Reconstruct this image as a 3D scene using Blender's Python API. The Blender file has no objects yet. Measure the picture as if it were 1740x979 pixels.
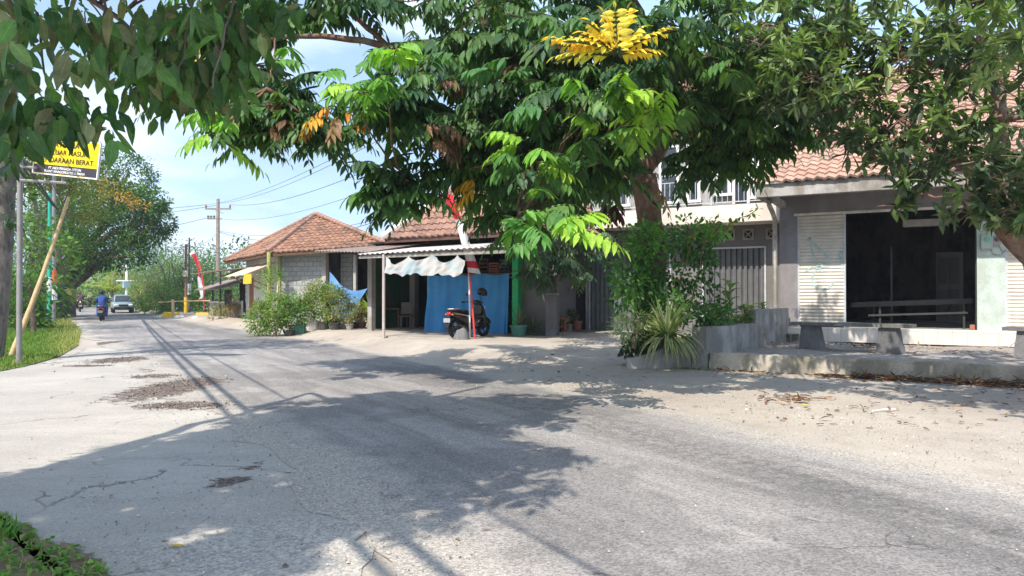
import bpy, math, random
import numpy as np
from mathutils import Vector, Matrix, Euler
random.seed(7); rng = np.random.default_rng(11)
R = math.radians; PI = math.pi
scene = bpy.context.scene; COL = scene.collection
F = 1250.0; H = 1.5; HOR = 500.0; CX = 870.0
def P(px, py, Y): return Vector(((px-CX)/F*Y, Y, H+(HOR-py)/F*Y))          # a photo direction at distance Y
def G(px, py, z=0.0):                                                       # where that direction meets height z
    Y = (H-z)*F/(py-HOR); return Vector(((px-CX)/F*Y, Y, z))
def tl(o, d, px):                                                           # how far along o + t d a photo column lies
    k = (px-CX)/F; return (k*o[1]-o[0])/(d[0]-k*d[1])
def ss(t): t = max(0., min(1., t)); return t*t*(3-2*t)
SUN = Vector((.51, .86, 0)).normalized(); EL = R(51); COT = 1/math.tan(EL)

# ---------------------------------------------------------------- meshes
class MB:
    def __init__(s): s.v=[]; s.f=[]; s.m=[]; s.c=[]; s.T=Matrix.Identity(4); s.col=(1,1,1); s.mi=0
    def av(s, p): s.v.append(tuple(s.T @ Vector(p))); return len(s.v)-1
    def af(s, idx, col=None): s.f.append(tuple(idx)); s.m.append(s.mi); s.c.append(col or s.col)
    def poly(s, pts, col=None): s.af([s.av(p) for p in pts], col)
    def box(s, x0,x1,y0,y1,z0,z1):
        b=[s.av((x,y,z)) for z in (z0,z1) for y in (y0,y1) for x in (x0,x1)]
        for q in ((0,2,3,1),(4,5,7,6),(0,1,5,4),(2,6,7,3),(0,4,6,2),(1,3,7,5)): s.af([b[i] for i in q])
        return s
    def cbox(s, c, size, rot=(0,0,0)):
        T=s.T; s.T = T @ Matrix.Translation(c) @ Euler(rot).to_matrix().to_4x4()
        a,b,d=[k/2 for k in size]; s.box(-a,a,-b,b,-d,d); s.T=T; return s
    def prism(s, pts, z0, z1):                                              # polygon in xy, extruded in z
        n=len(pts); a=[s.av((p[0],p[1],z0)) for p in pts]; b=[s.av((p[0],p[1],z1)) for p in pts]
        s.af(a[::-1]); s.af(b)
        for i in range(n): j=(i+1)%n; s.af((a[i],a[j],b[j],b[i]))
        return s
    def prismy(s, pts, y0, y1):                                             # polygon in xz, extruded in y
        n=len(pts); a=[s.av((p[0],y0,p[1])) for p in pts]; b=[s.av((p[0],y1,p[1])) for p in pts]
        s.af(a); s.af(b[::-1])
        for i in range(n): j=(i+1)%n; s.af((a[j],a[i],b[i],b[j]))
        return s
    def tube(s, path, rad, n=8, caps=True):
        path=[Vector(p) for p in path]; N=len(path)
        if not hasattr(rad,'__len__'): rad=[rad]*N
        prev=None; up=Vector((.1,.2,1)).normalized()
        for i,p in enumerate(path):
            t=(path[min(i+1,N-1)]-path[max(i-1,0)]).normalized()
            if abs(t.dot(up))>.97: up=Vector((1,.1,.1)).normalized()
            a=t.cross(up).normalized(); b=a.cross(t).normalized()
            up=b
            ring=[s.av(p+(a*math.cos(2*PI*k/n)+b*math.sin(2*PI*k/n))*rad[i]) for k in range(n)]
            if prev:
                for k in range(n): j=(k+1)%n; s.af((prev[k],prev[j],ring[j],ring[k]))
            elif caps: s.af(ring)
            prev=ring
        if caps: s.af(prev[::-1])
        return s
    def lathe(s, prof, n=16, c=(0,0,0)):                                    # profile of (r, z)
        prev=None
        for r,z in prof:
            ring=[s.av((c[0]+r*math.cos(2*PI*k/n),c[1]+r*math.sin(2*PI*k/n),c[2]+z)) for k in range(n)]
            if prev:
                for k in range(n): j=(k+1)%n; s.af((prev[k],prev[j],ring[j],ring[k]))
            else: s.af(ring[::-1])
            prev=ring
        s.af(prev); return s
    def ball(s, c, r, n=12, m=8):
        if not hasattr(r,'__len__'): r=(r,r,r)
        rings=[]
        for i in range(m+1):
            ph=PI*i/m; rings.append([s.av((c[0]+r[0]*math.sin(ph)*math.cos(2*PI*k/n),c[1]+r[1]*math.sin(ph)*math.sin(2*PI*k/n),c[2]+r[2]*math.cos(ph))) for k in range(n)])
        for i in range(m):
            for k in range(n): j=(k+1)%n; s.af((rings[i][k],rings[i+1][k],rings[i+1][j],rings[i][j]))
        return s
    def sheet(s, fn, nu, nv, col=None):                                     # fn(u, v) -> point
        g=[[s.av(fn(i/nu,j/nv)) for i in range(nu+1)] for j in range(nv+1)]
        for j in range(nv):
            for i in range(nu): s.af((g[j][i],g[j][i+1],g[j+1][i+1],g[j+1][i]), col(i,j) if col else None)
        return s
    def build(s, name, mats, parent=None, smooth=None, bev=0, thick=0):
        me=bpy.data.meshes.new(name); me.from_pydata(s.v,[],s.f)
        if not isinstance(mats,(list,tuple)): mats=[mats]
        for m in mats: me.materials.append(m)
        me.polygons.foreach_set('material_index', s.m)
        if any(c!=(1,1,1) for c in s.c):
            at=me.attributes.new('vc','FLOAT_COLOR','FACE')
            at.data.foreach_set('color', [x for c in s.c for x in (c[0],c[1],c[2],1.)])
        me.validate(); me.update()
        if smooth:
            me.polygons.foreach_set('use_smooth',[True]*len(me.polygons)); me.set_sharp_from_angle(angle=R(smooth))
        o=bpy.data.objects.new(name, me); COL.objects.link(o)
        if parent: o.parent=parent
        if thick: md=o.modifiers.new('t','SOLIDIFY'); md.thickness=thick; md.offset=0
        if bev: md=o.modifiers.new('b','BEVEL'); md.width=bev; md.segments=2; md.limit_method='ANGLE'; md.harden_normals=False
        return o
def tag(o, label=None, cat=None, group=None, kind=None):
    if label: o['label']=label
    if cat: o['category']=cat
    if group: o['group']=group
    if kind: o['kind']=kind
    return o
def thing(name, label, cat, loc=(0,0,0), rz=0, group=None):
    o=bpy.data.objects.new(name,None); COL.objects.link(o); o.location=loc; o.rotation_euler=(0,0,rz); o.empty_display_size=.2
    return tag(o,label,cat,group)
def weather(o, lv=4, st=.03, size=.25):                                  # chipped, uneven cast concrete
    tx=bpy.data.textures.get('chips') or bpy.data.textures.new('chips','CLOUDS'); tx.noise_scale=size; tx.noise_depth=3
    md=o.modifiers.new('s','SUBSURF'); md.subdivision_type='SIMPLE'; md.levels=lv; md.render_levels=lv
    md=o.modifiers.new('d','DISPLACE'); md.texture=tx; md.strength=st; md.mid_level=.5; md.texture_coords='GLOBAL'; return o
def copy_tree(o, parent=None):
    c=o.copy(); COL.objects.link(c); c.parent=parent
    for ch in list(o.children): copy_tree(ch,c)
    return c

# ---------------------------------------------------------------- materials
class NT:
    def __init__(s, name):
        s.mat=bpy.data.materials.new(name); s.mat.use_nodes=True; s.t=s.mat.node_tree; s.t.nodes.clear()
    def n(s, typ, *ins, out=0, **kw):
        nd=s.t.nodes.new('ShaderNode'+typ)
        for k,v in list(kw.items()):
            if hasattr(nd,k) : setattr(nd,k,v); kw.pop(k)
        for i,v in enumerate(ins):
            if v is not None: s.put(nd.inputs[i],v)
        for k,v in kw.items(): s.put(nd.inputs[k.replace('_',' ')],v)
        return nd.outputs[out] if out is not None else nd
    def put(s, sock, v):
        if isinstance(v,bpy.types.NodeSocket): s.t.links.new(v,sock)
        elif hasattr(v,'__len__') and len(v)==3 and sock.type=='RGBA': sock.default_value=(*v,1)
        else: sock.default_value=v
    def pos(s): return s.n('NewGeometry')
    def obj(s): return s.n('TexCoord',out=3)
    def mapn(s, v, loc=(0,0,0), rot=(0,0,0), sc=(1,1,1)): return s.n('Mapping',v,loc,rot,sc)
    def noise(s, v, scale, detail=4, rough=.55, dist=0): return s.n('TexNoise',Vector=v,Scale=scale,Detail=detail,Roughness=rough,Distortion=dist)
    def vor(s, v, scale, feature='F1'): return s.n('TexVoronoi',Vector=v,Scale=scale,feature=feature)
    def ramp(s, f, *st):
        nd=s.t.nodes.new('ShaderNodeValToRGB'); s.t.links.new(f,nd.inputs[0]); e=nd.color_ramp.elements
        while len(e)<len(st): e.new(.5)
        for i,(p,c) in enumerate(st):
            e[i].position=p; e[i].color=(c,c,c,1) if not hasattr(c,'__len__') else (*c,1)
        return nd.outputs[0]
    def mix(s, f, a, b, blend='MIX'):
        nd=s.t.nodes.new('ShaderNodeMix'); nd.data_type='RGBA'; nd.blend_type=blend; nd.clamp_factor=True
        s.put(nd.inputs[0],f); s.put(nd.inputs[6],a); s.put(nd.inputs[7],b); return nd.outputs[2]
    def math(s, op, a, b=0., clamp=False): return s.n('Math',a,b,operation=op,use_clamp=clamp)
    def attr(s, name, out=2): return s.n('Attribute',attribute_name=name,out=out)
    def bump(s, h, st=.3, d=.02): return s.n('Bump',Height=h,Strength=st,Distance=d)
    def out(s, col, rough=.8, metal=0., spec=.4, normal=None, **kw):
        b=s.n('BsdfPrincipled',out=None); s.put(b.inputs['Base Color'],col); s.put(b.inputs['Roughness'],rough)
        s.put(b.inputs['Metallic'],metal); s.put(b.inputs['Specular IOR Level'],spec)
        for k,v in kw.items(): s.put(b.inputs[k.replace('_',' ')],v)
        if normal is not None: s.t.links.new(normal,b.inputs['Normal'])
        o=s.t.nodes.new('ShaderNodeOutputMaterial'); s.t.links.new(b.outputs[0],o.inputs[0]); s.b=b.outputs[0]; s.o=o
        return s.mat
def shade(c, f): return tuple(min(1,x*f) for x in c)
def plain(name, c, rough=.6, metal=0., spec=.4, var=.15, sc=6., bump=.0, **kw):
    s=NT(name); v=s.obj(); a=s.noise(v,sc,5,.6)
    col=s.mix(s.ramp(a,(.3,0.),(.7,1.)),shade(c,1-var),shade(c,1+var))
    return s.out(col,rough,metal,spec,s.bump(s.noise(v,sc*6,4),bump,.01) if bump else None,**kw)
def plaster(name, c, dirt=(.18,.15,.12), amount=.5, sc=1.2, bump=.25, dk=.75):
    s=NT(name); v=s.obj(); a=s.noise(v,sc,6,.65); st=s.noise(s.mapn(v,sc=(2.6,2.6,.8)),1.,5,.65)
    col=s.mix(s.ramp(a,(.35,0.),(.7,1.)),shade(c,dk),c)
    d=s.math('MULTIPLY',s.ramp(s.math('MULTIPLY',a,st),(.2,1.),(.32,0.)),amount)
    col=s.mix(d,col,dirt); fine=s.noise(v,40,3)
    col=s.mix(.12,col,s.ramp(fine,(.3,0.),(.7,1.)),'OVERLAY')
    return s.out(col,.9,0,.25,s.bump(fine,bump,.01))
MT={}
MT['rh_wall']=plaster('grey_plaster',(.30,.285,.30),amount=.35)
MT['rh_lintel']=plaster('brown_grey_plaster',(.30,.265,.25),amount=.4)
MT['mint']=plaster('mint_plaster',(.55,.66,.60),amount=.3,dk=.9)
MT['fascia']=plaster('stained_beam_concrete',(.46,.45,.43),amount=.7)
MT['th_wall']=plaster('dark_grey_plaster',(.20,.20,.205),amount=.4)
MT['white_plaster']=plaster('cream_plaster',(.80,.74,.66),(.3,.24,.18),.35,.8,dk=.88)
MT['white_wall']=plaster('white_plaster',(.82,.82,.81),(.3,.28,.25),.3,dk=.9)
MT['green_inner']=plaster('shaded_green_paint',(.02,.10,.05),amount=.3)  # the green wall darkened, interior shade put into the colour
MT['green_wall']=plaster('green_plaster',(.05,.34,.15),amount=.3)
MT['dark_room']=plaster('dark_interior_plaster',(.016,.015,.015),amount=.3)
MT['conc']=plaster('weathered_concrete',(.40,.385,.35),(.13,.13,.11),.8,1.6,.5,.65)
MT['mossy']=plaster('mossy_concrete',(.58,.53,.44),(.19,.18,.14),.75,1.1,.6,.65)
MT['upper']=plaster('pale_grey_plaster',(.44,.44,.44),amount=.35)
MT['bench']=plaster('bench_concrete',(.22,.22,.225),(.12,.12,.12),.5,2.5,.5,.8)
MT['pillar']=plaster('pale_concrete_pillar',(.42,.41,.38),amount=.5)
MT['steel']=plain('galvanised_steel',(.50,.50,.50),.45,.5)
MT['rail']=plain('painted_rail_steel',(.55,.56,.58),.5,.2)
MT['dark_steel']=plain('dark_painted_steel',(.05,.05,.055),.5,.2)
MT['grey_pole']=plain('grey_pole_paint',(.26,.25,.25),.6,.2,bump=.2)
MT['black']=plain('black_plastic',(.012,.012,.013),.28,0,.5)
MT['black_matt']=plain('black_rubber',(.02,.02,.02),.8)
MT['chrome']=plain('bright_metal',(.6,.6,.6),.25,.9)
MT['red']=plain('red_paint',(.55,.03,.03),.5)
MT['white']=plain('white_paint',(.75,.75,.73),.5)
MT['yellow']=plain('yellow_paint',(.75,.48,.03),.55,var=.2)
MT['green_paint']=plain('green_paint',(.02,.42,.14),.5,var=.1)
MT['teal_paint']=plain('teal_paint',(.02,.38,.28),.5,var=.1)
MT['glass']=plain('dark_window_glass',(.03,.04,.05),.08,0,.6)
MT['wood']=plain('raw_wood',(.28,.15,.08),.75,var=.35,sc=10,bump=.3)
MT['dark_wood']=plain('dark_wood',(.10,.055,.03),.7,var=.35,sc=10)
MT['bamboo']=plain('dry_bamboo',(.52,.38,.20),.6,var=.2,sc=8)
MT['pole_wood']=plain('utility_pole_concrete',(.30,.25,.22),.85,var=.2,sc=5,bump=.3)
MT['cable']=plain('cable_sheath',(.04,.04,.045),.6)
MT['pot_green']=plain('green_plastic_pot',(.10,.26,.21),.5,var=.15)
MT['pot_brown']=plain('terracotta_pot',(.33,.12,.08),.8,var=.25,sc=10)
MT['pot_black']=plain('black_plant_pot',(.07,.07,.065),.7,var=.4,sc=12)
MT['pot_grey']=plain('cement_pot',(.36,.34,.31),.85,var=.25,sc=12)
MT['soil']=plain('potting_soil',(.07,.05,.035),.95,var=.4,sc=20,bump=.5)
MT['skin']=plain('skin',(.36,.20,.13),.6,var=.05)
MT['denim']=plain('blue_cloth',(.03,.075,.25),.9,var=.2,sc=12)
MT['denim2']=plain('navy_cloth',(.02,.04,.13),.9,var=.2,sc=12)
MT['tealcloth']=plain('teal_cloth',(.05,.20,.24),.9,var=.2,sc=12)
MT['darkcloth']=plain('dark_cloth',(.03,.03,.035),.9,var=.2,sc=12)
MT['purplecloth']=plain('plum_cloth',(.10,.05,.08),.9,var=.2,sc=12)
MT['pinkcloth']=plain('pale_pink_cloth',(.62,.50,.48),.9,var=.1,sc=12)
MT['tail']=plain('red_lens',(.5,.01,.01),.2,0,.6)
MT['lens']=plain('clear_lens',(.7,.72,.72),.15,0,.7)
MT['tin']=plain('zinc_sheet',(.62,.58,.55),.55,.25,var=.25,sc=2.5,bump=.1)
MT['oldtin']=plain('old_rusty_sheet',(.25,.19,.16),.8,.1,var=.4,sc=3,bump=.2)
MT['awning']=plain('tan_awning_sheet',(.56,.44,.33),.8,0,var=.15,sc=3)
MT['car']=plain('grey_blue_car_paint',(.26,.33,.35),.3,.3,.5,var=.04)
MT['vanw']=plain('white_van_paint',(.75,.75,.72),.35,0,.5,var=.04)
MT['stone']=plain('rough_stone',(.34,.31,.27),.9,var=.35,sc=9,bump=.8)
MT['redpaint']=plain('faded_red_pole_paint',(.62,.07,.06),.55)

def tilemat(name, c1, c2, grime, moss=.5):
    s=NT(name); c=s.attr('vc',0); v=s.obj()
    r=s.n('SeparateColor',c,out=0)
    col=s.mix(r,c1,c2); big=s.noise(v,1.1,5,.7)
    col=s.mix(s.math('MULTIPLY',s.ramp(big,(.48,0.),(.68,1.)),moss),col,grime)
    col=s.mix(.25,col,s.ramp(s.noise(v,30,3),(.3,.2),(.7,.8)),'OVERLAY')
    return s.out(col,.85,0,.25,s.bump(s.noise(v,40,3),.3,.01))
MT['tile_pink']=tilemat('pink_clay_tiles',(.53,.35,.27),(.40,.25,.19),(.28,.21,.17),.8)
MT['tile_brown']=tilemat('weathered_clay_tiles',(.34,.20,.15),(.22,.13,.10),(.13,.10,.09),.8)
MT['tile_orange']=tilemat('orange_clay_tiles',(.37,.20,.13),(.21,.12,.085),(.11,.09,.075),.95)
def blockmat():
    s=NT('cement_block_wall'); v=s.obj(); v2=s.n('SeparateXYZ',v,out=None); vv=s.n('CombineXYZ',v2.outputs[0],v2.outputs[2],0.)
    b=s.n('TexBrick',Vector=vv,Color1=(.36,.37,.37),Color2=(.29,.30,.30),Mortar=(.20,.19,.18),Scale=1.,Mortar_Size=.012,Mortar_Smooth=.2,Bias=0.,Brick_Width=.42,Row_Height=.21,out=None)
    n=s.noise(v,9,5,.65); col=s.mix(.45,b.outputs[0],s.ramp(n,(.3,.25),(.7,.75)),'OVERLAY')
    h=s.math('ADD',s.math('MULTIPLY',b.outputs[1],-1.),s.math('MULTIPLY',n,.25))
    return s.out(col,.92,0,.2,s.bump(h,.7,.02))
MT['block']=blockmat()
def tilewhite():
    s=NT('white_floor_tiles'); v=s.obj(); v2=s.n('SeparateXYZ',v,out=None); vv=s.n('CombineXYZ',v2.outputs[0],v2.outputs[2],0.)
    b=s.n('TexBrick',Vector=vv,Color1=(.66,.62,.56),Color2=(.62,.59,.54),Mortar=(.4,.36,.32),Scale=1.,Mortar_Size=.004,Brick_Width=.3,Row_Height=.6,offset=0.)
    return s.out(s.mix(.2,b,s.noise(v,5,4),'OVERLAY'),.4,0,.5)
MT['wtile']=tilewhite()
def stonewall():
    s=NT('rubble_stone_wall'); v=s.obj(); a=s.vor(v,5); d=s.n('TexVoronoi',Vector=v,Scale=5.,feature='DISTANCE_TO_EDGE')
    cr=s.n('TexVoronoi',Vector=v,Scale=5.,out=1)
    col=s.mix(s.n('SeparateColor',cr,out=0),(.14,.13,.12),(.34,.31,.28)); col=s.mix(s.ramp(d,(.03,1.),(.07,0.)),col,(.45,.43,.4))
    return s.out(col,.9,0,.2,s.bump(d,.8,.04))
MT['rubble']=stonewall()
def shuttermat():
    s=NT('cream_shutter_with_marks'); v=s.obj(); x=s.n('SeparateXYZ',v,out=None)
    n=s.noise(s.mapn(v,sc=(1.5,1,1.2)),1.2,5,.6); col=s.mix(s.ramp(n,(.35,0.),(.7,1.)),(.56,.52,.45),(.74,.70,.62))
    low=s.ramp(s.math('DIVIDE',x.outputs[2],3.6),(.17,1.),(.5,0.)); st=s.noise(s.mapn(v,sc=(7,1,1)),1.5,4,.6)
    col=s.mix(s.math('MULTIPLY',low,s.ramp(st,(.45,0.),(.65,.7))),col,(.36,.27,.19))
    return s.out(col,.5,.1,.4,s.bump(n,.05,.01))
MT['shutter']=shuttermat()
def clothmat(name,c,c2,sc=3,tr=.3,rough=.7):
    s=NT(name); v=s.obj(); n=s.noise(v,sc,4,.6); col=s.mix(s.ramp(n,(.35,0.),(.65,1.)),c,c2)
    s.out(col,rough,0,.3,s.bump(s.noise(v,sc*3,3),.3,.02)); tb=s.n('BsdfTranslucent',Color=col); m=s.n('MixShader',tr,s.b,tb); s.t.links.new(m,s.o.inputs[0]); return s.mat
MT['tarp']=clothmat('blue_tarpaulin',(.04,.29,.66),(.08,.36,.74),1.5,.25,.5)
MT['tarp2']=clothmat('faded_blue_tarpaulin',(.07,.20,.42),(.13,.28,.5),2,.2,.6)
MT['flag_red']=clothmat('red_flag_cloth',(.62,.03,.05),(.75,.05,.07)); MT['flag_white']=clothmat('white_flag_cloth',(.72,.72,.74),(.8,.8,.8))
def bannermat():
    s=NT('washed_out_banner'); v=s.obj(); x=s.n('SeparateXYZ',v,out=None)
    n=s.noise(s.mapn(v,sc=(1.6,1,3)),1.4,3,.5); col=s.mix(s.ramp(n,(.45,0.),(.6,1.)),(.58,.58,.56),(.42,.54,.58))
    tx=s.n('TexBrick',Vector=s.n('CombineXYZ',x.outputs[0],x.outputs[2],0.),Color1=(1,1,1),Color2=(0,0,0),Mortar=(1,1,1),Scale=1.,Mortar_Size=.018,Bias=-.2,Brick_Width=.09,Row_Height=.06)
    m=s.math('MULTIPLY',s.ramp(s.noise(v,1.7,2),(.5,0.),(.56,1.)),s.math('SUBTRACT',1.,s.n('SeparateColor',tx,out=0)))
    col=s.mix(s.math('MULTIPLY',m,.45),col,(.22,.42,.55)); 
    s.out(col,.6,0,.3); tb=s.n('BsdfTranslucent',Color=col); mm=s.n('MixShader',.3,s.b,tb); s.t.links.new(mm,s.o.inputs[0]); return s.mat
MT['banner']=bannermat()
def leafmat(name, tr=.32, rough=.42, spec=.35, veins=False):
    s=NT(name); c=s.attr('vc',0); v=s.pos()
    n=s.noise(v,14,3,.6); col=s.mix(.35,c,s.ramp(n,(.3,.1),(.7,.9)),'OVERLAY')
    if veins:
        l=s.n('SeparateXYZ',s.attr('lf',1),out=None); ax=s.math('ABSOLUTE',l.outputs[0]); mid=s.ramp(ax,(.006,1.),(.02,0.))
        sv=s.math('SINE',s.math('MULTIPLY',s.math('SUBTRACT',l.outputs[1],s.math('MULTIPLY',ax,1.1)),62.)); sv=s.ramp(sv,(.80,0.),(1.,.6)); vn=s.math('MAXIMUM',mid,sv)
        col=s.mix(s.math('MULTIPLY',vn,.5),col,s.mix(1.,col,(1.9,1.7,1.6),'MULTIPLY')); ed=s.ramp(s.noise(v,30,3),(.60,0.),(.72,.7)); col=s.mix(ed,col,s.mix(.6,col,(.20,.15,.07)))
    s.out(col,rough,0,spec); ct=s.mix(1.,col,(1.35,1.5,.5),'MULTIPLY'); tb=s.n('BsdfTranslucent',Color=ct)
    m=s.n('MixShader',tr,s.b,tb); s.t.links.new(m,s.o.inputs[0]); return s.mat
MT['leaf']=leafmat('broad_leaf',.36,.45,.3,True); MT['leaf_soft']=leafmat('small_leaf',.4,.7,.15); MT['litter']=leafmat('dry_leaf',.1,.85)
def barkmat(name,c1,c2):
    s=NT(name); v=s.pos(); n=s.noise(s.mapn(v,sc=(1,1,.25)),14,6,.7); n2=s.noise(v,3,4)
    col=s.mix(s.ramp(n,(.35,0.),(.65,1.)),c1,c2); col=s.mix(s.ramp(n2,(.5,0.),(.7,.6)),col,(.33,.31,.27))
    return s.out(col,.92,0,.2,s.bump(n,.9,.03))
MT['bark']=barkmat('brown_bark',(.09,.06,.045),(.20,.14,.11)); MT['bark_red']=barkmat('reddish_bark',(.14,.075,.05),(.26,.16,.12)); MT['bark_grey']=barkmat('grey_bark',(.10,.09,.08),(.24,.21,.19))

# ---------------------------------------------------------------- leaves
_st=[(.12,.105,.01),(.30,.19,.03),(.50,.205,.03),(.72,.15,.005),(.89,.065,-.03)]
LEAF_V=np.array([(0,0,0)]+[(x,y,z) for y,x,z in _st]+[(0,1,-.07)]+[(-x,y,z) for y,x,z in _st[::-1]]+[(0,y,z-.05) for y,x,z in _st],float)
LEAF_F=[(0,1,12)]+[(q,q+1,q+12,q+11) for q in range(1,5)]+[(5,6,16)]+[(0,12,11)]+[(11+q,12+q,10-q,11-q) for q in range(1,5)]+[(16,6,7)]
OVAL_V=np.array([(0,0,0),(.24,.3,.04),(.22,.68,.02),(0,1,-.07),(-.22,.68,.02),(-.24,.3,.04)],float); OVAL_F=[(0,1,2,3),(0,3,4,5)]
LANCE_V=np.array([(0,0,0),(.11,.3,.02),(.12,.6,0),(0,1,-.1),(-.12,.6,0),(-.11,.3,.02),(0,.45,-.03)],float); LANCE_F=[(0,1,6),(1,2,6),(2,3,6),(3,4,6),(4,5,6),(5,0,6)]
BLADE_V=np.array([(-.5,0,0),(.5,0,0),(.38,.5,.02),(-.38,.5,.02),(0,1,-.12)],float); BLADE_F=[(0,1,2,3),(3,2,4)]
class Leaves:
    def __init__(s): s.p=[]; s.d=[]; s.n=[]; s.l=[]; s.w=[]; s.c=[]
    def add(s,p,d,n,l,w,c): s.p.append(tuple(p)); s.d.append(tuple(d)); s.n.append(tuple(n)); s.l.append(l); s.w.append(w); s.c.append(c)
    def build(s, name, mat, parent=None, tv=LEAF_V, tf=LEAF_F, bend=0.):
        p=np.array(s.p); d=np.array(s.d,float); n=np.array(s.n,float); N=len(p)
        d/=np.linalg.norm(d,axis=1)[:,None]+1e-9; x=np.cross(d,n); x/=np.linalg.norm(x,axis=1)[:,None]+1e-9; n=np.cross(x,d)
        l=np.array(s.l)[:,None,None]; w=np.array(s.w)[:,None,None]
        V=p[:,None,:]+tv[None,:,0,None]*x[:,None,:]*w+tv[None,:,1,None]*d[:,None,:]*l+tv[None,:,2,None]*n[:,None,:]*l
        if bend: V[:,:,2]-=(tv[None,:,1]**2)*np.array(s.l)[:,None]*bend
        K=len(tv); V=V.reshape(-1,3); me=bpy.data.meshes.new(name); me.vertices.add(len(V)); me.vertices.foreach_set('co',V.ravel())
        cnt=[len(f) for f in tf]; base=np.concatenate([np.array(f) for f in tf]); nl=len(base)
        loops=(base[None,:]+(np.arange(N)*K)[:,None]).ravel(); me.loops.add(len(loops)); me.loops.foreach_set('vertex_index',loops.astype(np.int32))
        st=np.concatenate([[0],np.cumsum(cnt)[:-1]]); starts=(st[None,:]+(np.arange(N)*nl)[:,None]).ravel()
        me.polygons.add(len(starts)); me.polygons.foreach_set('loop_start',starts.astype(np.int32))
        me.update(calc_edges=True)
        c=np.repeat(np.array(s.c,float),len(tf),axis=0); c=np.concatenate([c,np.ones((len(c),1))],1)
        at=me.attributes.new('vc','FLOAT_COLOR','FACE'); at.data.foreach_set('color',c.ravel().astype(np.float32))
        la=me.attributes.new('lf','FLOAT_VECTOR','POINT'); la.data.foreach_set('vector',np.tile(np.column_stack([tv[:,0],tv[:,1],tv[:,2]]),(N,1)).ravel().astype(np.float32))
        me.polygons.foreach_set('use_smooth',[True]*len(me.polygons)); me.materials.append(mat); me.update()
        o=bpy.data.objects.new(name,me); COL.objects.link(o)
        if parent: o.parent=parent
        return o
def rv(s=1.): return Vector((random.gauss(0,s),random.gauss(0,s),random.gauss(0,s)))
DARK=[(.038,.10,.035),(.055,.13,.04),(.075,.155,.042),(.045,.11,.05)]
MID=[(.075,.18,.045),(.10,.21,.05),(.065,.155,.05)]
LIME=[(.22,.42,.05),(.30,.50,.06),(.17,.38,.05)]
YEL=[(.90,.68,.10),(.86,.60,.07),(.76,.68,.12)]
ORG=[(.66,.26,.05),(.72,.38,.05)]
BROWN=[(.20,.11,.06),(.15,.085,.05),(.28,.17,.09)]
def jit(c, a=.15): f=1+random.uniform(-a,a); return (c[0]*f*(1+random.uniform(-.08,.08)),c[1]*f,c[2]*f)
def frond(L, base, d, length, cols, ll=.22, droop=.35, pairs=6, hang=.5):
    base=Vector(base); d=Vector(d).normalized(); col=random.choice(cols)
    side=d.cross(Vector((0,0,1)))
    side=side.normalized() if side.length>.05 else Vector((1,0,0))
    for i in range(pairs+1):
        t=(i+1)/(pairs+1)*.95+.05
        p=base+d*t*length+Vector((0,0,-droop*t*t*length)); tan=(d+Vector((0,0,-2*droop*t))).normalized()
        nn=side.cross(tan); sz=ll*(.75+.5*math.sin(PI*min(1,t*.9+.1)))*random.uniform(.85,1.1)
        if i==pairs: L.add(p,tan+Vector((0,0,-.3)),nn,sz,sz*.85,jit(col)); break
        for sg in (-1,1):
            q=tan*.45+side*sg*.85+Vector((0,0,-hang*random.uniform(.5,1.4)))+rv(.08)
            L.add(p,q,nn+side*sg*.3+rv(.12),sz,sz*.85,jit(col))
    L.add(base,d+Vector((0,0,-droop*.6)),Vector((0,0,1)),length,.04,(.10,.12,.05))
def rosette(L, c, n, length, cols, ll, up=.3, droop=.45, pairs=6, hang=.5):
    a0=random.uniform(0,6.28)
    for i in range(n):
        a=a0+i*2*PI/n+random.uniform(-.3,.3); e=random.uniform(-.45,.75)+up*.5
        frond(L,c,(math.cos(a)*math.cos(e),math.sin(a)*math.cos(e),math.sin(e)),length*random.uniform(.75,1.15),cols,ll*random.uniform(.85,1.1),droop,pairs,hang)
def whorl(L, c, n, ll, cols, w=1.0, hang=.25):
    ax=(Vector((0,0,1))*.2+rv(.6)).normalized(); col=random.choice(cols)
    for i in range(n):
        q=(rv(.8)+ax*.7+Vector((0,0,-hang))).normalized(); L.add(Vector(c)+rv(.02),q,Vector((0,0,1))+rv(.4),ll*random.uniform(.7,1.15),ll*w,jit(col))
def inball(c, r):
    while 1:
        q=Vector((random.uniform(-1,1),random.uniform(-1,1),random.uniform(-1,1)))
        if q.length<1: break
    if not hasattr(r,'__len__'): r=(r,r,r)
    return Vector((c[0]+q.x*r[0],c[1]+q.y*r[1],c[2]+q.z*r[2]))
def cloud(L, blobs, n, ll, cols, w=1.0, hang=.3, sub=.22, per=22):
    """leaves gathered in clumps on and in a set of ellipsoids (centre, radii)"""
    vol=[b[1][0]*b[1][2] for b in blobs]; tot=sum(vol)
    for b,vv in zip(blobs,vol):
        m=max(1,int(n*vv/tot/per))
        for _ in range(m):
            q=rv().normalized(); rr=random.uniform(.55,1.)**.5; 
            c=Vector((b[0][0]+q.x*b[1][0]*rr,b[0][1]+q.y*b[1][1]*rr,b[0][2]+q.z*b[1][2]*rr)); col=random.choice(cols); sc=sub*max(b[1])
            for _ in range(per):
                p=c+rv(sc*.55); d=(p-c)+q*sc*.6+Vector((0,0,-hang*sc))+rv(sc*.3)
                L.add(p,d,Vector((0,0,1))+rv(.5),ll*random.uniform(.6,1.2),ll*w,jit(col,.25))
def limb(mb, a, b, r0, r1, wob=.1, seg=7, sag=0.):
    a=Vector(a); b=Vector(b); n=(b-a).length
    pts=[a.lerp(b,i/seg)+(rv(wob*n*.12) if 0<i<seg else Vector())+Vector((0,0,sag*n*math.sin(PI*i/seg))) for i in range(seg+1)]
    mb.tube(pts,[r0+(r1-r0)*(i/seg) for i in range(seg+1)],7); return pts
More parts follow.
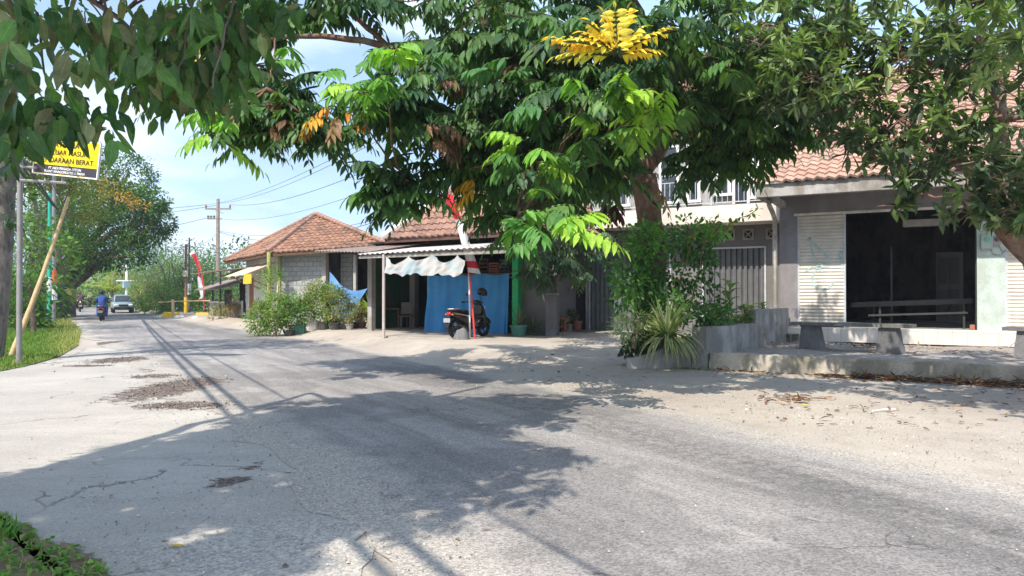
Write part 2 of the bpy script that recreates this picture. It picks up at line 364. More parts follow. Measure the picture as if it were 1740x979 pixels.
# ---------------------------------------------------------------- camera, light, sky
cam=bpy.data.cameras.new('camera'); co=bpy.data.objects.new('camera',cam); COL.objects.link(co); scene.camera=co
cam.sensor_width=36; cam.lens=36*F/1740; cam.clip_end=3000; cam.clip_start=.05
co.location=(0,0,H); co.rotation_euler=(R(90)+math.atan((HOR-489.5)/F),0,0)
sl=bpy.data.lights.new('sun','SUN'); sl.energy=5.0; sl.angle=R(.53); sl.color=(1,.92,.81)
so=bpy.data.objects.new('sun',sl); COL.objects.link(so)
so.rotation_euler=Vector((SUN.x*math.cos(EL),SUN.y*math.cos(EL),-math.sin(EL))).to_track_quat('-Z','Y').to_euler()
w=bpy.data.worlds.new('World'); scene.world=w; w.use_nodes=True; t=w.node_tree; t.nodes.clear()
sky=t.nodes.new('ShaderNodeTexSky'); sky.sky_type='NISHITA'; sky.sun_disc=False; sky.sun_elevation=EL
sky.sun_rotation=math.atan2(-SUN.x,-SUN.y); sky.air_density=1.2; sky.dust_density=3.0; sky.ozone_density=1.0
tc=t.nodes.new('ShaderNodeTexCoord'); mp=t.nodes.new('ShaderNodeMapping'); mp.inputs['Scale'].default_value=(1,1,3.2); mp.inputs['Location'].default_value=(.35,.1,.2)
nz=t.nodes.new('ShaderNodeTexNoise'); nz.inputs['Scale'].default_value=2.6; nz.inputs['Detail'].default_value=7; nz.inputs['Roughness'].default_value=.52
rp=t.nodes.new('ShaderNodeValToRGB'); rp.color_ramp.elements[0].position=.42; rp.color_ramp.elements[0].color=(.42,.42,.42,1); rp.color_ramp.elements[1].position=.70; rp.color_ramp.elements[1].color=(.9,.9,.9,1)
mx=t.nodes.new('ShaderNodeMix'); mx.data_type='RGBA'; mx.inputs[7].default_value=(4.0,5.9,8.9,1)
mx2=t.nodes.new('ShaderNodeMix'); mx2.data_type='RGBA'; mx2.inputs[7].default_value=(7.0,7.5,8.7,1)
nz2=t.nodes.new('ShaderNodeTexNoise'); nz2.inputs['Scale'].default_value=3.4; nz2.inputs['Detail'].default_value=8; nz2.inputs['Roughness'].default_value=.5
rp2=t.nodes.new('ShaderNodeValToRGB'); rp2.color_ramp.elements[0].position=.50; rp2.color_ramp.elements[0].color=(0,0,0,1); rp2.color_ramp.elements[1].position=.66; rp2.color_ramp.elements[1].color=(.65,.65,.65,1)
t.links.new(mp.outputs[0],nz2.inputs['Vector']); t.links.new(nz2.outputs[0],rp2.inputs[0]); t.links.new(rp2.outputs[0],mx2.inputs[0]); t.links.new(mx.outputs[2],mx2.inputs[6])
bg=t.nodes.new('ShaderNodeBackground'); bg.inputs[1].default_value=.15; wo=t.nodes.new('ShaderNodeOutputWorld')
for a,b in ((tc.outputs['Generated'],mp.inputs[0]),(mp.outputs[0],nz.inputs['Vector']),(nz.outputs[0],rp.inputs[0]),(rp.outputs[0],mx.inputs[0]),(sky.outputs[0],mx.inputs[6]),(mx2.outputs[2],bg.inputs[0]),(bg.outputs[0],wo.inputs[0])): t.links.new(a,b)
vs=scene.view_settings; vs.view_transform='Standard'; vs.look='None'; vs.gamma=1; vs.exposure=.37; vs.use_curve_mapping=False
cy=scene.cycles; cy.use_denoising=True; cy.denoiser='OPENIMAGEDENOISE'; cy.max_bounces=6; cy.diffuse_bounces=3; cy.glossy_bounces=2; cy.transmission_bounces=4; cy.transparent_max_bounces=4; cy.caustics_reflective=False; cy.caustics_refractive=False; cy.sample_clamp_indirect=8

# ---------------------------------------------------------------- ground, road, apron
REDGE=[Vector(p) for p in ((14,-14),(9.4,-4),(6.5,1.2),(3.9,5.6),(1.83,9.9),(-.2,13.5),(-4.5,21),(-10.3,29.8),(-22.6,48),(-34.5,67),(-62,112),(-121,208))]
LEDGE=[Vector(p) for p in ((6,-14),(3.2,-6),(1.0,0),(-.78,3.9),(-1.15,4.93),(-1.95,6.1),(-2.75,7.7),(-3.95,9.2),(-6.1,12.5),(-8.6,16.6),(-14.6,25.3),(-26.2,44),(-38.2,64),(-65.5,109),(-124.5,205))]
def resample(pl, step):
    out=[]; 
    for a,b in zip(pl,pl[1:]):
        n=max(1,int((b-a).length/step)); out+= [a.lerp(b,i/n) for i in range(n)]
    out.append(pl[-1]); return out
def xat(pl, y):
    for a,b in zip(pl,pl[1:]):
        if a.y<=y<=b.y: return a.x+(b.x-a.x)*(y-a.y)/(b.y-a.y)
    return pl[0].x if y<pl[0].y else pl[-1].x
def gz(x,y):                                                                # height of the ground
    d=(x-xat(REDGE,y))*.85
    return .24*ss(d/1.2)*ss((y-15)/4.) if d>0 else 0.
# the ground, one sheet to the horizon
def axis(lo,hi,fine_lo,fine_hi,st):
    a=list(np.arange(fine_lo,fine_hi,st)); v=fine_hi; s=st
    while v<hi: a.append(v); s*=1.25; v+=s
    a.append(hi); v=fine_lo; s=st; b=[]
    while v>lo: s*=1.25; v-=s; b.append(v)
    b.append(lo); return sorted(set(a+b))
mb=MB(); xs=axis(-900,900,-30,16,.5); ys=axis(-300,1500,-4,52,.5)
g=[[mb.av((x,y,gz(x,y)-.0)) for x in xs] for y in ys]
for j in range(len(ys)-1):
    for i in range(len(xs)-1): mb.af((g[j][i],g[j][i+1],g[j+1][i+1],g[j+1][i]))
def dirt():
    s=NT('dusty_verge'); v=s.pos(); big=s.noise(v,.35,5,.6); mid=s.noise(v,2.2,6,.65); fine=s.noise(v,38,3,.7)
    col=s.mix(s.ramp(big,(.35,0.),(.65,1.)),(.35,.305,.26),(.445,.40,.345)); col=s.mix(s.ramp(mid,(.5,0.),(.72,.55)),col,(.26,.22,.185))
    vo=s.vor(v,55); rnd=s.n('SeparateColor',s.n('TexVoronoi',Vector=v,Scale=55.,out=1),out=0); peb=s.math('MULTIPLY',s.ramp(vo,(.18,1.),(.3,0.)),s.ramp(rnd,(.72,0.),(.76,1.)))
    col=s.mix(s.math('MULTIPLY',peb,.6),col,s.mix(rnd,(.2,.18,.16),(.7,.66,.6))); col=s.mix(.35,col,s.ramp(fine,(.3,.2),(.7,.8)),'OVERLAY')
    yy=s.n('SeparateXYZ',v,out=None); far=s.ramp(s.math('DIVIDE',yy.outputs[1],120.),(.45,0.),(.7,1.)); col=s.mix(far,col,(.10,.14,.05))
    h=s.math('ADD',s.math('ADD',s.math('MULTIPLY',mid,1.),s.math('MULTIPLY',fine,.25)),s.math('MULTIPLY',peb,.35))
    return s.out(col,.95,0,.2,s.bump(h,.6,.03))
tag(mb.build('ground',dirt(),smooth=60),'dusty pale roadside earth',kind='structure')

def inpoly(x,y,pl):
    c=False; n=len(pl)
    for i in range(n):
        a,b=pl[i],pl[i-1]
        if (a.y>y)!=(b.y>y) and x<(b.x-a.x)*(y-a.y)/(b.y-a.y)+a.x: c=not c
    return c
CR=[G(*p) for p in ((292,662),(322,668),(350,690),(300,645),(245,650),(270,690))]
def wear(x,y):                                                              # broken, crumbled spots of the paving
    w=0
    for (px,py,rx,ry) in ((290,660,.8,2.1),(312,690,.9,.5),(262,640,.6,.5),(205,612,.8,1.2),(165,585,.5,2.6),(150,622,.7,.35),(385,818,.24,.2),(345,650,.5,.8),(440,790,.12,.2),(520,772,.2,.1)):
        c=G(px,py); w=max(w,1-((x-c.x)**2/rx**2+(y-c.y)**2/ry**2)**.5)
    return max(0,w)
def pave(name, L, Rr, step, nv, z, material, dust):
    mb=MB(); vals=[]; n=len(L); g=[]
    for i in range(n):
        row=[]
        for j in range(nv+1):
            t=j/nv; p=L[i].lerp(Rr[i],t); zz=z
            row.append(mb.av((p.x,p.y,zz))); wd=(Rr[i]-L[i]).length
            vals.append((wear(p.x,p.y),dust(t,wd,p),max(0,1-abs((1-t)*wd-1.5)/.9)))
        g.append(row)
    for i in range(n-1):
        for j in range(nv): mb.af((g[i][j],g[i][j+1],g[i+1][j+1],g[i+1][j]))
    o=mb.build(name,material); at=o.data.attributes.new('wear','FLOAT_COLOR','POINT')
    at.data.foreach_set('color',[c for v in vals for c in (*v,1)]); return o
def jag(pl, a, seed):
    r=random.Random(seed); o=[]
    for i,p in enumerate(pl):
        d=(pl[min(i+1,len(pl)-1)]-pl[max(i-1,0)]).normalized(); nrm=Vector((-d.y,d.x)); o.append(p+nrm*(a*math.sin(i*.7)+r.uniform(-a,a))*(1+max(0,p.y)*.02))
    return o
def strip(Lp,Rp,step):
    ts=[]; N=int(60/step)
    def par(pl,m):
        d=[0]
        for a,b in zip(pl,pl[1:]): d.append(d[-1]+(b-a).length)
        out=[]
        for i in range(m+1):
            u=(i/m)**2.0*d[-1]; q=0
            while q<len(d)-2 and d[q+1]<u: q+=1
            out.append(pl[q].lerp(pl[q+1],(u-d[q])/(d[q+1]-d[q])))
        return out
    return par(Lp,480),par(Rp,480)
def asphalt():
    s=NT('worn_asphalt'); v=s.pos(); a=s.attr('wear',0); sp=s.n('SeparateColor',a,out=None); w=sp.outputs[0]; du=sp.outputs[1]
    r=s.mapn(v,rot=(0,0,R(59)))                                           # along the road
    streak=s.noise(s.mapn(r,sc=(.10,1.15,1)),1.0,6,.62,.3); streak2=s.noise(s.mapn(r,sc=(.35,3.4,1)),1.0,5,.65); big=s.noise(v,.28,4,.6); mid=s.noise(v,1.7,6,.7)
    fine=s.noise(v,55,3,.75); vo=s.vor(v,75); rnd=s.n('SeparateColor',s.n('TexVoronoi',Vector=v,Scale=75.,out=1),out=0)
    col=s.mix(s.ramp(streak,(.36,0.),(.62,1.)),(.19,.178,.170),(.31,.29,.275))
    col=s.mix(s.math('MULTIPLY',s.ramp(streak2,(.47,0.),(.64,1.)),.55),col,(.36,.335,.31))
    patch=s.ramp(big,(.49,0.),(.52,1.)); col=s.mix(s.math('MULTIPLY',patch,.42),col,(.135,.128,.125))
    sx=s.n('SeparateColor',s.attr('wear',0),out=2); col=s.mix(s.math('MULTIPLY',sx,s.ramp(s.noise(v,9,5,.8),(.40,0.),(.60,.75))),col,(.10,.095,.092))
    col=s.mix(s.math('MULTIPLY',s.ramp(s.math('ADD',du,s.math('MULTIPLY',s.math('SUBTRACT',mid,.5),.9)),(.35,0.),(.75,1.)),.92),col,(.40,.365,.32))
    wd=s.n('TexVoronoi',Vector=s.mix(.4,v,s.n('TexNoise',Vector=v,Scale=2.2,Detail=8.,out=1)),Scale=1.9,feature='DISTANCE_TO_EDGE')
    crk=s.math('MULTIPLY',s.ramp(wd,(.003,1.),(.014,0.)),s.ramp(s.noise(v,.7,4),(.54,0.),(.62,1.))); col=s.mix(s.math('MULTIPLY',crk,.7),col,(.09,.08,.075))
    wm=s.ramp(s.math('ADD',w,s.math('MULTIPLY',s.math('SUBTRACT',s.noise(s.mapn(v,sc=(1,1.5,1)),4.5,8,.8),.5),2.4)),(.30,0.),(.40,1.)); col=s.mix(wm,col,s.mix(s.ramp(s.noise(v,16,5,.8),(.4,0.),(.62,1.)),(.055,.042,.036),(.23,.18,.15)))
    col=s.mix(.5,col,s.ramp(s.mix(.5,fine,rnd),(.25,.15),(.75,.85)),'OVERLAY')
    h=s.math('SUBTRACT',s.math('ADD',s.math('MULTIPLY',fine,.5),s.math('MULTIPLY',vo,.6)),s.math('MULTIPLY',s.math('ADD',wm,crk),1.2))
    return s.out(col,.9,0,.3,s.bump(h,.55,.015))
def apronmat():
    s=NT('dusty_concrete_paving'); v=s.pos(); a=s.attr('wear',0); sp=s.n('SeparateColor',a,out=None); w=sp.outputs[0]; du=sp.outputs[1]
    big=s.noise(v,.4,5,.6); mid=s.noise(s.mapn(v,rot=(0,0,R(10)),sc=(.5,1.6,1)),1.5,6,.7); fine=s.noise(v,60,3,.7)
    col=s.mix(s.ramp(big,(.35,0.),(.65,1.)),(.345,.32,.285),(.455,.425,.38)); col=s.mix(s.math('MULTIPLY',s.ramp(mid,(.46,0.),(.68,1.)),.6),col,(.33,.31,.285))
    wd=s.n('TexVoronoi',Vector=s.mix(.45,v,s.n('TexNoise',Vector=v,Scale=1.6,Detail=9.,out=1)),Scale=1.0,feature='DISTANCE_TO_EDGE')
    crk=s.math('MULTIPLY',s.ramp(wd,(.002,1.),(.010,0.)),s.ramp(s.noise(v,.6,4),(.50,0.),(.60,1.))); col=s.mix(s.math('MULTIPLY',crk,.8),col,(.10,.09,.08))
    wm=s.ramp(s.math('ADD',w,s.math('MULTIPLY',s.math('SUBTRACT',s.noise(s.mapn(v,sc=(1,1.5,1)),4.5,8,.8),.5),2.4)),(.30,0.),(.40,1.)); col=s.mix(wm,col,s.mix(s.ramp(s.noise(v,16,5,.8),(.4,0.),(.62,1.)),(.055,.042,.036),(.23,.18,.15)))
    rnd=s.n('SeparateColor',s.n('TexVoronoi',Vector=v,Scale=60.,out=1),out=0); gr=s.math('MULTIPLY',s.ramp(du,(.2,0.),(.6,1.)),1.)
    col=s.mix(s.math('MULTIPLY',gr,.6),col,s.mix(rnd,(.24,.22,.20),(.62,.58,.52)))
    col=s.mix(.35,col,s.ramp(fine,(.3,.2),(.7,.8)),'OVERLAY')
    h=s.math('SUBTRACT',s.math('ADD',s.math('MULTIPLY',fine,.35),s.math('MULTIPLY',s.math('MULTIPLY',rnd,gr),.8)),s.math('ADD',wm,crk))
    return s.out(col,.93,0,.25,s.bump(h,.6,.015))
AP=[Vector(q) for q in ((1.5,-5),(-7,-4),(-9,0),(-16,3),(-34,7),(-36,16))]+[Vector(G(*q)[:2]) for q in ((-60,640),(0,630),(60,621),(118,608),(150,592),(200,590),(262,640),(350,690),(450,735),(540,800),(620,880),(640,979))]
mb=MB(); vals=[]; gi={}; st=.16
def gv(i,j):
    if (i,j) not in gi:
        x,y=i*st+random.uniform(-.05,.05),j*st+random.uniform(-.05,.05); gi[i,j]=mb.av((x,y,.007)); vals.append((wear(x,y),max(0,1-((x+1.3)**2/2.4+(y-4.3)**2/1.3)**.5),0,1))
    return gi[i,j]
for j in range(int(-5/st),int(22/st)):
    for i in range(int(-36/st),int(3/st)):
        if inpoly((i+.5)*st,(j+.5)*st,AP): mb.af((gv(i,j),gv(i+1,j),gv(i+1,j+1),gv(i,j+1)))
o=mb.build('concrete_apron',apronmat()); at=o.data.attributes.new('wear','FLOAT_COLOR','POINT'); at.data.foreach_set('color',[c for v in vals for c in v])
tag(o,'pale dusty concrete side road joining from the left',kind='structure')
Ls,Rs=strip(LEDGE,REDGE,.3)
tag(pave('road',jag(Ls,.10,1),jag(Rs,.05,2),.3,60,.0105,asphalt(),lambda t,w,p: max((1.1-t*w/1.4) if p.y<24 else (1-t*w/.8),1-(1-t)*w/.9,0)),'worn grey asphalt road curving away to the left',kind='structure')

# grass verge on the left, and the scrap of verge beside the camera
def grassmat():
    s=NT('verge_turf'); v=s.pos(); n=s.noise(v,2.5,5,.7); col=s.mix(s.ramp(n,(.35,0.),(.65,1.)),(.12,.17,.05),(.28,.28,.11)); return s.out(col,.95,0,.2,s.bump(s.noise(v,25,4),.8,.05))
MT['turf']=grassmat()
VG=[Vector(G(*q)[:2]) for q in ((-60,640),(0,632),(42,624),(100,607),(133,588),(137,565),(118,545),(104,530))]+[Vector((-72,110)),Vector((-90,112)),Vector((-60,50)),Vector((-40,20))]
mb=MB(); c0=sum(VG[:8],Vector((0,0)))/8; mb.poly([(p.x,p.y,.02) for p in VG]); tag(mb.build('grass_verge_ground',MT['turf']),'turf bank on the left of the road',kind='structure')
L=Leaves(); n=0
while n<26000:
    y=random.uniform(13.5,60)**1.0; x=random.uniform(-40,-9); px=CX+F*x/y
    if px<-40 or not inpoly(x,y,VG) or random.random()>(16/y)**1.5: continue
    n+=1; dry=random.random()<ss((px-60)/70)*.8 if y>17 else random.random()<.15; hh=random.uniform(.08,.22)*(1.5 if y>22 else 1)*(1+.4*math.sin(x*2.1)*math.sin(y*1.3))
    L.add((x,y,.015),rv(.35)+Vector((0,0,1)),rv(),hh,random.uniform(.006,.014)*(1+y/20),jit((.36,.34,.14) if dry else random.choice([(.14,.24,.05),(.18,.28,.06),(.10,.19,.04)]),.25))
tag(L.build('verge_grass',MT['leaf_soft'],tv=BLADE_V,tf=BLADE_F,bend=.3),'green and straw coloured grass on the left verge','grass',kind='stuff')
NG=[Vector(G(*q)[:2]) for q in ((-60,880),(10,880),(60,915),(130,935),(190,985),(200,1040))]+[Vector((-3,2.2)),Vector((-7,2.5))]
NG2=[]
for p_,q_ in zip(NG,NG[1:]+NG[:1]):
    for i in range(14): r_=p_.lerp(q_,i/14); NG2.append(r_+Vector((random.gauss(0,.035),random.gauss(0,.035))))
mb=MB(); mb.poly([(p.x,p.y,.02) for p in NG2]); tag(mb.build('near_verge_ground',plain('brown_soil',(.20,.14,.09),.95,var=.4,sc=5,bump=.8)),'brown earth with weeds at the near left corner',kind='structure')
L=Leaves(); n=0
while n<2600:
    x=random.uniform(-7,-1.8); y=random.uniform(3.2,5.4)
    if not inpoly(x,y,NG): continue
    n+=1
    if random.random()<.55: L.add((x,y,.02),rv(.5)+Vector((0,0,1)),rv(),random.uniform(.04,.12),random.uniform(.004,.008),jit(random.choice([(.16,.32,.07),(.24,.38,.09),(.42,.37,.19),(.36,.29,.15)]),.3))
    else:
        c=Vector((x,y,random.uniform(.02,.06)))
        for q in range(4): L.add(c+rv(.01),rv(.8)+Vector((0,0,.25)),(0,0,1),random.uniform(.025,.05),random.uniform(.02,.03),jit(random.choice([(.14,.34,.07),(.20,.36,.08),(.28,.30,.12)]),.3))
c=G(16,918)
for i in range(26): L.add(c+rv(.025),Vector((.28+random.gauss(0,.22),random.gauss(0,.15),1)),rv(),random.uniform(.1,.24),.012,jit((.13,.30,.07)))
tag(L.build('corner_weeds',MT['leaf_soft'],tv=BLADE_V,tf=BLADE_F,bend=.25),'low green weeds and grass at the near left corner','weeds',kind='stuff')
L=Leaves(); PV=np.array([(-.5,0,0),(0,-.5,0),(.5,0,0),(0,.5,0),(0,0,.5),(.1,.1,-.3)],float); PF=[(0,1,4),(1,2,4),(2,3,4),(3,0,4)]
n=0
while n<900:
    x=random.uniform(-10,-3); y=random.uniform(7.5,22)
    if wear(x,y)<random.uniform(.05,.6): continue
    n+=1; s_=random.uniform(.008,.028); L.add((x,y,.016),rv(),rv(.3)+Vector((0,0,1)),s_,s_*1.4,jit(random.choice([(.10,.08,.07),(.22,.18,.15),(.35,.3,.26),(.06,.05,.045)]),.3))
tag(L.build('broken_asphalt_crumbs',MT['litter'],tv=PV,tf=PF),'dark crumbs of broken asphalt in the worn spots','rubble',kind='stuff')
# small stones and crumbs on the verge and road edges
L=Leaves(); PV=np.array([(-.5,0,0),(0,-.5,0),(.5,0,0),(0,.5,0),(0,0,.5),(.1,.1,-.3)],float); PF=[(0,1,4),(1,2,4),(2,3,4),(3,0,4)]
n=0
while n<5200:
    y=random.uniform(3.5,16); x=random.uniform(-.7*y,.7*y); d=x-xat(REDGE,y); e=x-xat(LEDGE,y); zone=(.0<d<2.6) or (-.5<e<.7) or (-1.8<e<0 and y<6)
    if not zone and random.random()>.04: continue
    n+=1; s_=random.uniform(.006,.018)*(1+ (random.random()<.03)*1.6); L.add((x,y,gz(x,y)+.016),rv(),rv(.3)+Vector((0,0,1)),s_,s_,jit(random.choice([(.45,.41,.36),(.3,.27,.24),(.55,.52,.47)]),.3))
tag(L.build('loose_gravel',MT['litter'],tv=PV,tf=PF),'loose stones scattered along the road edges','gravel',kind='stuff')

# the air: everything stands in it, the sky stays outside
m=MB(); m.box(-1300,1300,-700,1900,-1.2,15.5); hz=NT('thin_haze'); pv=hz.n('VolumePrincipled',out=None); hz.put(pv.inputs['Color'],(.86,.92,1.)); pv.inputs['Density'].default_value=.0007; pv.inputs['Anisotropy'].default_value=.2
o_=hz.t.nodes.new('ShaderNodeOutputMaterial'); hz.t.links.new(pv.outputs[0],o_.inputs['Volume']); tag(m.build('haze',hz.mat),'thin pale haze lying over the whole street',kind='stuff')
# ---------------------------------------------------------------- tile roofs, corrugated sheets
def tile_face(mb, p0, u, v, poly, tw=.25, th=.30, hi=.035):
    p0=Vector(p0); u=Vector(u).normalized(); v=(Vector(v)-u*Vector(v).dot(u)).normalized(); n=u.cross(v)
    pl=[Vector(q) for q in poly]; u0=min(q.x for q in pl); u1=max(q.x for q in pl); v1=max(q.y for q in pl); sub=5; du=tw/sub; vid={}
    def vt(i,kk,e):
        key=(i,kk,e)
        if key not in vid:
            a=2*PI*(i%sub)/sub; h=.028*math.sin(a)+.012*math.sin(2*a)+(hi if e==0 else 0 if e==1 else -.02)
            hs=math.sin((i//sub)*12.9898+kk*78.233)*43758.5453; hs-=math.floor(hs); h+=(hs-.5)*.016
            vid[key]=mb.av(p0+u*(u0+i*du)+v*((kk+(1.08 if e==1 else 0)+(hs-.5)*.10)*th)+n*h)
        return vid[key]
    for kk in range(int(v1/th)+1):
        rn=random.Random(kk*977+int(u0*13))
        cols=[rn.random() for _ in range(int((u1-u0)/tw)+3)]
        for i in range(int((u1-u0)/du)+1):
            if inpoly(u0+(i+.5)*du,(kk+.5)*th,pl): mb.af((vt(i,kk,0),vt(i+1,kk,0),vt(i+1,kk,1),vt(i,kk,1)),(cols[i//sub],0,0)); mb.af((vt(i,kk,2),vt(i+1,kk,2),vt(i+1,kk,0),vt(i,kk,0)),(cols[i//sub]*.8,0,0))
def ridge(mb, a, b, r=.09):
    a=Vector(a); b=Vector(b); d=(b-a); n=max(1,int(d.length/.32)); 
    for i in range(n):
        p=a+d*(i/n); q=a+d*((i+1.12)/n); mb.tube([p,q],[r*1.08,r*.92],8)
def corr(mb, p0, p1, p2, p3, pitch=.076, h=.016):                           # p0->p1 along the eave, p3->p2 along the back
    p0,p1,p2,p3=[Vector(q) for q in (p0,p1,p2,p3)]; n=int((p1-p0).length/pitch*4); nn=(p1-p0).cross(p3-p0).normalized()
    return mb.sheet(lambda s,t: p0.lerp(p1,s).lerp(p3.lerp(p2,s),t)+nn*h*math.sin(s*n/4*2*PI),n,3)
AX=math.atan2(-.491,.871)
# ---------------------------------------------------------------- the shop house on the right
RO=Vector((7.06,19.4,0)); RD=Vector((.871,-.491))
def rt(px,dep=0): o=RO+Vector((.491,.871,0))*dep; return tl(o,RD,px)
FZ=.655; LZ=3.55
rh=thing('shop_house','grey single storey shop house with pink tiled roof and dark open front','shop house',RO,AX)
xo0,xo1,xc1,xr=rt(1437),rt(1660),rt(1708),9.5; xs0=rt(1355)
m=MB(); m.box(0,xs0,0,.18,.25,4.25); m.box(xs0,xo1,0,.18,LZ,4.25); m.build('wall',MT['rh_wall'],rh)
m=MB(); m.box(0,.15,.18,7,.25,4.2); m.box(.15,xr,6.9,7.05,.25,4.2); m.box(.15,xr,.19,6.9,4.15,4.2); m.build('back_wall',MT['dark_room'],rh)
m=MB(); m.box(xo1,xc1,-.03,.2,FZ,LZ-.02); m.build('mint_column',MT['mint'],rh)['label']='pale mint green plastered pier with two meters'
m=MB(); m.box(xo1,xr,-.004,.176,LZ,4.246); m.build('lintel_wall',MT['rh_lintel'],rh)
m=MB(); m.box(.15,xr,.0,6.9,.2,FZ-.01); m.build('floor_slab',MT['conc'],rh)
m=MB(); m.box(xs0-.4,xr,-.28,.25,.3,FZ); m.build('tiled_step',MT['wtile'],rh,bev=.01)['label']='low front step faced with glossy white tiles'
m=MB(); m.box(xs0-.08,xo1+.02,-.02,.03,LZ-.012,LZ+.05); m.build('opening_head',MT['white_plaster'],rh)
# a closed roller shutter: slats of curved section
def shutter(par, x0,x1,z0,z1,y,mat,name='rolling_shutter'):
    m=MB(); n=int((z1-z0)/.085); prof=[]
    for i in range(n):
        for a,b in ((0,0),(.2,.016),(.5,.024),(.8,.016)): prof.append((z0+(z1-z0)*(i+a)/n,b))
    prof.append((z1,0)); prev=None
    for z,d in prof:
        c=[m.av((x0,y-d,z)),m.av((x1,y-d,z))]
        if prev: m.af((prev[0],prev[1],c[1],c[0]))
        prev=c
    o=m.build(name,mat,par); [MB().box(q_,q_+.05,y-.035,y+.05,z0,z1).build('guide_rail',MT['rail'],o) for q_ in (x0-.05,x1)]
    g=MB(); g.box(x0,x1,y-.03,y+.03,z0,z0+.06); g.build('bottom_bar',MT['dark_steel'],o); return o
s1=shutter(rh,xs0+.05,xo0-.05,FZ,LZ-.015,.06,MT['shutter']); s1['label']='closed cream shutter with faint teal scrawl'
s2=shutter(rh,xc1+.05,xc1+2.6,FZ,LZ-.015,.06,MT['shutter']); s2['label']='closed cream shutter at the far right, stained brown below'
# spray paint scrawl on the shutter
mg=plain('faded_teal_spray_paint',(.43,.56,.52),.7,var=.3)
def scr(pts): 
    q=[(xs0+.05+(px-1357)/80*(xo0-xs0-.1), LZ-(py-365)/188*(LZ-FZ)) for px,py in pts]
    m=MB(); 
    for a,b in zip(q,q[1:]):
        d=Vector((b[0]-a[0],b[1]-a[1])); nn=Vector((-d.y,d.x)).normalized()*.022
        m.poly([(a[0]-nn.x,.033,a[1]-nn.y),(b[0]-nn.x,.033,b[1]-nn.y),(b[0]+nn.x,.033,b[1]+nn.y),(a[0]+nn.x,.033,a[1]+nn.y)])
    return m
gm=MB()
for pts in ([(1372,408),(1376,402),(1380,410),(1390,418),(1404,430),(1412,440),(1400,448),(1388,456),(1380,470),(1384,484),(1396,490),(1410,488),(1420,478)],
            [(1376,404),(1380,425),(1388,446),(1398,462)],[(1368,460),(1380,452),(1400,452),(1412,452)],[(1424,448),(1430,432),(1432,426),(1434,445),(1434,470)]):
    q=scr(pts); off=len(gm.v); gm.v+=q.v; gm.f+=[tuple(i+off for i in f) for f in q.f]; gm.m+=q.m; gm.c+=q.c
gm.build('spray_scrawl',mg,s1)
# beam gutter, downpipe, roof
m=MB(); m.box(-.35,xr+.6,-1.32,-1.12,3.92,4.24); m.box(-.35,-.15,-1.12,.1,3.92,4.238); m.build('eaves_beam',MT['fascia'],rh,bev=.01)
m=MB(); m.box(-.15,xr+.6,-1.12,0,4.2,4.236); m.build('soffit',MT['rh_lintel'],rh)
MB().box(.0,.16,-1.12,-.0,3.78,3.92).build('bracket_beam',MT['fascia'],rh)
m=MB(); m.tube([(-.12,-.8,3.9),(-.12,-.8,3.78),(-.1,-.42,3.62),(-.08,-.22,3.45),(-.08,-.2,.36)],.06,10); m.build('downpipe',plaster('stained_pvc',(.55,.52,.47),amount=.6,sc=2),rh,smooth=40)
sl=.62; v=(0,1,sl); LL=6.6*math.sqrt(1+sl*sl)
m=MB(); tile_face(m,(-.38,-1.42,4.27),(1,0,0),v,[(0,0),(10.6,0),(10.6,LL),(0,LL)],.24,.27,.04); rf=m.build('roof',MT['tile_pink'],rh,smooth=50)
m=MB(); m.box(-.44,-.36,-1.42,-1.34,4.2,4.3); 
for i in range(1): m.tube([(-.40,-1.44,4.29),(-.40,5.2,4.29+sl*6.62)],.075,8)
m.build('verge_cap',MT['white_plaster'],rf)
m=MB(); m.tube([(-.4,5.2,4.3+sl*6.62),(xr+.6,5.2,4.3+sl*6.62)],.12,8); m.build('ridge_cap',MT['tile_pink'],rf)
m=MB(); m.prism([(0,0),(1,0)],0,0) if 0 else None; m.poly([(.02,-.0,4.2),(.02,6.9,4.2),(.02,5.2,4.2+sl*6.4)]); m.build('gable',MT['rh_wall'],rh,thick=.12)
m=MB(); tile_face(m,(xr+.6,11.7,4.27),(-1,0,0),(0,-1,sl),[(0,0),(10.6,0),(10.6,LL),(0,LL)],.24,.27,.04); m.build('rear_slope',MT['tile_pink'],rf)
# inside: back door, fluorescent tube box, inner partition
m=MB(); m.box(xo1-.78,xo1-.08,5.2,5.26,FZ,FZ+2.1); d=m.build('inner_door',plain('inner_door_paint',(.16,.15,.14),.6),rh)
m=MB(); [m.box(xo1-.70+i*.3,xo1-.48+i*.3,5.16,5.2,FZ+.2+j*.95,FZ+1.0+j*.95) for i in (0,1) for j in (0,1)]; m.build('door_panel',plain('inner_door_panel',(.10,.095,.09),.6),d)
m=MB(); m.box(xo0+.95,xo0+1.0,1.5,1.55,FZ,FZ+2.1); m.build('inner_post',MT['dark_steel'],rh)
m=MB(); m.box(xo0+1.25,xo0+2.1,1.2,1.5,LZ-.3,LZ-.12); m.build('wall_air_unit',plain('grubby_white_unit',(.42,.40,.37),.6),rh,bev=.02)
m=MB(); m.box(xo1-.03,xo1-.005,.04,.10,FZ,LZ); m.build('opening_jamb',MT['dark_steel'],rh)
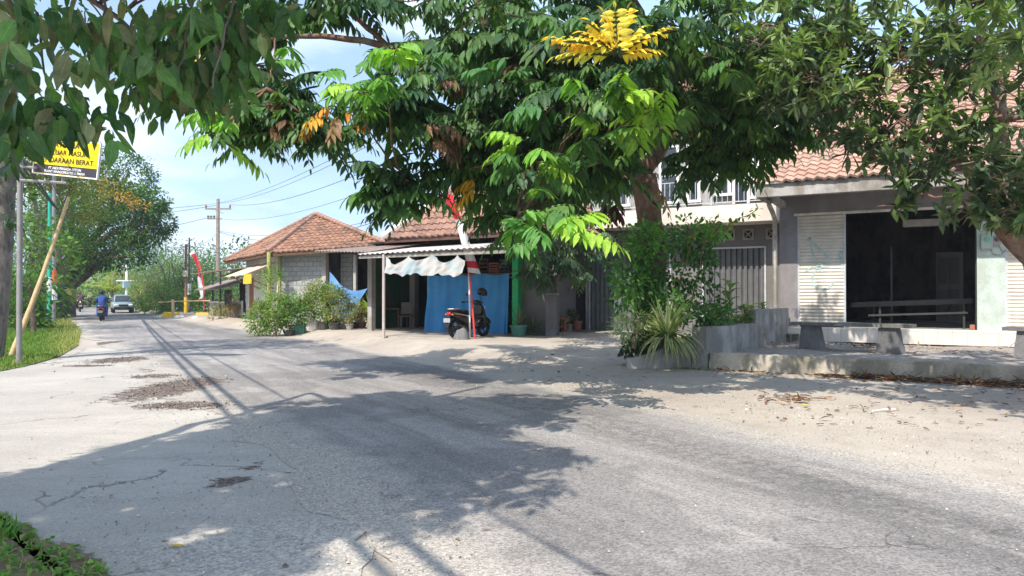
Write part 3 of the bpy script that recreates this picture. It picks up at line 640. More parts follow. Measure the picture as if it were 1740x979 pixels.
def meter(px,z,wd,ht,cm,lens,label,cat):
    x=rt(px); t=thing('electricity_meter',label,cat,RO+Vector((.871*x,-.491*x,0))+Vector((-.491,-.871,0))*.03,AX)
    m=MB(); m.box(-wd/2,wd/2,-.09,0,z,z+ht); m.build('meter_case',cm,t,bev=.012); m=MB(); m.lathe([(0,0),(.055,0),(.05,.04),(0,.045)],12); 
    m2=MB(); m2.T=Matrix.Translation((0,-.09,z+ht*.65))@Euler((R(90),0,0)).to_matrix().to_4x4(); m2.lathe([(.05,0),(.045,.03),(.001,.035)],12); m2.build('meter_dial',lens,t,smooth=40)
    m=MB(); m.tube([(0,-.03,z+ht),(0,-.03,z+ht+.5)],.012,6); m.build('meter_cable',MT['grey_pole'],t); m=MB(); m.tube([(wd*.3,-.03,z),(wd*.3+.05,-.03,z-.12),(wd*.3+.2,-.03,z-.15),(wd*.3+.3,-.03,z-.02)],.008,6); m.build('meter_cable',MT['grey_pole'],t)
meter(1677,2.55,.24,.34,plain('grey_green_meter_case',(.35,.40,.36),.5),plain('green_meter_glass',(.05,.5,.3),.2),'grey green electricity meter with green dial on the mint pier','meter')
meter(1694,2.62,.15,.22,plain('grey_meter_case',(.28,.26,.25),.5),plain('dark_meter_glass',(.12,.06,.06),.2),'small dark round meter to the right of the green meter','meter')
# bed frame left in the dark room
def rl(x,y,z=0): return RO+Vector((.871*x+.491*y,-.491*x+.871*y,z))
bf=thing('metal_bed_frame','bare grey metal frame lying in the dark open shop','metal frame',rl(xo0,.5,FZ),AX)
ww=xo1-xo0; fm=plain('dull_frame_steel',(.06,.058,.056),.6,.3)
m=MB(); m.cbox((ww/2,.5,.62),(ww-.1,.06,.13),(0,R(-2.5),0)); m.cbox((ww/2,1.5,.62),(ww-.1,.05,.05),(0,R(-2.5),0)); m.build('top_rail',fm,bf)
m=MB(); m.cbox((ww/2+.15,.45,.34),(ww-.6,.05,.05),(0,R(-2.5),0)); m.build('lower_rail',fm,bf)
for x,y,h in ((.7,.5,.6),(ww-.25,.5,.66),(ww-.25,1.5,.66),(.5,1.5,.58)): m=MB(); m.box(x,x+.05,y-.02,y+.03,0,h); m.build('leg',fm,bf)
for i in range(9): m=MB(); m.box(.15+i*.3,.19+i*.3,.5,1.5,.61+i*.013,.63+i*.013); m.build('slat',fm,bf)
o=MB().box(0,.1,-.0,.09,0,.13).build('brick',MT['pot_brown'],None,bev=.008); o.location=rl(xo1-.15,-.1,FZ); o.rotation_euler[2]=AX; tag(o,'orange brick on the tiled step at the right end of the opening','brick')

# ---------------------------------------------------------------- raised yard, kerb wall, benches
C0=Vector((3.93,14.65)); CD=Vector((4.38,-2.71)).normalized(); CN=Vector((-CD.y,CD.x))
m=MB(); A=[C0,C0+CD*12,C0+CD*12+CN*.22,C0+CN*.22]; m.prism([(p.x,p.y) for p in A],-.1,.335)
tag(weather(m.build('yard_wall',MT['mossy']),5,.035),'low mossy concrete retaining wall along the front of the yard','low wall')
yp=[C0+CN*.2,C0+CD*12+CN*.2]; yq=[Vector(rl(9.5,0)[:2]),Vector(rl(0,-.0)[:2])]
def yardmat():
    s=NT('yard_gravel'); v=s.pos(); rnd=s.n('TexVoronoi',Vector=v,Scale=26.,out=1); d=s.vor(v,26); n=s.noise(v,1.3,5,.65)
    col=s.mix(s.n('SeparateColor',rnd,out=0),(.22,.20,.19),(.46,.43,.40)); col=s.mix(s.ramp(n,(.42,0.),(.62,.75)),col,(.36,.29,.23))
    return s.out(col,.95,0,.2,s.bump(s.math('SUBTRACT',s.math('MULTIPLY',s.noise(v,20,3),.4),d),.9,.03))
m=MB(); a,b=yp; c,d=yq; m.sheet(lambda s,t:(lambda p:(p.x,p.y,.30+.02*math.sin(p.x*3)*math.sin(p.y*2.3)-.02))(a.lerp(b,s).lerp(d.lerp(c,s),t)),60,40)
tag(m.build('yard_ground',yardmat(),smooth=60),'gravelly raised yard before the shop house',kind='structure')
def bench(loc, rz, label, ln=2.3):
    t=thing('concrete_bench',label,'bench',loc,rz,'concrete benches in the yard')
    m=MB(); m.box(0,ln*.38,-.2,.2,.52,.585); weather(m.build('seat',MT['bench'],t),4,.015,.2); m=MB(); m.box(ln*.38+.004,ln,-.2,.2,.525,.60); weather(m.build('seat',MT['conc'],t),4,.015,.2)
    for x in (.22,ln-.62):
        m=MB(); m.prismy([(x-.06,-.02),(x+.44,-.02),(x+.33,.52),(x,.52)],-.14,.14); weather(m.build('leg',MT['bench'],t),4,.025,.2)
b1=G(1378,590,.30); b2=G(1560,600,.30); bench((b1.x-.35,b1.y+.05,.29),math.atan2(b2.y-b1.y,b2.x-b1.x),'grey concrete bench with splayed legs before the open shop front',(b2-b1).length+.25)
b3=G(1712,606,.30); bench((b3.x-.05,b3.y,.29),math.atan2(b2.y-b1.y,b2.x-b1.x),'concrete bench cut off by the right edge, before the right shutter')
# hollow blocks in the yard corner
for i,(px,py) in enumerate(((1311,578),(1328,577),(1345,579))):
    c=G(px,py,.3); m=MB()
    for (x0,x1,y0,y1) in ((-.19,.19,-.1,-.07),(-.19,.19,.07,.1),(-.19,-.15,-.07,.07),(.15,.19,-.07,.07),(-.02,.02,-.07,.07)): m.box(x0,x1,y0,y1,0,.19)
    o=m.build('hollow_block',MT['conc']); o.location=(c.x,c.y,.385); o.rotation_euler=(R(90),0,AX+(.1,-.15,.05)[i])
    tag(o,('grey hollow block nearest the planter, on the yard gravel','middle grey hollow block of three beside the white step','right grey hollow block of three beside the white step')[i],'block','hollow blocks by the step')

# ---------------------------------------------------------------- planter
m=MB(); pw=plaster('streaked_planter_concrete',(.43,.42,.40),(.14,.14,.12),.6,1.0,.5,.75)
p0,p1,p2=Vector((3.62,14.8)),Vector((5.35,17.0)),Vector((6.95,19.25)); dd=(p1-p0).normalized(); nn=Vector((dd.y,-dd.x))
m.prism([tuple(p0),tuple(p0+nn*.3),tuple(p1+nn*.3),tuple(p1)],-.1,.83); w1=m
t=thing('planter_wall','streaked grey concrete planter round the foot of the street tree','planter',(0,0,0))
weather(m.build('side_wall',pw,t),4,.03)
m=MB(); d2=(p2-p1).normalized(); n2=Vector((d2.y,-d2.x)); m.prism([tuple(p1+d2*.003),tuple(p1+n2*.28+d2*.003),tuple(p2+n2*.28),tuple(p2)],.0,1.15); weather(m.build('rear_wall',pw,t),4,.03)
q0=G(1066,626,.0); m=MB(); a=Vector((3.61,14.82,0)); b=Vector((q0.x,q0.y,0)); e=(a-b).normalized(); f=Vector((-e.y,e.x,0))
zs=lambda u:.78 if u>.93 else .22+.42*u**2
N=14; 
for i in range(N):
    u0,u1=i/N,(i+1)/N; A0=b.lerp(a,u0); A1=b.lerp(a,u1); z0,z1=.2+.5*u0**1.6,.2+.5*u1**1.6
    m.poly([(A0.x,A0.y,-.1),(A1.x,A1.y,-.1),(A1.x,A1.y,z1),(A0.x,A0.y,z0)]); B0=A0+f*.2; B1=A1+f*.2; m.poly([(A0.x,A0.y,z0),(A1.x,A1.y,z1),(B1.x,B1.y,z1),(B0.x,B0.y,z0)])
B0=b+f*.2; m.poly([(b.x,b.y,-.1),(b.x,b.y,.2),(B0.x,B0.y,.2),(B0.x,B0.y,-.1)]); m.build('front_wall',pw,t)
m=MB(); m.poly([(b.x+.1,b.y+.12,.12),(3.5,14.95,.6),(5.3,17.1,.72),(6.9,19.3,.85),(4.9,19.3,.4),(3.1,17.2,.05)]); m.build('planter_soil',MT['soil'],t)

# ---------------------------------------------------------------- two storey house
TO=Vector((3.23,25.2,0)); th=thing('two_storey_house','grey two storey house with folding shutters below a cream balcony','house',TO,AX)
TD=RD
def tt(px,dep=0): o=TO+Vector((.491,.871,0))*dep; return tl(o,TD,px)
xl,xrr=tt(886),tt(1345); g1a,g1b=tt(1003),tt(1138); g2a,g2b=tt(1196),tt(1299); dz=2.97
m=MB(); m.box(xl,tt(961),0,.2,.1,3.7); m.box(tt(1000),g1a,0,.2,.1,dz); m.box(g1b,g2a,0,.2,.1,dz); m.box(g2b,xrr,0,.2,.1,dz); m.box(tt(961),xrr,0,.2,dz,3.7); m.box(tt(961),tt(1000),0,.2,1.95,dz); m.build('wall',MT['th_wall'],th)
m=MB(); m.box(xl,xrr,.25,6,3.7,3.95); m.box(xl,xl+.2,.2,6,.1,3.7); m.build('floor_slab',MT['th_wall'],th)
m=MB(); m.box(tt(945),xrr-.1,-1.05,.1,3.66,4.19); m.build('balcony_fascia',MT['white_plaster'],th,bev=.01)['label']='cream balcony edge with soot marks'
m=MB(); m.box(tt(945),xrr-.1,-1.02,.1,4.19,4.215); m.build('balcony_kerb',MT['th_wall'],th)
m=MB(); m.box(xl+.3,xrr,.55,.75,4.0,7.4); m.build('upper_wall',MT['upper'],th)
# windows and balcony door of the upper floor
def window(px0,px1,z0,z1,n=1,door=False):
    a,b=tt(px0,.5),tt(px1,.5); o=MB().box(a-.09,a,.45,.56,z0,z1+.09).box(b,b+.09,.45,.56,z0,z1+.09).box(a,b,.45,.56,z1,z1+.09)
    if not door: o.box(a-.13,b+.13,.40,.56,z0-.09,z0)
    for i in range(1,n): x=a+(b-a)*i/n; o.box(x-.03,x+.03,.46,.56,z0,z1)
    f=o.build('door_frame' if door else 'window_frame',MT['white'],th,bev=.006); MB().box(a,b,.5,.54,z0,z1).build('pane',MT['glass'],f)
window(1125,1150,4.6,6.4); window(1172,1186,4.6,6.6); window(1222,1238,4.75,6.7); window(1250,1270,4.25,5.8,1,True); window(1282,1302,4.6,6.9); window(1050,1066,4.6,6.2)
rail=thing('balcony_railing','pale painted steel railing along the cream balcony','railing',TO,AX)
xa,xb=tt(1008,-1),tt(1303,-1)
m=MB(); m.box(xa,xb,-1.0,-.96,5.2,5.24); m.box(xa,xb,-.995,-.965,4.27,4.30); m.box(xa,xb,-.99,-.97,4.98,5.0); m.build('handrail',MT['rail'],rail)
n=int((xb-xa)/.16); m=MB()
for i in range(n+1):
    x=xa+(xb-xa)*i/n
    if i%12==0: m.box(x-.02,x+.02,-1.0,-.96,4.2,5.24)
    else: m.box(x-.008,x+.008,-.988,-.972,4.3,4.98)
o=m.build('baluster',MT['rail'],rail); o['kind']='stuff'
for i in range(4):
    x=xa+(xb-xa)*(i+.62)/4; m=MB(); m.tube([(x-.16,-.98,5.09),(x,-.98,5.17),(x+.16,-.98,5.09),(x,-.98,5.01),(x-.16,-.98,5.09)],.009,5); m.tube([(x-.08,-.98,5.09),(x,-.98,5.13),(x+.08,-.98,5.09),(x,-.98,5.05),(x-.08,-.98,5.09)],.008,5); m.build('diamond_ornament',MT['rail'],rail)
# vents with an hourglass pattern
for px in (1045,1073,1105,1240,1272,1312):
    x=tt(px); s=.17; z=3.36; m=MB(); m.box(x-s,x+s,-.04,-.0,z-s,z-s+.05); m.box(x-s,x+s,-.04,0,z+s-.05,z+s); m.box(x-s,x-s+.05,-.04,0,z-s+.05,z+s-.05); m.box(x+s-.05,x+s,-.04,0,z-s+.05,z+s-.05)
    o=m.build('vent',MT['pillar'],th); m=MB(); m.cbox((x,-.02,z),(.36,.02,.03),(0,R(45),0)); m.cbox((x,-.02,z),(.36,.016,.03),(0,R(-45),0)); m.cbox((x,-.02,z),(.05,.026,.05)); m.build('vent_grille',MT['pillar'],o)
    m=MB(); m.box(x-s+.05,x+s-.05,-.006,-.003,z-s+.05,z+s-.05); m.build('vent_dark_panel',MT['dark_room'],o)  # near-black panel stands in for the shade inside the vent
def folding(x0,x1,label,mat):
    m=MB(); n=int((x1-x0)/.16); w=(x1-x0)/n
    for i in range(n):
        a=x0+i*w; pr=[(a,.07),(a+w*.42,.07),(a+w*.5,.0),(a+w*.92,.0),(a+w,.07)]
        for p,q in zip(pr,pr[1:]): m.poly([(p[0],p[1],.22),(q[0],q[1],.22),(q[0],q[1],dz-.04),(p[0],p[1],dz-.04)])
    o=m.build('folding_gate',mat,th,thick=.004); o['label']=label
    m=MB(); m.box(x0-.05,x0,-.03,.1,.2,dz+.01); m.box(x1,x1+.05,-.03,.1,.2,dz+.01); m.box(x0,x1,-.03,.1,dz-.04,dz+.01); m.build('gate_frame',MT['rail'],o)
    m=MB(); [m.box(x0+i*w+w*.46,x0+i*w+w*.5,-.010,-.002,.24,dz-.06) for i in range(0,n)]; m.build('gate_strip',MT['grey_pole'],o)
gm_=plain('grey_green_gate_paint',(.15,.175,.175),.45,.1,var=.2,sc=3)
folding(g1a,g1b,'grey green folding steel gate left of the tree',gm_); folding(g2a,g2b,'dark grey folding steel gate right of the tree',plain('dark_gate_paint',(.115,.12,.125),.5,.1,var=.2,sc=3))
a,b=tt(961),tt(999); m=MB(); m.box(a,a+.07,-.04,.05,.2,1.95); m.box(b-.07,b,-.04,.05,.2,1.95); m.box(a+.07,b-.07,-.04,.05,1.87,1.95); fd=m.build('side_door_frame',MT['pillar'],th); MB().box(a+.07,b-.07,0,.04,.2,1.87).build('side_door_panel',plain('smoky_glass',(.035,.036,.04),.25),fd)
m=MB(); m.box(xl-.5,xrr,-1.2,0,.1,.262); m.build('threshold',MT['conc'],th)
m=MB(); m.box(xrr-.06,xrr+.1,-.9,.1,.2,3.66); m.build('end_pier',MT['white_plaster'],th)
m=MB(); tile_face(m,(xl-.6,-.3,7.4),(1,0,0),(0,1,.6),[(0,0),(xrr-xl+1.2,0),(xrr-xl+1.2,6),(0,6)],.25,.3); m.build('roof',MT['tile_brown'],th)
# ---------------------------------------------------------------- the green shop with the zinc awning
SO=Vector((-2.72,24.8,0)); SDx=Vector((.832,-.555)); SA=math.atan2(-.555,.832)
def sl_(x,y,z=0): return SO+Vector((.832*x+.555*y,-.555*x+.832*y,z))
def st_(px,dep=0): o=SO+Vector((.555,.832,0))*dep; return tl(o,SDx,px)
sh=thing('green_shop','open fronted green shop with brown tiled roof and zinc awning','shop',SO,SA)
xg=st_(878); xL=-3.05; FS=.25
m=MB(); m.box(st_(640,-3.),xg+.1,-3.0,7,.1,FS+.012); m.build('shop_floor',plaster('shop_floor_screed',(.44,.42,.38),amount=.4,sc=.8),sh)
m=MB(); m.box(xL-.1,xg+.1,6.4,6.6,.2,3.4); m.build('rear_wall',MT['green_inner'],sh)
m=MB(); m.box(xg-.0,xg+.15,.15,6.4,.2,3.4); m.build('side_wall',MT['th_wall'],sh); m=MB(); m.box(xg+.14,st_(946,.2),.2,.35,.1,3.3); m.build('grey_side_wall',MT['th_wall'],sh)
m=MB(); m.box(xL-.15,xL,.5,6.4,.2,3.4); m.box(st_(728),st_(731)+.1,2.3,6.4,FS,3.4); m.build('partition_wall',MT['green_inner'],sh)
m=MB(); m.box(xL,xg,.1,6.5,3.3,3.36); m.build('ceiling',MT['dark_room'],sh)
m=MB(); m.box(st_(738),xg-.1,-.02,.12,2.78,3.12); m.build('green_fascia',MT['green_wall'],sh)
m=MB(); m.box(xg-.10,xg+.13,-.12,.12,.2,3.12); m.build('corner_post',MT['green_paint'],sh,bev=.01)['label']='bright green square post at the right corner of the shop'
a=st_(733); m=MB(); m.box(a-.12,a+.12,-.08,.12,.2,3.1); m.build('middle_post',MT['pillar'],sh,bev=.01)
a=st_(703,2.2); m=MB(); m.box(a-.13,a+.13,2.1,2.34,.2,3.3); m.build('inner_post',MT['pillar'],sh,bev=.01)
a=st_(633,-.6); m=MB(); m.box(a-.1,a+.1,-.75,-.55,.1,2.95); m.build('left_post',MT['pillar'],sh,bev=.01)
# awning
aw=[sl_(st_(545,-2.4),-2.4), ]
fl=st_(606,-3.2); fr=st_(867,-3.2)
m=MB(); corr(m,(fl,-3.2,2.70),(fr,-3.2,2.76),(xg+.3,.2,3.16),(fl-.3,.2,3.12),.2,.022); m.build('awning_sheet',MT['tin'],sh,smooth=60)
m=MB(); m.box(fl,fr-.05,-3.12,-3.06,2.58,2.665); m.box(fl,xg,-1.6,-1.54,2.78,2.87); m.build('awning_beam',MT['pillar'],sh)
a=st_(652,-3.15); m=MB(); m.tube([(a,-3.15,.15),(a,-3.15,2.68)],.045,8); m.build('thin_post',plain('pinkish_post_paint',(.46,.40,.38),.6),sh,smooth=40)
# lean-to over the passage left of the shop
m=MB(); corr(m,(fl-3.4,-1.9,2.98),(fl-.02,-2.6,2.80),(fl-.3,.6,3.3),(fl-3.2,1.2,3.32),.2,.022); m.build('lean_to_sheet',MT['oldtin'],sh,smooth=60)
# roof: hipped, steep, clay tiles, white plastered lower hip
e=-.55; ez=3.40; rl0=st_(650,e); rl1=xg+1.6; sl=1.0; dep=3.1
m=MB(); W=rl1-rl0; q=math.sqrt(2)*dep
tile_face(m,(rl0,e,ez),(1,0,0),(0,1,sl),[(0,0),(W,0),(W-dep,q),(dep,q)],.27,.31,.045)
tile_face(m,(rl0,e+2*dep,ez),(0,-1,0),(1,0,sl),[(0,0),(2*dep,0),(dep,q)],.27,.31,.045)
tile_face(m,(rl1,e,ez),(0,1,0),(-1,0,sl),[(0,0),(2*dep,0),(dep,q)],.27,.31,.045)
tile_face(m,(rl1,e+2*dep,ez),(-1,0,0),(0,-1,sl),[(0,0),(W,0),(W-dep,q),(dep,q)],.27,.31,.045)
rf=m.build('roof',MT['tile_brown'],sh,smooth=50)
m=MB(); m.box(rl0+.05,rl1,e+.05,e+.09,ez-.14,ez-.01); m.box(rl0+.05,rl0+.09,e+.09,e+6,ez-.14,ez-.01); m.build('eaves_board',plain('dark_brown_board',(.10,.05,.04),.7),rf)
m=MB(); ridge(m,(rl0,e,ez+.06),(rl0+1.1,e+1.1,ez+1.16),.13); m.build('white_hip_cap',MT['white_plaster'],rf)
m=MB(); ridge(m,(rl0+1.1,e+1.1,ez+1.16),(rl0+dep,e+dep,ez+dep+.06),.10); ridge(m,(rl0+dep,e+dep,ez+dep+.06),(rl1-dep,e+dep,ez+dep+.06),.11); ridge(m,(rl1,e,ez+.06),(rl1-dep,e+dep,ez+dep+.06),.10); m.build('ridge_cap',MT['tile_brown'],rf)
# red roof piece with railings behind, left of the balcony
# blue tarpaulin
a0,a1=st_(733)-.02,st_(873)-.08
def tp(s,t):
    x=a0+(a1-a0)*s; z=2.15-.05*math.sin(s*3.1*3)**2-(2.15-FS-.03)*t
    return (x+(.03*math.sin(t*5)*(1-s)),-.14-.05*math.sin(s*31+t*2)*t**.7-.03*math.sin(s*12+1)-.10*t*(1 if s<.97 else .4)-.02*math.sin(s*60)*(1-t),z)
m=MB(); m.sheet(tp,120,24); o=m.build('tarpaulin',MT['tarp'],smooth=70); o.location=SO; o.rotation_euler[2]=SA; tag(o,'bright blue tarpaulin hung across the shop front behind the scooter','tarpaulin')
# banner
a0,a1=st_(653,-3.2),st_(789,-3.2)
def bp(s,t):
    n=3.3; sag=(.20+.06*math.sin(s*9))*abs(math.sin(PI*s*n))**.8*(1-.8*t); z=2.62-.02*s-sag-(.56-.10*abs(math.sin(PI*s*n+.3)))*t-.05*math.sin(s*2.2)*t+.025*math.sin(s*47)*t
    return (a0+(a1-a0)*s+.03*math.sin(t*3+s*20),-3.2+.05*math.cos(PI*2*s*n)*(1-.4*t)+.03*math.sin(s*52+t*3)+.02*math.sin(s*23-t*2)+.006*math.sin(t*14+s*60)-.05*t,z)
m=MB(); m.sheet(bp,90,14); o=m.build('banner',MT['banner'],smooth=70); o.location=SO; o.rotation_euler[2]=SA; tag(o,'crumpled washed out white and pale blue banner hung under the zinc awning','banner')
# goods inside the shop, above the tarp and in the left bay
def at_sh(o,x,y,z,rz=0): o.location=sl_(x,y,z); o.rotation_euler[2]=SA+rz; return o
sf=thing('display_shelf','long dark shelf stacked with crates behind the blue tarpaulin','shelf',sl_(0,0),SA)
m=MB(); m.box(st_(735),xg-.15,.15,1.1,2.13,2.17); m.build('shelf_board',MT['wood'],sf)
for x in (st_(735)+.05,st_(800),xg-.25): m=MB(); m.box(x,x+.06,.2,.26,FS,2.13); m.build('shelf_leg',MT['dark_wood'],sf)
m=MB(); m.box(st_(790),xg-.15,.1,.16,2.0,2.06); m.build('front_bar',MT['wood'],sf)
gl=[(805,.4,.42,MT['wood'],'brown open crate on the shelf, left of the row'),(824,.35,.5,MT['dark_wood'],'dark slatted crate on the shelf, second from the left'),(842,.42,.36,MT['pot_brown'],'reddish crate on the shelf, below the green board'),(860,.36,.46,MT['dark_steel'],'black wire crate on the shelf beside the green post')]
for px,wd,ht,mt_,lb in gl:
    x=st_(px,.5); m=MB(); h=wd/2
    m.box(-h,h,-.2,.2,0,.02)
    for z in np.linspace(.05,ht-.06,4): m.box(-h,h,-.2,-.18,z,z+.05); m.box(-h,h,.18,.2,z,z+.05); m.box(-h,-h+.02,-.18,.18,z,z+.05); m.box(h-.02,h,-.18,.18,z,z+.05)
    for sx in (-h,h-.03):
        for sy in (-.175,.145): m.box(sx+.002,sx+.028,sy,sy+.03,.02,ht)
    at_sh(tag(m.build('crate',mt_),lb,'crate','crates on the shop shelf'),x,.6,2.172,random.uniform(-.15,.15))
def table(label,x,y,w_,d_,h_,mt_,rz=0):
    t=thing('table',label,'table',sl_(x,y,FS+.012),SA+rz); m=MB(); m.box(-w_/2,w_/2,-d_/2,d_/2,h_-.04,h_); m.build('table_top',mt_,t)
    for sx in (-1,1):
        for sy in (-1,1): m=MB(); m.cbox((sx*(w_/2-.06),sy*(d_/2-.06),h_/2-.02),(.05,.05,h_-.04)); m.build('leg',mt_,t)
def chair(label,x,y,mt_,rz,rcl=0):
    t=thing('chair',label,'chair',sl_(x,y,FS+.012),SA+rz)
    m=MB(); m.cbox((0,0,.44),(.44,.44,.04)); m.build('seat',mt_,t)
    m=MB(); m.cbox((0,.24,.72),(.42,.04,.44),(R(-12),0,0)); m.build('backrest',mt_,t)
    for sx in (-1,1):
        for sy in (-1,1): m=MB(); m.cbox((sx*.18,sy*.18,.21),(.035,.035,.42)); m.build('leg',mt_,t)
table('small wooden table in the dark left bay of the shop',st_(668,1.2),1.2,1.1,.6,.72,MT['dark_wood'])
chair('pale worn chair in the left bay beside the inner post',st_(690,1.0),1.0,plain('worn_pale_seat',(.13,.11,.09),.7),.6)
chair('teal plastic chair at the back of the left bay',st_(657,2.0),2.0,plain('teal_plastic',(.04,.28,.24),.4),-.4)
# pale tarp sheet slung in the passage left of the shop
def t2(s,t):
    a=Vector((0,0,1.45)).lerp(Vector((1.55,.15,.95)),s); b=Vector((.35,-.1,.05)).lerp(Vector((1.25,0,.1)),s); p=a.lerp(b,t); sag=math.sin(PI*s)*.28*(1-t)
    return (p.x,p.y-.15*math.sin(PI*t)+.03*math.sin(s*14+t*6),p.z-sag)
m=MB(); m.sheet(t2,30,20); o=m.build('tarpaulin',MT['tarp2'],smooth=70); c=P(560,500,29.6); o.location=(c.x,c.y,.45); o.scale=(1.25,1,1.35); o.rotation_euler[2]=SA; tag(o,'faded blue tarpaulin slung in the passage beside the block wall','tarpaulin')

# ---------------------------------------------------------------- block house with orange roof
BO=Vector((-10.35,33,0)); bd=Vector((.93,-.365)).normalized(); BA=math.atan2(bd.y,bd.x)
def bt(px,dep=0): o=BO+Vector((-bd.y,bd.x,0))*dep; return tl(o,bd,px)
bh=thing('block_house','small house of bare grey cement blocks under an orange hipped roof','house',BO,BA)
xb=bt(548); m=MB(); m.box(0,xb,0,.14,.1,3.4); m.build('block_wall',MT['block'],bh)
m=MB(); m.box(xb,xb+.2,-.04,.16,.1,3.42); m.build('block_pillar',MT['pillar'],bh)
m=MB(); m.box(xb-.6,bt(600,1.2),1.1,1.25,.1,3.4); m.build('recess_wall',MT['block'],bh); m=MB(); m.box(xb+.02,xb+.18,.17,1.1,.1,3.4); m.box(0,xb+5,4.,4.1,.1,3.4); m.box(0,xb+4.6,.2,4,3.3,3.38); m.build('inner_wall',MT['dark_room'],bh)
xq=bt(600); m=MB(); m.box(xq,xq+.13,-.0,.13,.1,3.2); m.build('recess_post',MT['pillar'],bh)
m=MB(); m.box(-.14,-.01,-.06,.14,.1,3.35); m.build('corner_post',plaster('green_yellow_post',(.34,.36,.17),amount=.4),bh)
c=Vector((-10.7,32.1,3.30)); l=Vector((-15.9,40.6,3.30)); r=Vector((-5.1,30.3,3.52)); bk=Vector((-6.5,41,3.5)); ap=Vector((-9.45,35.4,5.32))
m=MB(); M=(bh.matrix_basis if 0 else (Matrix.Translation(BO)@Matrix.Rotation(BA,4,'Z'))).inverted(); m.T=M
def trif(m,a,b,top):
    u=(b-a); U=u.length; un=u.normalized(); h=top-a; uu=h.dot(un); vv=(h-un*uu); tile_face(m,a,un,vv,[(0,0),(U,0),(uu,vv.length)],.26,.30,.045)
trif(m,c,r,ap); trif(m,l,c,ap); trif(m,r,bk,ap); trif(m,bk,l,ap); rf=m.build('roof',MT['tile_orange'],bh,smooth=50)
m=MB(); m.T=M; up=Vector((0,0,.07)); 
for q in (c,l,r,bk): ridge(m,q+up,ap+up,.10)
m.build('hip_cap',MT['tile_brown'],rf)
m=MB(); m.T=M
for a,b in ((c,r),(l,c)):
    d=(b-a).normalized(); nn=Vector((-d.y,d.x,0))*.06; m.poly([a+nn-Vector((0,0,.16)),b+nn-Vector((0,0,.16)),b+nn-up*.2,a+nn-up*.2])
m.build('eaves_board',MT['dark_wood'],rf,thick=.03)
# wall along the road with brown door
d2=Vector((-.53,.85)).normalized(); A2=math.atan2(d2.y,d2.x)
def dl(x,y,z=0): return Vector((BO.x+d2.x*x+d2.y*y,BO.y+d2.y*x-d2.x*y,z))   # y is towards the yard behind the wall
D=thing('roadside_stall','white walled roadside stall with tan awning at the end of the block house','stall',(0,0,0))
m=MB()
def wbox(m,x0,x1,y0,y1,z0,z1):
    c=[m.av(dl(x,y,z)) for z in (z0,z1) for y in (y0,y1) for x in (x0,x1)]
    for q in ((0,2,3,1),(4,5,7,6),(0,1,5,4),(2,6,7,3),(0,4,6,2),(1,3,7,5)): m.af([c[i] for i in q])
    return m
BD=Vector((BO.x,BO.y)); 
def dt(px,y=0): o=dl(0,y); return tl(o,d2,px)
wbox(m,.1,dt(418),.0,.15,.1,3.25); m.build('white_wall',MT['white_wall'],D)
m=MB(); wbox(m,dt(431),dt(425),-.04,.0,.15,2.3); dd_=m.build('brown_door',plain('varnished_door',(.30,.13,.05),.5),D)
m=MB(); wbox(m,dt(416),dt(408),-.03,.02,.15,2.3); m.build('doorway_dark_panel',MT['black_matt'],D)  # flat black panel on the wall, painted shade of a doorway
def sheet4(m,pts): m.poly(pts)
m=MB(); a=dt(470,-.1); b=dt(425,-.1); m.sheet(lambda s,t: dl(a+(b-a)*s,-.1-1.5*t,2.95-.62*t+.02*math.sin(s*20)),12,4); m.build('tan_awning',MT['awning'],D,thick=.03)
m=MB(); b2_=dt(360,-1.0); m.sheet(lambda s,t: dl(b-1.2+(b2_+.6-b)*s,-2.1+2.4*t,2.62+.3*t),12,2); m.build('dark_roof_sheet',MT['oldtin'],D,thick=.05)
m=MB(); m.sheet(lambda s,t: dl(b+1.5+(b2_+2.0-b)*s,-1.4+1.9*t,1.75+.62*t),8,2); m.build('low_roof_sheet',MT['oldtin'],D,thick=.04)
for px in (362,375): 
    x=dt(px,-.5); m=MB(); wbox(m,x,x+.09,-.55,-.46,.1,2.78); m.build('porch_post',MT['dark_steel'],D)
m=MB(); x=dt(427,-1.5); wbox(m,x-.0,x+1.5,-1.52,-1.49,1.95,2.38); m.build('yellow_sign_board',MT['yellow'],D)
m=MB(); x=dt(392,-.6); wbox(m,x,x+1.6,-.62,-.55,.6,1.75); m.build('black_board',MT['black_matt'],D)
for x in (dt(462,-.1),dt(440,-.1)): m=MB(); m.tube([dl(x,-1.45,2.35),dl(x,0,1.75)],.03,6); m.build('awning_brace',MT['wood'],D)
# low stone wall with white pier in front of the stall
PW=thing('stone_planter_wall','low rubble stone wall with white coping and a white end pier','low wall',(0,0,0))
e0=G(410,544,.1); e1=G(356,541,.05); d3=(e1-e0); d3.z=0; Lw=d3.length; d3.normalize(); n3=Vector((-d3.y,d3.x,0)); 
def pb(m,x0,x1,y0,y1,z0,z1):
    c=[m.av(Vector((e0.x,e0.y,0))+d3*x-n3*y+Vector((0,0,z))) for z in (z0,z1) for y in (y0,y1) for x in (x0,x1)]
    for q in ((0,2,3,1),(4,5,7,6),(0,1,5,4),(2,6,7,3),(0,4,6,2),(1,3,7,5)): m.af([c[i] for i in q])
    return m
pb(MB(),0,Lw,0,.3,-.1,1.0).build('stone_face',MT['rubble'],PW); pb(MB(),-.05,Lw+.05,-.04,.34,1.0,1.07).build('white_coping',MT['white_wall'],PW,bev=.01)
pb(MB(),-.38,-.052,-.04,.36,-.1,1.15).build('white_pier',MT['white_wall'],PW,bev=.01); pb(MB(),-1.7,-.382,.1,.2,.0,.95).build('grey_return_wall',MT['block'],PW)
# rafters and piles glimpsed: done with stall

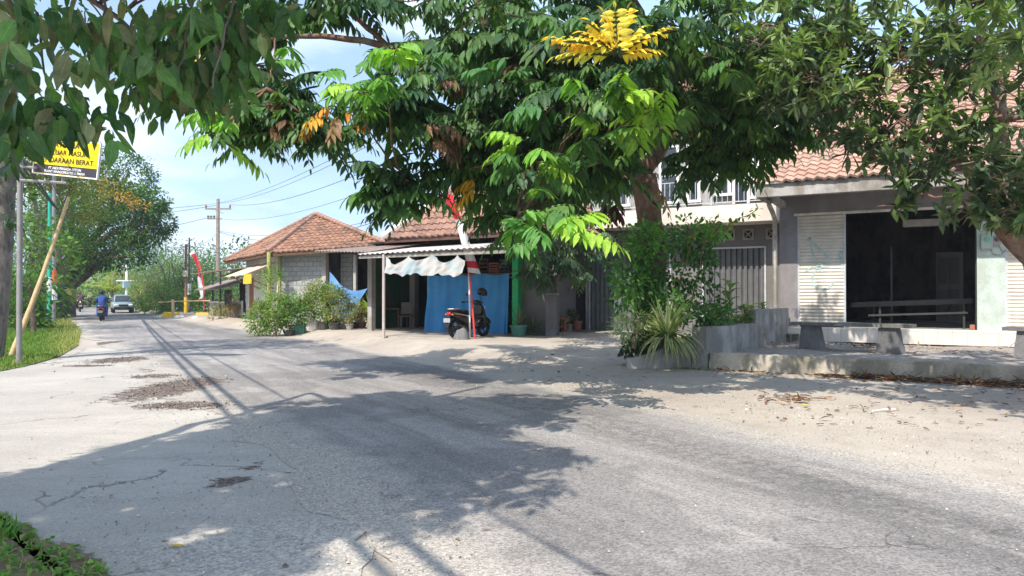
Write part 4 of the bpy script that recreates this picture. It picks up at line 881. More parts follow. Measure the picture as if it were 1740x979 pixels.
# ---------------------------------------------------------------- poles, wires
def pole(name,label,cat,px,pyb,pyt,Y,r0,r1,mat,group=None,zb=None):
    b=P(px,pyb,Y); tz=P(px,pyt,Y).z; t=thing(name,label,cat,(b.x,Y,0),0,group); m=MB(); m.tube([(0,0,-.1),(0,0,tz)],[r0,r1],10); m.build('pole',mat,t,smooth=40); return t,tz
up_,zt=pole('utility_pole','tall grey brown utility pole with cross arm and insulators','utility pole',370,530,338,52,.17,.11,MT['pole_wood'])
m=MB(); m.box(-.9,.9,-.06,.06,zt-.75,zt-.65); m.build('cross_arm',MT['grey_pole'],up_); m=MB(); m.cbox((.0,-.08,zt-.85),(.9,.03,.04),(0,R(25),0)); m.build('arm_brace',MT['grey_pole'],up_)
m=MB(); m.box(-.75,.25,-.05,.05,zt-1.45,zt-1.37); m.build('lower_arm',MT['grey_pole'],up_); 
for x in (-.85,0,.85): m=MB(); m.lathe([(.03,0),(.07,.05),(.05,.1),(.08,.14),(.05,.2),(.03,.25)],8,(x,0,zt-.65)); m.build('insulator',MT['pot_brown'],up_)
for x in (-.7,-.5,-.28): m=MB(); m.lathe([(.03,0),(.1,.04),(.06,.1),(.11,.14),(.05,.22)],8,(x,0,zt-1.37)); m.build('insulator',MT['grey_pole'],up_)
t,z2=pole('utility_pole','short brown pole with yellow painted foot beside the bamboo barrier','utility pole',316,536,415,50,.10,.08,plain('rusty_pole_paint',(.22,.11,.08),.7)); m=MB(); m.tube([(0,0,-.02),(0,0,1.3)],.125,10); m.build('yellow_foot',MT['yellow'],t)
m=MB(); m.cbox((0,-.1,2.9),(.28,.2,.4)); m.build('junction_box',plain('cream_box',(.55,.48,.36),.6),t)
t,z3=pole('utility_pole','slender dark pole carrying a white meter box','utility pole',321.5,536,404,50.5,.06,.05,plain('dark_slender_pole',(.14,.11,.12),.7)); m=MB(); m.cbox((0,-.12,1.85),(.3,.18,.75)); m.build('meter_box',MT['white'],t)
t,z4=pole('utility_pole','grey utility pole behind the green and white striped pole','utility pole',91,548,225,38.5,.11,.09,MT['grey_pole'])
m=MB(); m.lathe([(.16,2.0),(.16,2.75)],12); m.build('orange_band',plain('orange_band_paint',(.60,.14,.05),.6),t); m=MB(); m.lathe([(.168,1.2),(.168,1.998)],12); m.build('white_band',MT['white'],t)
t,z5=pole('flagpole','green pole with white and green painted foot on the left verge','pole',84,549,328,37.2,.11,.09,MT['teal_paint']); m=MB(); m.lathe([(.12,1.65),(.12,2.35)],12); m.build('white_band',MT['white'],t)
def cable(a,b,sag,r,label,group='overhead cables'):
    a,b=Vector(a),Vector(b); n=24; pts=[a.lerp(b,i/n)-Vector((0,0,4*sag*(i/n)*(1-i/n))) for i in range(n+1)]
    m=MB(); m.tube(pts,r if a.y<0 or b.y<0 else r*.62,5); return tag(m.build('overhead_cable',MT['cable']),label,'cable',group)
U=Vector((P(370,0,52).x,52,0)); T2=Vector((P(316,0,50).x,50,0)); GP=Vector((P(91,0,38.5).x,38.5,0))
NR=Vector((9.5,4.5,7.2))
for i,(dx,dz,px,py,Y,sg,lb) in enumerate((( -.85,-.4,700,196,20,.5,'topmost overhead cable running from the left end of the cross arm to the upper right'),(0,-.3,700,206,20,.5,'overhead cable from the middle of the cross arm to the upper right'),(.85,-.4,740,236,20,.6,'overhead cable from the right end of the cross arm to the upper right'),(.1,-1.4,760,268,22,.7,'lower overhead cable from the short arm rising to the right'))):
    cable(U+Vector((dx,0,zt+dz)),P(px,py,Y),sg,.014+.004*(i==2),lb)
cable(U+Vector((0,0,zt-2.3)),P(760,330,26),1.1,.022,'thick sagging cable from the utility pole over the orange roof'); cable(U+Vector((0,0,zt-2.25)),P(760,338,26),.75,.016,'thin cable just above the thick sagging one over the orange roof')
cable(T2+Vector((0,0,z2-.1)),P(560,408,38),.35,.018,'cable from the short brown pole towards the orange roof'); cable(T2+Vector((0,0,z2-.3)),P(560,420,38),.35,.018,'lower cable from the short brown pole towards the orange roof')
cable(T2+Vector((0,0,z2-.1)),P(120,440,75),.6,.02,'cable from the short brown pole going left behind the big trees'); cable(T2+Vector((0,0,z2-.2)),U+Vector((0,0,zt-2.4)),.3,.018,'cable linking the short brown pole and the tall utility pole')
for i,(dz,lb) in enumerate(((-.4,'upper cable from the cross arm going left behind the trees'),(-.42,'second cable from the cross arm going left behind the trees'),(-1.35,'cable from the short arm going left behind the trees'))): cable(U+Vector((-.8+.8*(i==1),0,zt+dz)),P(60,(330,352,392)[i],95),1.0,.025,lb)
for i,(dx,dz,r) in enumerate(((0,-.5,.04),(.55,-.7,.045),(1.25,-.45,.02))):
    cable(GP+Vector((dx*.4,0,6.6+dz)),Vector((1.85+dx,-9,6.3+dz)),.25,r,('left thick cable running from the grey verge pole over the road junction','right thick cable running from the grey verge pole over the road junction','thin outer cable running from the grey verge pole over the road junction')[i],'cables on the left of the road')

# ---------------------------------------------------------------- flags
def ribbon_flag(t, pts, widths, cols):
    """a long pennant along pts (local), split where the colour changes"""
    pass
def flag_at(label, base, pole_pts, pts, bands, polemat, r=.02):
    t=thing('pennant_flag',label,'flag',base,0); m=MB(); m.tube(pole_pts,[r*1.3]+[r]*(len(pole_pts)-1),7); m.build('pole',polemat,t,smooth=40)
    tot=len(pts)-1
    for (a,b,mat_,nm) in bands:
        def fn(s,u):
            q=a+(b-a)*u; x=q*tot; i=min(int(x),tot-1); f=x-i; L_=Vector(pts[i][0]).lerp(Vector(pts[i+1][0]),f); R_=Vector(pts[i][1]).lerp(Vector(pts[i+1][1]),f)
            p=L_.lerp(R_,s); return (p.x,p.y-.09+.04*math.sin(q*17+s*3)+.03*math.sin(s*7),p.z)
        m=MB(); m.sheet(fn,8,max(4,int((b-a)*40))); m.build(nm,mat_,t,smooth=70)
    return t
b=G(803,577,.22); Yf=b.y
def fl_(px,py,dy=0): q=P(px,py,Yf); return (q.x-b.x,dy,q.z-b.z)
fp=[(fl_(753,328),fl_(770,332)),(fl_(758,343),fl_(778,352)),(fl_(765,360),fl_(781,366)),(fl_(773,373),fl_(785,373)),(fl_(777,386),fl_(789,385)),(fl_(782,405),fl_(795,403)),(fl_(786,420),fl_(800,420)),(fl_(790,435),fl_(806,435)),(fl_(794,450),fl_(812,452)),(fl_(796,463),fl_(817,466))]
t=flag_at('leaning red and white pennant on a red pole before the blue tarpaulin',b,[fl_(807,576),fl_(801,500),fl_(797,460),fl_(786,400),fl_(772,350),fl_(762,333)],fp,[(0,.335,MT['flag_red'],'red_cloth'),(.335,.84,MT['flag_white'],'white_cloth'),(.84,.93,MT['flag_red'],'red_stripe'),(.93,1,MT['flag_white'],'white_hem')],MT['redpaint'],.025)
q=G(799,576,.22); t=thing('signpost','slim white metal post standing beside the red flag pole','post',(q.x,q.y-.05,.2)); m=MB(); m.tube([(0,0,0),(-.03,0,2.0)],.024,8); m.build('white_post',MT['white'],t,smooth=40); m=MB(); m.tube([(0,0,0),(-.003,0,.5)],.027,8); m.build('dark_foot',MT['grey_pole'],t,smooth=40)
q=G(785,578,.22); m=MB(); m.lathe([(.25,0),(.25,.1),(.21,.22),(.14,.31),(.06,.35)],9); m.v=[(x*(1+.18*math.sin(x*17+z*9)),y*(1+.2*math.cos(y*13+z*5)),z*(1+.08*math.sin(x*20))) for x,y,z in m.v]
o=m.build('anchor_stone',MT['bench'],smooth=50); o.location=(q.x,q.y,.2); tag(o,'lump of rough stone at the foot of the white post','stone')
bb=Vector((P(347,0,46).x,46,0))
def f2(px,py): q=P(px,py,46); return (q.x-bb.x,0,q.z)
flag_at('distant tall red and white pennant bowed over beside the stall roof',bb,[f2(347,527),f2(345,480),f2(341,455),f2(333,435),f2(328,428)],[(f2(322,430),f2(330,426)),(f2(323,433),f2(331,430)),(f2(329,436),f2(335,441)),(f2(333,448),f2(338,453)),(f2(338,462),f2(341,466)),(f2(337,474),f2(343,476)),(f2(338,490),f2(346,490)),(f2(342,504),f2(347,505)),(f2(337,511),f2(346,509))],[(0,.14,MT['flag_white'],'white_tip'),(.14,.58,MT['flag_red'],'red_cloth'),(.58,.95,MT['flag_white'],'white_cloth'),(.95,1,MT['flag_red'],'red_hem')],MT['redpaint'],.035)
m=MB(); m.sheet(lambda s,u:(f2(343+1.5*math.sin(u*3)+3.5*s,478+30*u)[0],-.05,f2(343,478+30*u)[2]),3,8); o=m.build('red_edge',MT['flag_red'],[x for x in bpy.data.objects if x.get('label','').startswith('distant tall red')][0])
# barrier, blocks
t=thing('bamboo_barrier','low bamboo rail barrier with one upright post','barrier',(0,0,0)); a=P(270,514,47); c=P(358,511,45.5); m=MB(); m.tube([a,a.lerp(c,.5)+Vector((0,0,.03)),c],.035,6); m.build('rail',MT['bamboo'],t)
for px in (294,): q=P(px,0,46.5); m=MB(); m.tube([(q.x,46.5,0),(q.x,46.5,1.15)],.09,7); m.build('upright',MT['bamboo'],t)
for i,(px,wd,Y,lb) in enumerate(((291,.5,47,'faded yellow painted block under the bamboo barrier'),(345,.42,45.5,'bright yellow painted block at the foot of the far flag'))):
    q=P(px,0,Y); m=MB(); m.prismy([(-wd,0),(wd,0),(wd*.85,.36),(-wd*.85,.36)],-.2,.2); o=m.build('painted_block',MT['yellow'],bev=.02); o.location=(q.x,Y,0); o.rotation_euler[2]=.15; tag(o,lb,'block')
for i,px in enumerate((302,309,332)):
    q=P(px,0,45.5-(2.5 if i==2 else 0)); m=MB(); m.lathe([(.22,0),(.2,.12),(.1,.2)],7); o=m.build('white_stone',MT['white_wall']); o.location=(q.x,q.y,.0); tag(o,('small white stone left of the yellow footed pole','small white stone right beside the yellow footed pole','white stone at the end of the low stone wall')[i],'stone')
# ---------------------------------------------------------------- sign on the left verge
q=Vector((P(33,0,15.4).x,15.4,0)); sg=thing('roadside_sign','yellow and black warning board bracketed to a grey steel post','sign',q)
m=MB(); m.tube([(0,0,-.1),(0,0,5.0)],.055,10); m.build('post',MT['grey_pole'],sg,smooth=40)
def s2(px,py,Y=15.3): a=P(px,py,Y); return Vector((a.x-q.x,a.y-q.y,a.z))
m=MB(); m.tube([s2(33,306),s2(112,311)],.03,6); m.tube([s2(106,312),s2(106,298)],.03,6); m.tube([s2(33,283),s2(62,285)],.025,6); m.build('bracket',MT['grey_pole'],sg)
A,B,C_,D_=s2(55,292.5,15.4),s2(163,303.5,15.0),s2(165,238,15.0),s2(56,241,15.4)
X=(B-A); Wd=X.length; X.normalize(); Z=((D_-A)-X*(D_-A).dot(X)).normalized(); Y_=Z.cross(X); Ht=.62*1.12
Ht=((D_-A).length+(C_-B).length)/2
bo=bpy.data.objects.new('board',None); SM=Matrix((X,Y_,Z)).transposed().to_4x4(); SM.translation=A
def sbox(nm,x0,x1,y0,y1,z0,z1,mt_,par=sg): m=MB(); m.T=SM; m.box(x0,x1,y0,y1,z0,z1); return m.build(nm,mt_,par)
bpy.data.objects.remove(bo)
bd_=sbox('sign_board',0,Wd,-.0,.03,0,Ht,plain('sign_yellow',(.85,.62,.0),.45,var=.03)); kz=Ht*.27
sbox('black_band',.012,Wd-.012,-.006,-.002,.012,kz,plain('sign_black',(.04,.035,.05),.5,var=.05),bd_)
m=MB(); m.T=SM; m.box(-.02,0,-.01,.035,-.02,Ht+.02); m.box(Wd,Wd+.02,-.01,.035,-.02,Ht+.02); m.box(0,Wd,-.01,.035,-.02,0); m.box(0,Wd,-.01,.035,Ht,Ht+.02); m.build('white_frame',MT['white'],bd_)
dark=plain('sign_lettering_black',(.05,.04,.02),.5,var=.02)
def text(s_,x,z,size,mt_,M_,par,wmax=None,bold=.0):
    cu=bpy.data.curves.new('lettering','FONT'); cu.body=s_; cu.size=size; cu.extrude=.001; cu.offset=bold; cu.align_x='CENTER'; o=bpy.data.objects.new('lettering',cu); COL.objects.link(o)
    dg=bpy.context.evaluated_depsgraph_get(); dg.update(); me=bpy.data.meshes.new_from_object(o.evaluated_get(dg)); bpy.data.objects.remove(o)
    wx=max(v_.co.x for v_ in me.vertices)-min(v_.co.x for v_ in me.vertices); sc=min(1,wmax/wx) if wmax else 1
    me.transform(M_@Matrix.Translation((x,-.009,z))@Euler((R(90),0,0)).to_matrix().to_4x4()@Matrix.Diagonal((sc,1,1,1))); me.materials.clear(); me.materials.append(mt_); o=bpy.data.objects.new('lettering',me); COL.objects.link(o); o.parent=par; return o
text('HATI - HATI',Wd/2,Ht*.80,.17,dark,SM,bd_,Wd*.8,.002); text('KELUAR MASUK',Wd/2,Ht*.58,.15,dark,SM,bd_,Wd*.82,.0012); text('KENDARAAN BERAT',Wd/2,Ht*.35,.15,dark,SM,bd_,Wd*.9,.0012)
text('PT ABDI PERSADA BETON',Wd/2,kz*.56,.072,MT['white'],SM,bd_,Wd*.86,.0012); text('PLANT MARGOMULYO SLEMAN',Wd/2,kz*.18,.072,MT['white'],SM,bd_,Wd*.93,.0012)
# leaning bamboo pole
a=Vector((P(17,0,17.2).x,17.2,-.05)); c=P(116,335,18.3); t=MB(); pts=[a.lerp(c,i/12)+Vector((.05*math.sin(PI*i/12),0,0)) for i in range(13)]; rr=[.065-.03*i/12+(.006 if i%2 else 0) for i in range(13)]
tag(t.tube(pts,rr,9).build('bamboo_pole',MT['bamboo'],smooth=60),'long dry bamboo pole leaning to the right behind the sign post','bamboo pole')
# white hopper sign far away
q=P(215,0,70); t=thing('tank_post','far white post carrying a pale blue box under a flat cap','post',(q.x,70,0)); m=MB(); m.tube([(0,0,0),(0,0,P(0,450,70).z)],.12,8); m.build('post',MT['white'],t)
m=MB(); z0,z1=P(0,489,70).z,P(0,478,70).z; m.lathe([(.42,z0),(.6,z1)],4); m.build('blue_box',plain('pale_blue_paint',(.42,.62,.66),.5),t); m=MB(); m.box(-.72,.72,-.5,.5,z1,z1+.1); m.build('flat_cap',MT['white'],t)
# ---------------------------------------------------------------- pots and plants
def pot(t, r, h, mat_, square=False):
    m=MB(); m.lathe([(r*.72,0),(r*.95,h*.86),(r*1.06,h*.86),(r*1.06,h),(r*.93,h),(r*.88,h*.9)],16); m.build('pot',mat_,t,smooth=35)
    m=MB(); m.lathe([(r*.9,h*.88),(.001,h*.9)],12); m.build('soil',MT['soil'],t)
GREENS=[(.12,.26,.05),(.17,.32,.07),(.10,.20,.05),(.22,.35,.09)]; OLIVE=[(.25,.30,.10),(.32,.33,.14),(.19,.25,.08)]; STRAW=[(.42,.36,.20),(.34,.28,.15),(.25,.25,.11)]
def shrub(label, loc, r, h, cols, n, ll=.07, potd=None, cat='potted plant', name='potted_plant', wd=1., group=None, lean=0, stems=5, mat_='leaf_soft', tv=OVAL_V, tf=OVAL_F):
    t=thing(name,label,cat,loc,random.uniform(-1,1),group); z0=0
    if potd: pot(t,*potd); z0=potd[1]*.9
    m=MB()
    for i in range(stems):
        a=random.uniform(0,6.28); m.tube([(random.uniform(-.03,.03),random.uniform(-.03,.03),z0-.02),(math.cos(a)*r*.3,math.sin(a)*r*.3,z0+h*.45),(math.cos(a)*r*.6+lean,math.sin(a)*r*.6,z0+h*.85)],[.012,.009,.005],5)
    m.build('stem',MT['wood'],t)
    L=Leaves(); bl=[((0,0,z0+h*.5),(r*.7,r*.7,h*.45)),((r*.3+lean*.5,0,z0+h*.68),(r*.5,r*.5,h*.3)),((-r*.35,.05,z0+h*.5),(r*.5,r*.5,h*.36)),((lean,0,z0+h*.8),(r*.4,r*.4,h*.2))]
    cloud(L,bl,n,ll,cols,wd,.25,.30,14); L.build('foliage',MT[mat_],t,tv,tf); return t
def strappy(L, c, n, ln, w_, col, up=.8, bend=.6, edge=None):
    for i in range(n):
        a=random.uniform(0,6.28); e=random.uniform(.15,1.35); d=Vector((math.cos(a)*math.cos(e),math.sin(a)*math.cos(e),math.sin(e)*up)); p=Vector(c); l=ln*random.uniform(.7,1.1); seg=5; cc=jit(random.choice(col))
        side=d.cross(Vector((0,0,1))).normalized()
        for k_ in range(seg):
            q=p+d*(l/seg); ww=w_*(1,1.25,1.2,.9,.5,.05)[k_]; w2=w_*(1,1.25,1.2,.9,.5,.05)[k_+1]
            for (s0,s1,cl) in (((-1,-.45,edge),(-.45,.45,cc),(.45,1,edge)) if edge else ((-1,0,cc),(0,1,shade(cc,.85)))):
                L.poly([p+side*ww*s0,p+side*ww*s1,q+side*w2*s1,q+side*w2*s0],cl)
            p=q; d=(d+Vector((0,0,-bend/seg*(1.6-e)))).normalized()
# row of plants before the block wall: (px, py of base, radius, height, colours, count, leaf, pot, label)
row=[(440,562,.70,1.25,OLIVE+GREENS,1500,.09,None,'bushy olive green shrub at the left end of the plant row'),
(468,562,.85,1.5,OLIVE+GREENS,2600,.09,None,'tall rounded green shrub behind the left end of the plant row'),
(491,562,.62,1.3,GREENS,1500,.085,(.2,.22,'pot_black'),'dark leaved shrub in a black pot left of the green crates'),
(516,561,.55,1.1,GREENS,1200,.09,(.17,.26,'pot_green'),'bright green plant above a green pot in the row'),
(534,561,.60,1.6,OLIVE+STRAW,1400,.08,(.2,.3,'pot_grey'),'straggly tall plant in a pale cement pot by the white stone'),
(551,561,.70,1.4,GREENS+OLIVE,1900,.085,(.24,.3,'pot_black'),'dense mid green shrub in a dark pot right of the white stone'),
(569,562,.60,1.3,OLIVE,1400,.08,(.2,.25,'pot_black'),'drooping olive shrub in a black pot before the faded tarpaulin'),
(583,561,.50,1.1,STRAW+OLIVE,900,.08,(.19,.22,'pot_grey'),'half dry straw coloured plant in a grey pot'),
(594,562,.3,.5,OLIVE,350,.06,(.15,.2,'pot_grey'),'small low plant in a grey pot, in front of the dry one'),
(604,559,.42,.9,STRAW+OLIVE,620,.08,(.19,.22,'pot_black'),'dry brownish plant in a black pot left of the palm like plant'),
(615,559,.32,.6,OLIVE+STRAW,400,.07,(.18,.22,'pot_brown'),'low sprawling plant in a terracotta pot left of the palm like plant')]
for px,py,r,h,cols,n,ll,pd,lb in row:
    c=G(px,py+2,.16); shrub(lb,(c.x,c.y,gz(c.x,c.y)),r,h,cols,n,ll,(pd[0],pd[1],MT[pd[2]]) if pd else None,'shrub' if not pd else 'potted plant','shrub' if not pd else 'potted_plant',1.,'row of plants by the block wall')
c=G(629,557,.2); t=thing('potted_plant','palm like yellow green plant with sword leaves in a grey pot','potted plant',(c.x,c.y,gz(c.x,c.y)),0,'row of plants by the block wall'); pot(t,.24,.34,MT['pot_grey'])
m=MB(); m.tube([(0,0,.3),(.02,0,.6)],.05,7); m.build('stem',MT['wood'],t); m=MB()
for z in (.45,.6,.7): strappy(m,(0,0,z),16,.75,.035,[(.22,.38,.07),(.34,.44,.09),(.45,.36,.12)],1.,.45)
m.build('foliage',MT['leaf_soft'],t)
for i,(px,lb) in enumerate(((503,'larger mottled green crate between the potted shrubs'),(514,'smaller green crate, right of the mottled one'))):
    c=G(px,563,.16); m=MB(); w_=.2-.04*i; m.box(-w_,w_,-.2,.2,0,.03); 
    for z in (.05,.15,.25,.35): m.box(-w_,w_,-.2,-.18,z,z+.07); m.box(-w_,w_,.18,.2,z,z+.07); m.box(-w_,-w_+.02,-.18,.18,z,z+.07); m.box(w_-.02,w_,-.18,.18,z,z+.07)
    for sx in (-w_,w_-.03,-.015):
        for sy in (-.205,.175): m.box(sx,sx+.03,sy,sy+.03,.0,.43)
    o=m.build('plastic_crate',MT['pot_green']); o.scale=(1,1,.8); o.location=(c.x,c.y,gz(c.x,c.y)); o.rotation_euler[2]=.1-.3*i; tag(o,lb,'crate')
c=G(528,563,.16); m=MB(); m.lathe([(.2,0),(.19,.2),(.12,.45),(.06,.55)],8); o=m.build('pale_stone',MT['white_plaster'],smooth=50); o.location=(c.x,c.y,gz(c.x,c.y)); tag(o,'pale upright stone among the potted shrubs','stone')
# climber on the post at the stall
c=P(457,0,32.0); t=thing('climbing_plant','leafy climber bunched on a yellow green post beside the block wall','climbing plant',(c.x,32.0,gz(c.x,32))); m=MB(); m.tube([(0,0,0),(0,0,3.1)],.09,8); m.build('support_post',plain('mossy_yellow_post',(.38,.38,.12),.8),t)
L=Leaves(); cloud(L,[((.12,0,1.75),(.45,.4,.75)),((.2,0,2.2),(.35,.35,.4))],1100,.085,GREENS+[(.22,.34,.07)],1.,.3,.3,14); L.build('foliage',MT['leaf_soft'],t,OVAL_V,OVAL_F)
# dry plants along the low stone wall
for i,(px,h,col,lb) in enumerate(((362,.75,OLIVE,'dusty weed clump at the far end of the low stone wall'),(374,.85,STRAW+OLIVE,'straw coloured weed clump against the low stone wall'),(386,.7,STRAW+OLIVE,'yellowish low plant against the middle of the stone wall'),(399,.75,STRAW,'dry plant beside the white pier'))):
    c=G(px,546.5,.05); shrub(lb,(c.x,c.y,gz(c.x,c.y)),.38,h,col,260,.09,None,'plant','weed_clump',group='plants along the low stone wall')
c=P(396,0,38.6); shrub('bare reddish shrub rising behind the low stone wall',(c.x,38.6,.5),.5,1.15,[(.30,.22,.17),(.38,.3,.22)],160,.09,None,'shrub','shrub')
# plants right of the scooter
c=G(882,571,.24); t=thing('potted_plant','wispy grey plant in a wide green plastic pot by the green post','potted plant',(c.x,c.y,.24)); pot(t,.27,.33,MT['pot_green']); m=MB()
strappy(m,(0,0,.33),34,.75,.012,[(.22,.20,.14),(.15,.19,.10),(.3,.27,.2)],1.,.7); m.build('foliage',MT['leaf_soft'],t)
c=G(862,564,.26); shrub('leafy green plant with a white flower left of the green post',(c.x,c.y,.24),.42,1.0,[(.07,.17,.05),(.10,.22,.06)],420,.13,(.16,.25,MT['pot_black']),wd=.6)
c=G(905,571,.24); t=thing('spider_plant','grey green strap leaved plant sprawling beside the green pot','plant',(c.x,c.y,.24)); m=MB(); strappy(m,(0,0,.1),44,.72,.016,[(.13,.18,.11),(.20,.24,.17),(.09,.13,.08)],1.,1.1); m.build('foliage',MT['leaf_soft'],t)
c=P(936,0,22.3); t=thing('concrete_stump','dark mossy concrete pillar with a flat cap in the shade','pillar',(c.x,22.3,.22)); m=MB(); m.box(-.17,.17,-.17,.17,0,1.25); m.build('pillar_shaft',MT['bench'],t,bev=.02); m=MB(); m.box(-.24,.24,-.24,.24,1.25,1.32); m.build('pillar_cap',MT['conc'],t,bev=.01)
c=G(948,564,.25); t=thing('wooden_stool','small red brown wooden stool in front of the pillar','stool',(c.x,c.y,.25),.35); MB().box(-.22,.22,-.16,.16,.42,.46).build('seat',MT['pot_brown'],t)
for sx in (-1,1):
    for sy in (-1,1): MB().box(sx*.18-.02,sx*.18+.02,sy*.12-.02,sy*.12+.02,0,.42).build('leg',MT['pot_brown'],t)
MB().box(-.18,.18,-.13,-.11,.15,.18).build('stretcher',MT['pot_brown'],t)
c=G(959,563,.25); t=thing('potted_plant','spiky light green plant in a brown pot next to the stool','potted plant',(c.x,c.y,.25)); pot(t,.15,.22,MT['pot_brown']); m=MB(); strappy(m,(0,0,.22),26,.45,.02,[(.30,.40,.14),(.18,.3,.08)],1.,.5,(.5,.5,.25)); m.build('foliage',MT['leaf_soft'],t)
c=G(967,562,.25); shrub('small dark plant in a pale pot before the low door frame',(c.x,c.y,.25),.25,.55,[(.09,.13,.07),(.16,.2,.12)],120,.1,(.14,.24,MT['pot_grey']))
c=G(980,562,.25); shrub('small plant in a plain red brown pot before the low door frame',(c.x,c.y,.25),.18,.3,[(.10,.15,.07)],60,.09,(.19,.33,MT['pot_brown']))
# plants in and before the planter
c=Vector((P(1133,0,14.75).x,14.75,.50)); t=thing('variegated_agave','big rosette of arching cream edged sword leaves spilling over the planter','agave',c); m=MB(); random.seed(3)
strappy(m,(0,0,.1),80,1.0,.044,[(.16,.25,.10),(.20,.30,.12)],1.,1.9,(.46,.46,.27)); strappy(m,(0,0,.12),16,.7,.03,[(.20,.33,.13)],1.6,.5,(.40,.44,.22)); m.build('foliage',MT['leaf_soft'],t); m=MB(); m.tube([(0,0,-.2),(0,0,.15)],.07,8); m.build('stem',MT['bark_grey'],t)
c=P(1076,0,15.05); shrub('pale cream variegated bush at the left end of the planter',(c.x,15.05,.42),.46,.72,[(.52,.55,.36),(.40,.48,.28),(.30,.42,.2)],700,.14,None,'bush','variegated_bush',wd=.6,tv=LANCE_V,tf=LANCE_F)
c=P(1088,0,15.3); shrub('dark glossy bush below the variegated one',(c.x,15.4,.0),.40,.75,[(.05,.09,.05),(.08,.13,.06)],420,.13,None,'bush','bush')
def bigbush():
    L=Leaves(); t=thing('climbing_bush','large dark leafy bush wrapped round the street tree trunk','bush',(0,0,0))
    def bl(px,py,Y,rx,rz,ry=None): q=P(px,py,Y); return ((q.x,q.y,q.z),(rx,ry or rx*.8,rz))
    cloud(L,[bl(1085,440,15.6,.55,.75),bl(1072,500,15.7,.45,.5),bl(1165,450,15.9,.55,.7),bl(1150,400,15.8,.5,.35),bl(1185,515,15.8,.5,.5),bl(1105,470,15.3,.3,.6),bl(1215,545,16.2,.45,.35),bl(1190,410,16,.4,.35)],3400,.13,[(.07,.19,.055),(.09,.24,.065),(.12,.28,.07),(.05,.13,.045)],.95,.25,.30,16)
    cloud(L,[bl(1100,410,15.2,.35,.3),bl(1070,480,15.2,.3,.4),bl(1215,395,15.6,.25,.14),bl(1140,520,15.1,.35,.3)],1000,.14,[(.16,.36,.07),(.14,.30,.08)],1.,.25,.35,12)
    for a,b,n in (((1165,400),(1225,375),10),((1200,400),(1290,355),12),((1090,405),(1130,392),8)):
        for i in range(n*6): s_=random.random(); q=P(a[0]+(b[0]-a[0])*s_,a[1]+(b[1]-a[1])*s_+random.gauss(0,5),15.3); L.add(q,rv()+Vector((0,0,-.5)),Vector((0,0,1))+rv(.4),.12,.12,jit(random.choice([(.20,.38,.08),(.13,.27,.06),(.28,.25,.08)])))
    L.build('foliage',MT['leaf'],t,OVAL_V,OVAL_F)
    m=MB(); 
    for a,b in (((1150,560),(1100,440)),((1160,560),(1200,400)),((1150,560),(1170,380)),((1200,400),(1285,357)),((1150,545),(1075,480))): limb(m,P(*a,15.7),P(*b,15.5),.02,.008,.2,6)
    m.build('stem',MT['wood'],t)
bigbush()
def cane(px,py,Y,h,n,lb,cols,ll=.42,w_=.10):
    c=P(px,py,Y); t=thing('broad_leaf_plant',lb,'plant',c,0,'broad leaved plants in the planter'); m=MB(); m.tube([(0,0,0),(.03,0,h*.6),(.05,.02,h)],[.018,.014,.008],6); m.build('stem',MT['wood'],t); L=Leaves()
    for i in range(n): z=h*(.3+.7*i/n); a=i*2.4; L.add((.03*i/n,0,z),(math.cos(a)*.8,math.sin(a)*.8,.9),(0,0,1),ll*random.uniform(.8,1.1),w_*3,jit(random.choice(cols)))
    L.build('foliage',MT['leaf'],t,bend=.35)
cane(1237,558,16.2,1.0,13,'tall canna like plant with one brown leaf, right of the bush',[(.16,.27,.08),(.12,.22,.06),(.25,.2,.1)])
cane(1215,560,16.3,.45,8,'short broad leaved plant on the planter edge under the bush',[(.10,.20,.06),(.14,.25,.07)],.3,.09)
cane(1275,540,17.3,.28,10,'low yellow flecked plant by the stepped part of the planter',[(.42,.42,.08),(.30,.38,.09),(.14,.24,.06)],.26,.07)
cane(1295,532,17.8,.22,9,'low dark leaved plant next to the downpipe',[(.12,.2,.06),(.2,.28,.08)],.25,.07)
for px,Y,z,r,h,lb in ((1205,15.75,.62,.30,.42,'low leafy plant on the planter soil beside the agave'),(1262,16.9,.72,.34,.45,'low leafy plant where the planter wall steps up'),(1225,16.6,.66,.32,.6,'bushy green plant behind the canna like plant')):
    q=P(px,0,Y); shrub(lb,(q.x,Y,z),r,h,[(.14,.26,.07),(.10,.2,.06),(.3,.32,.12)],260,.12,None,'plant','leafy_plant',group='low plants in the planter')
L=Leaves()
for i in range(420): u=random.random(); q=b.lerp(b,0) if 0 else Vector((random.uniform(2.3,3.9),0,0)); yy=15.55-(q.x-2.3)*.55+random.uniform(-.28,.02); L.add((q.x,yy,.0),rv(.4)+Vector((0,0,1)),rv(),random.uniform(.05,.14),.01,jit(random.choice([(.16,.24,.07),(.3,.3,.14)])))
tag(L.build('planter_foot_grass',MT['leaf_soft'],tv=BLADE_V,tf=BLADE_F,bend=.3),'thin grass at the foot of the planter','grass',kind='stuff')
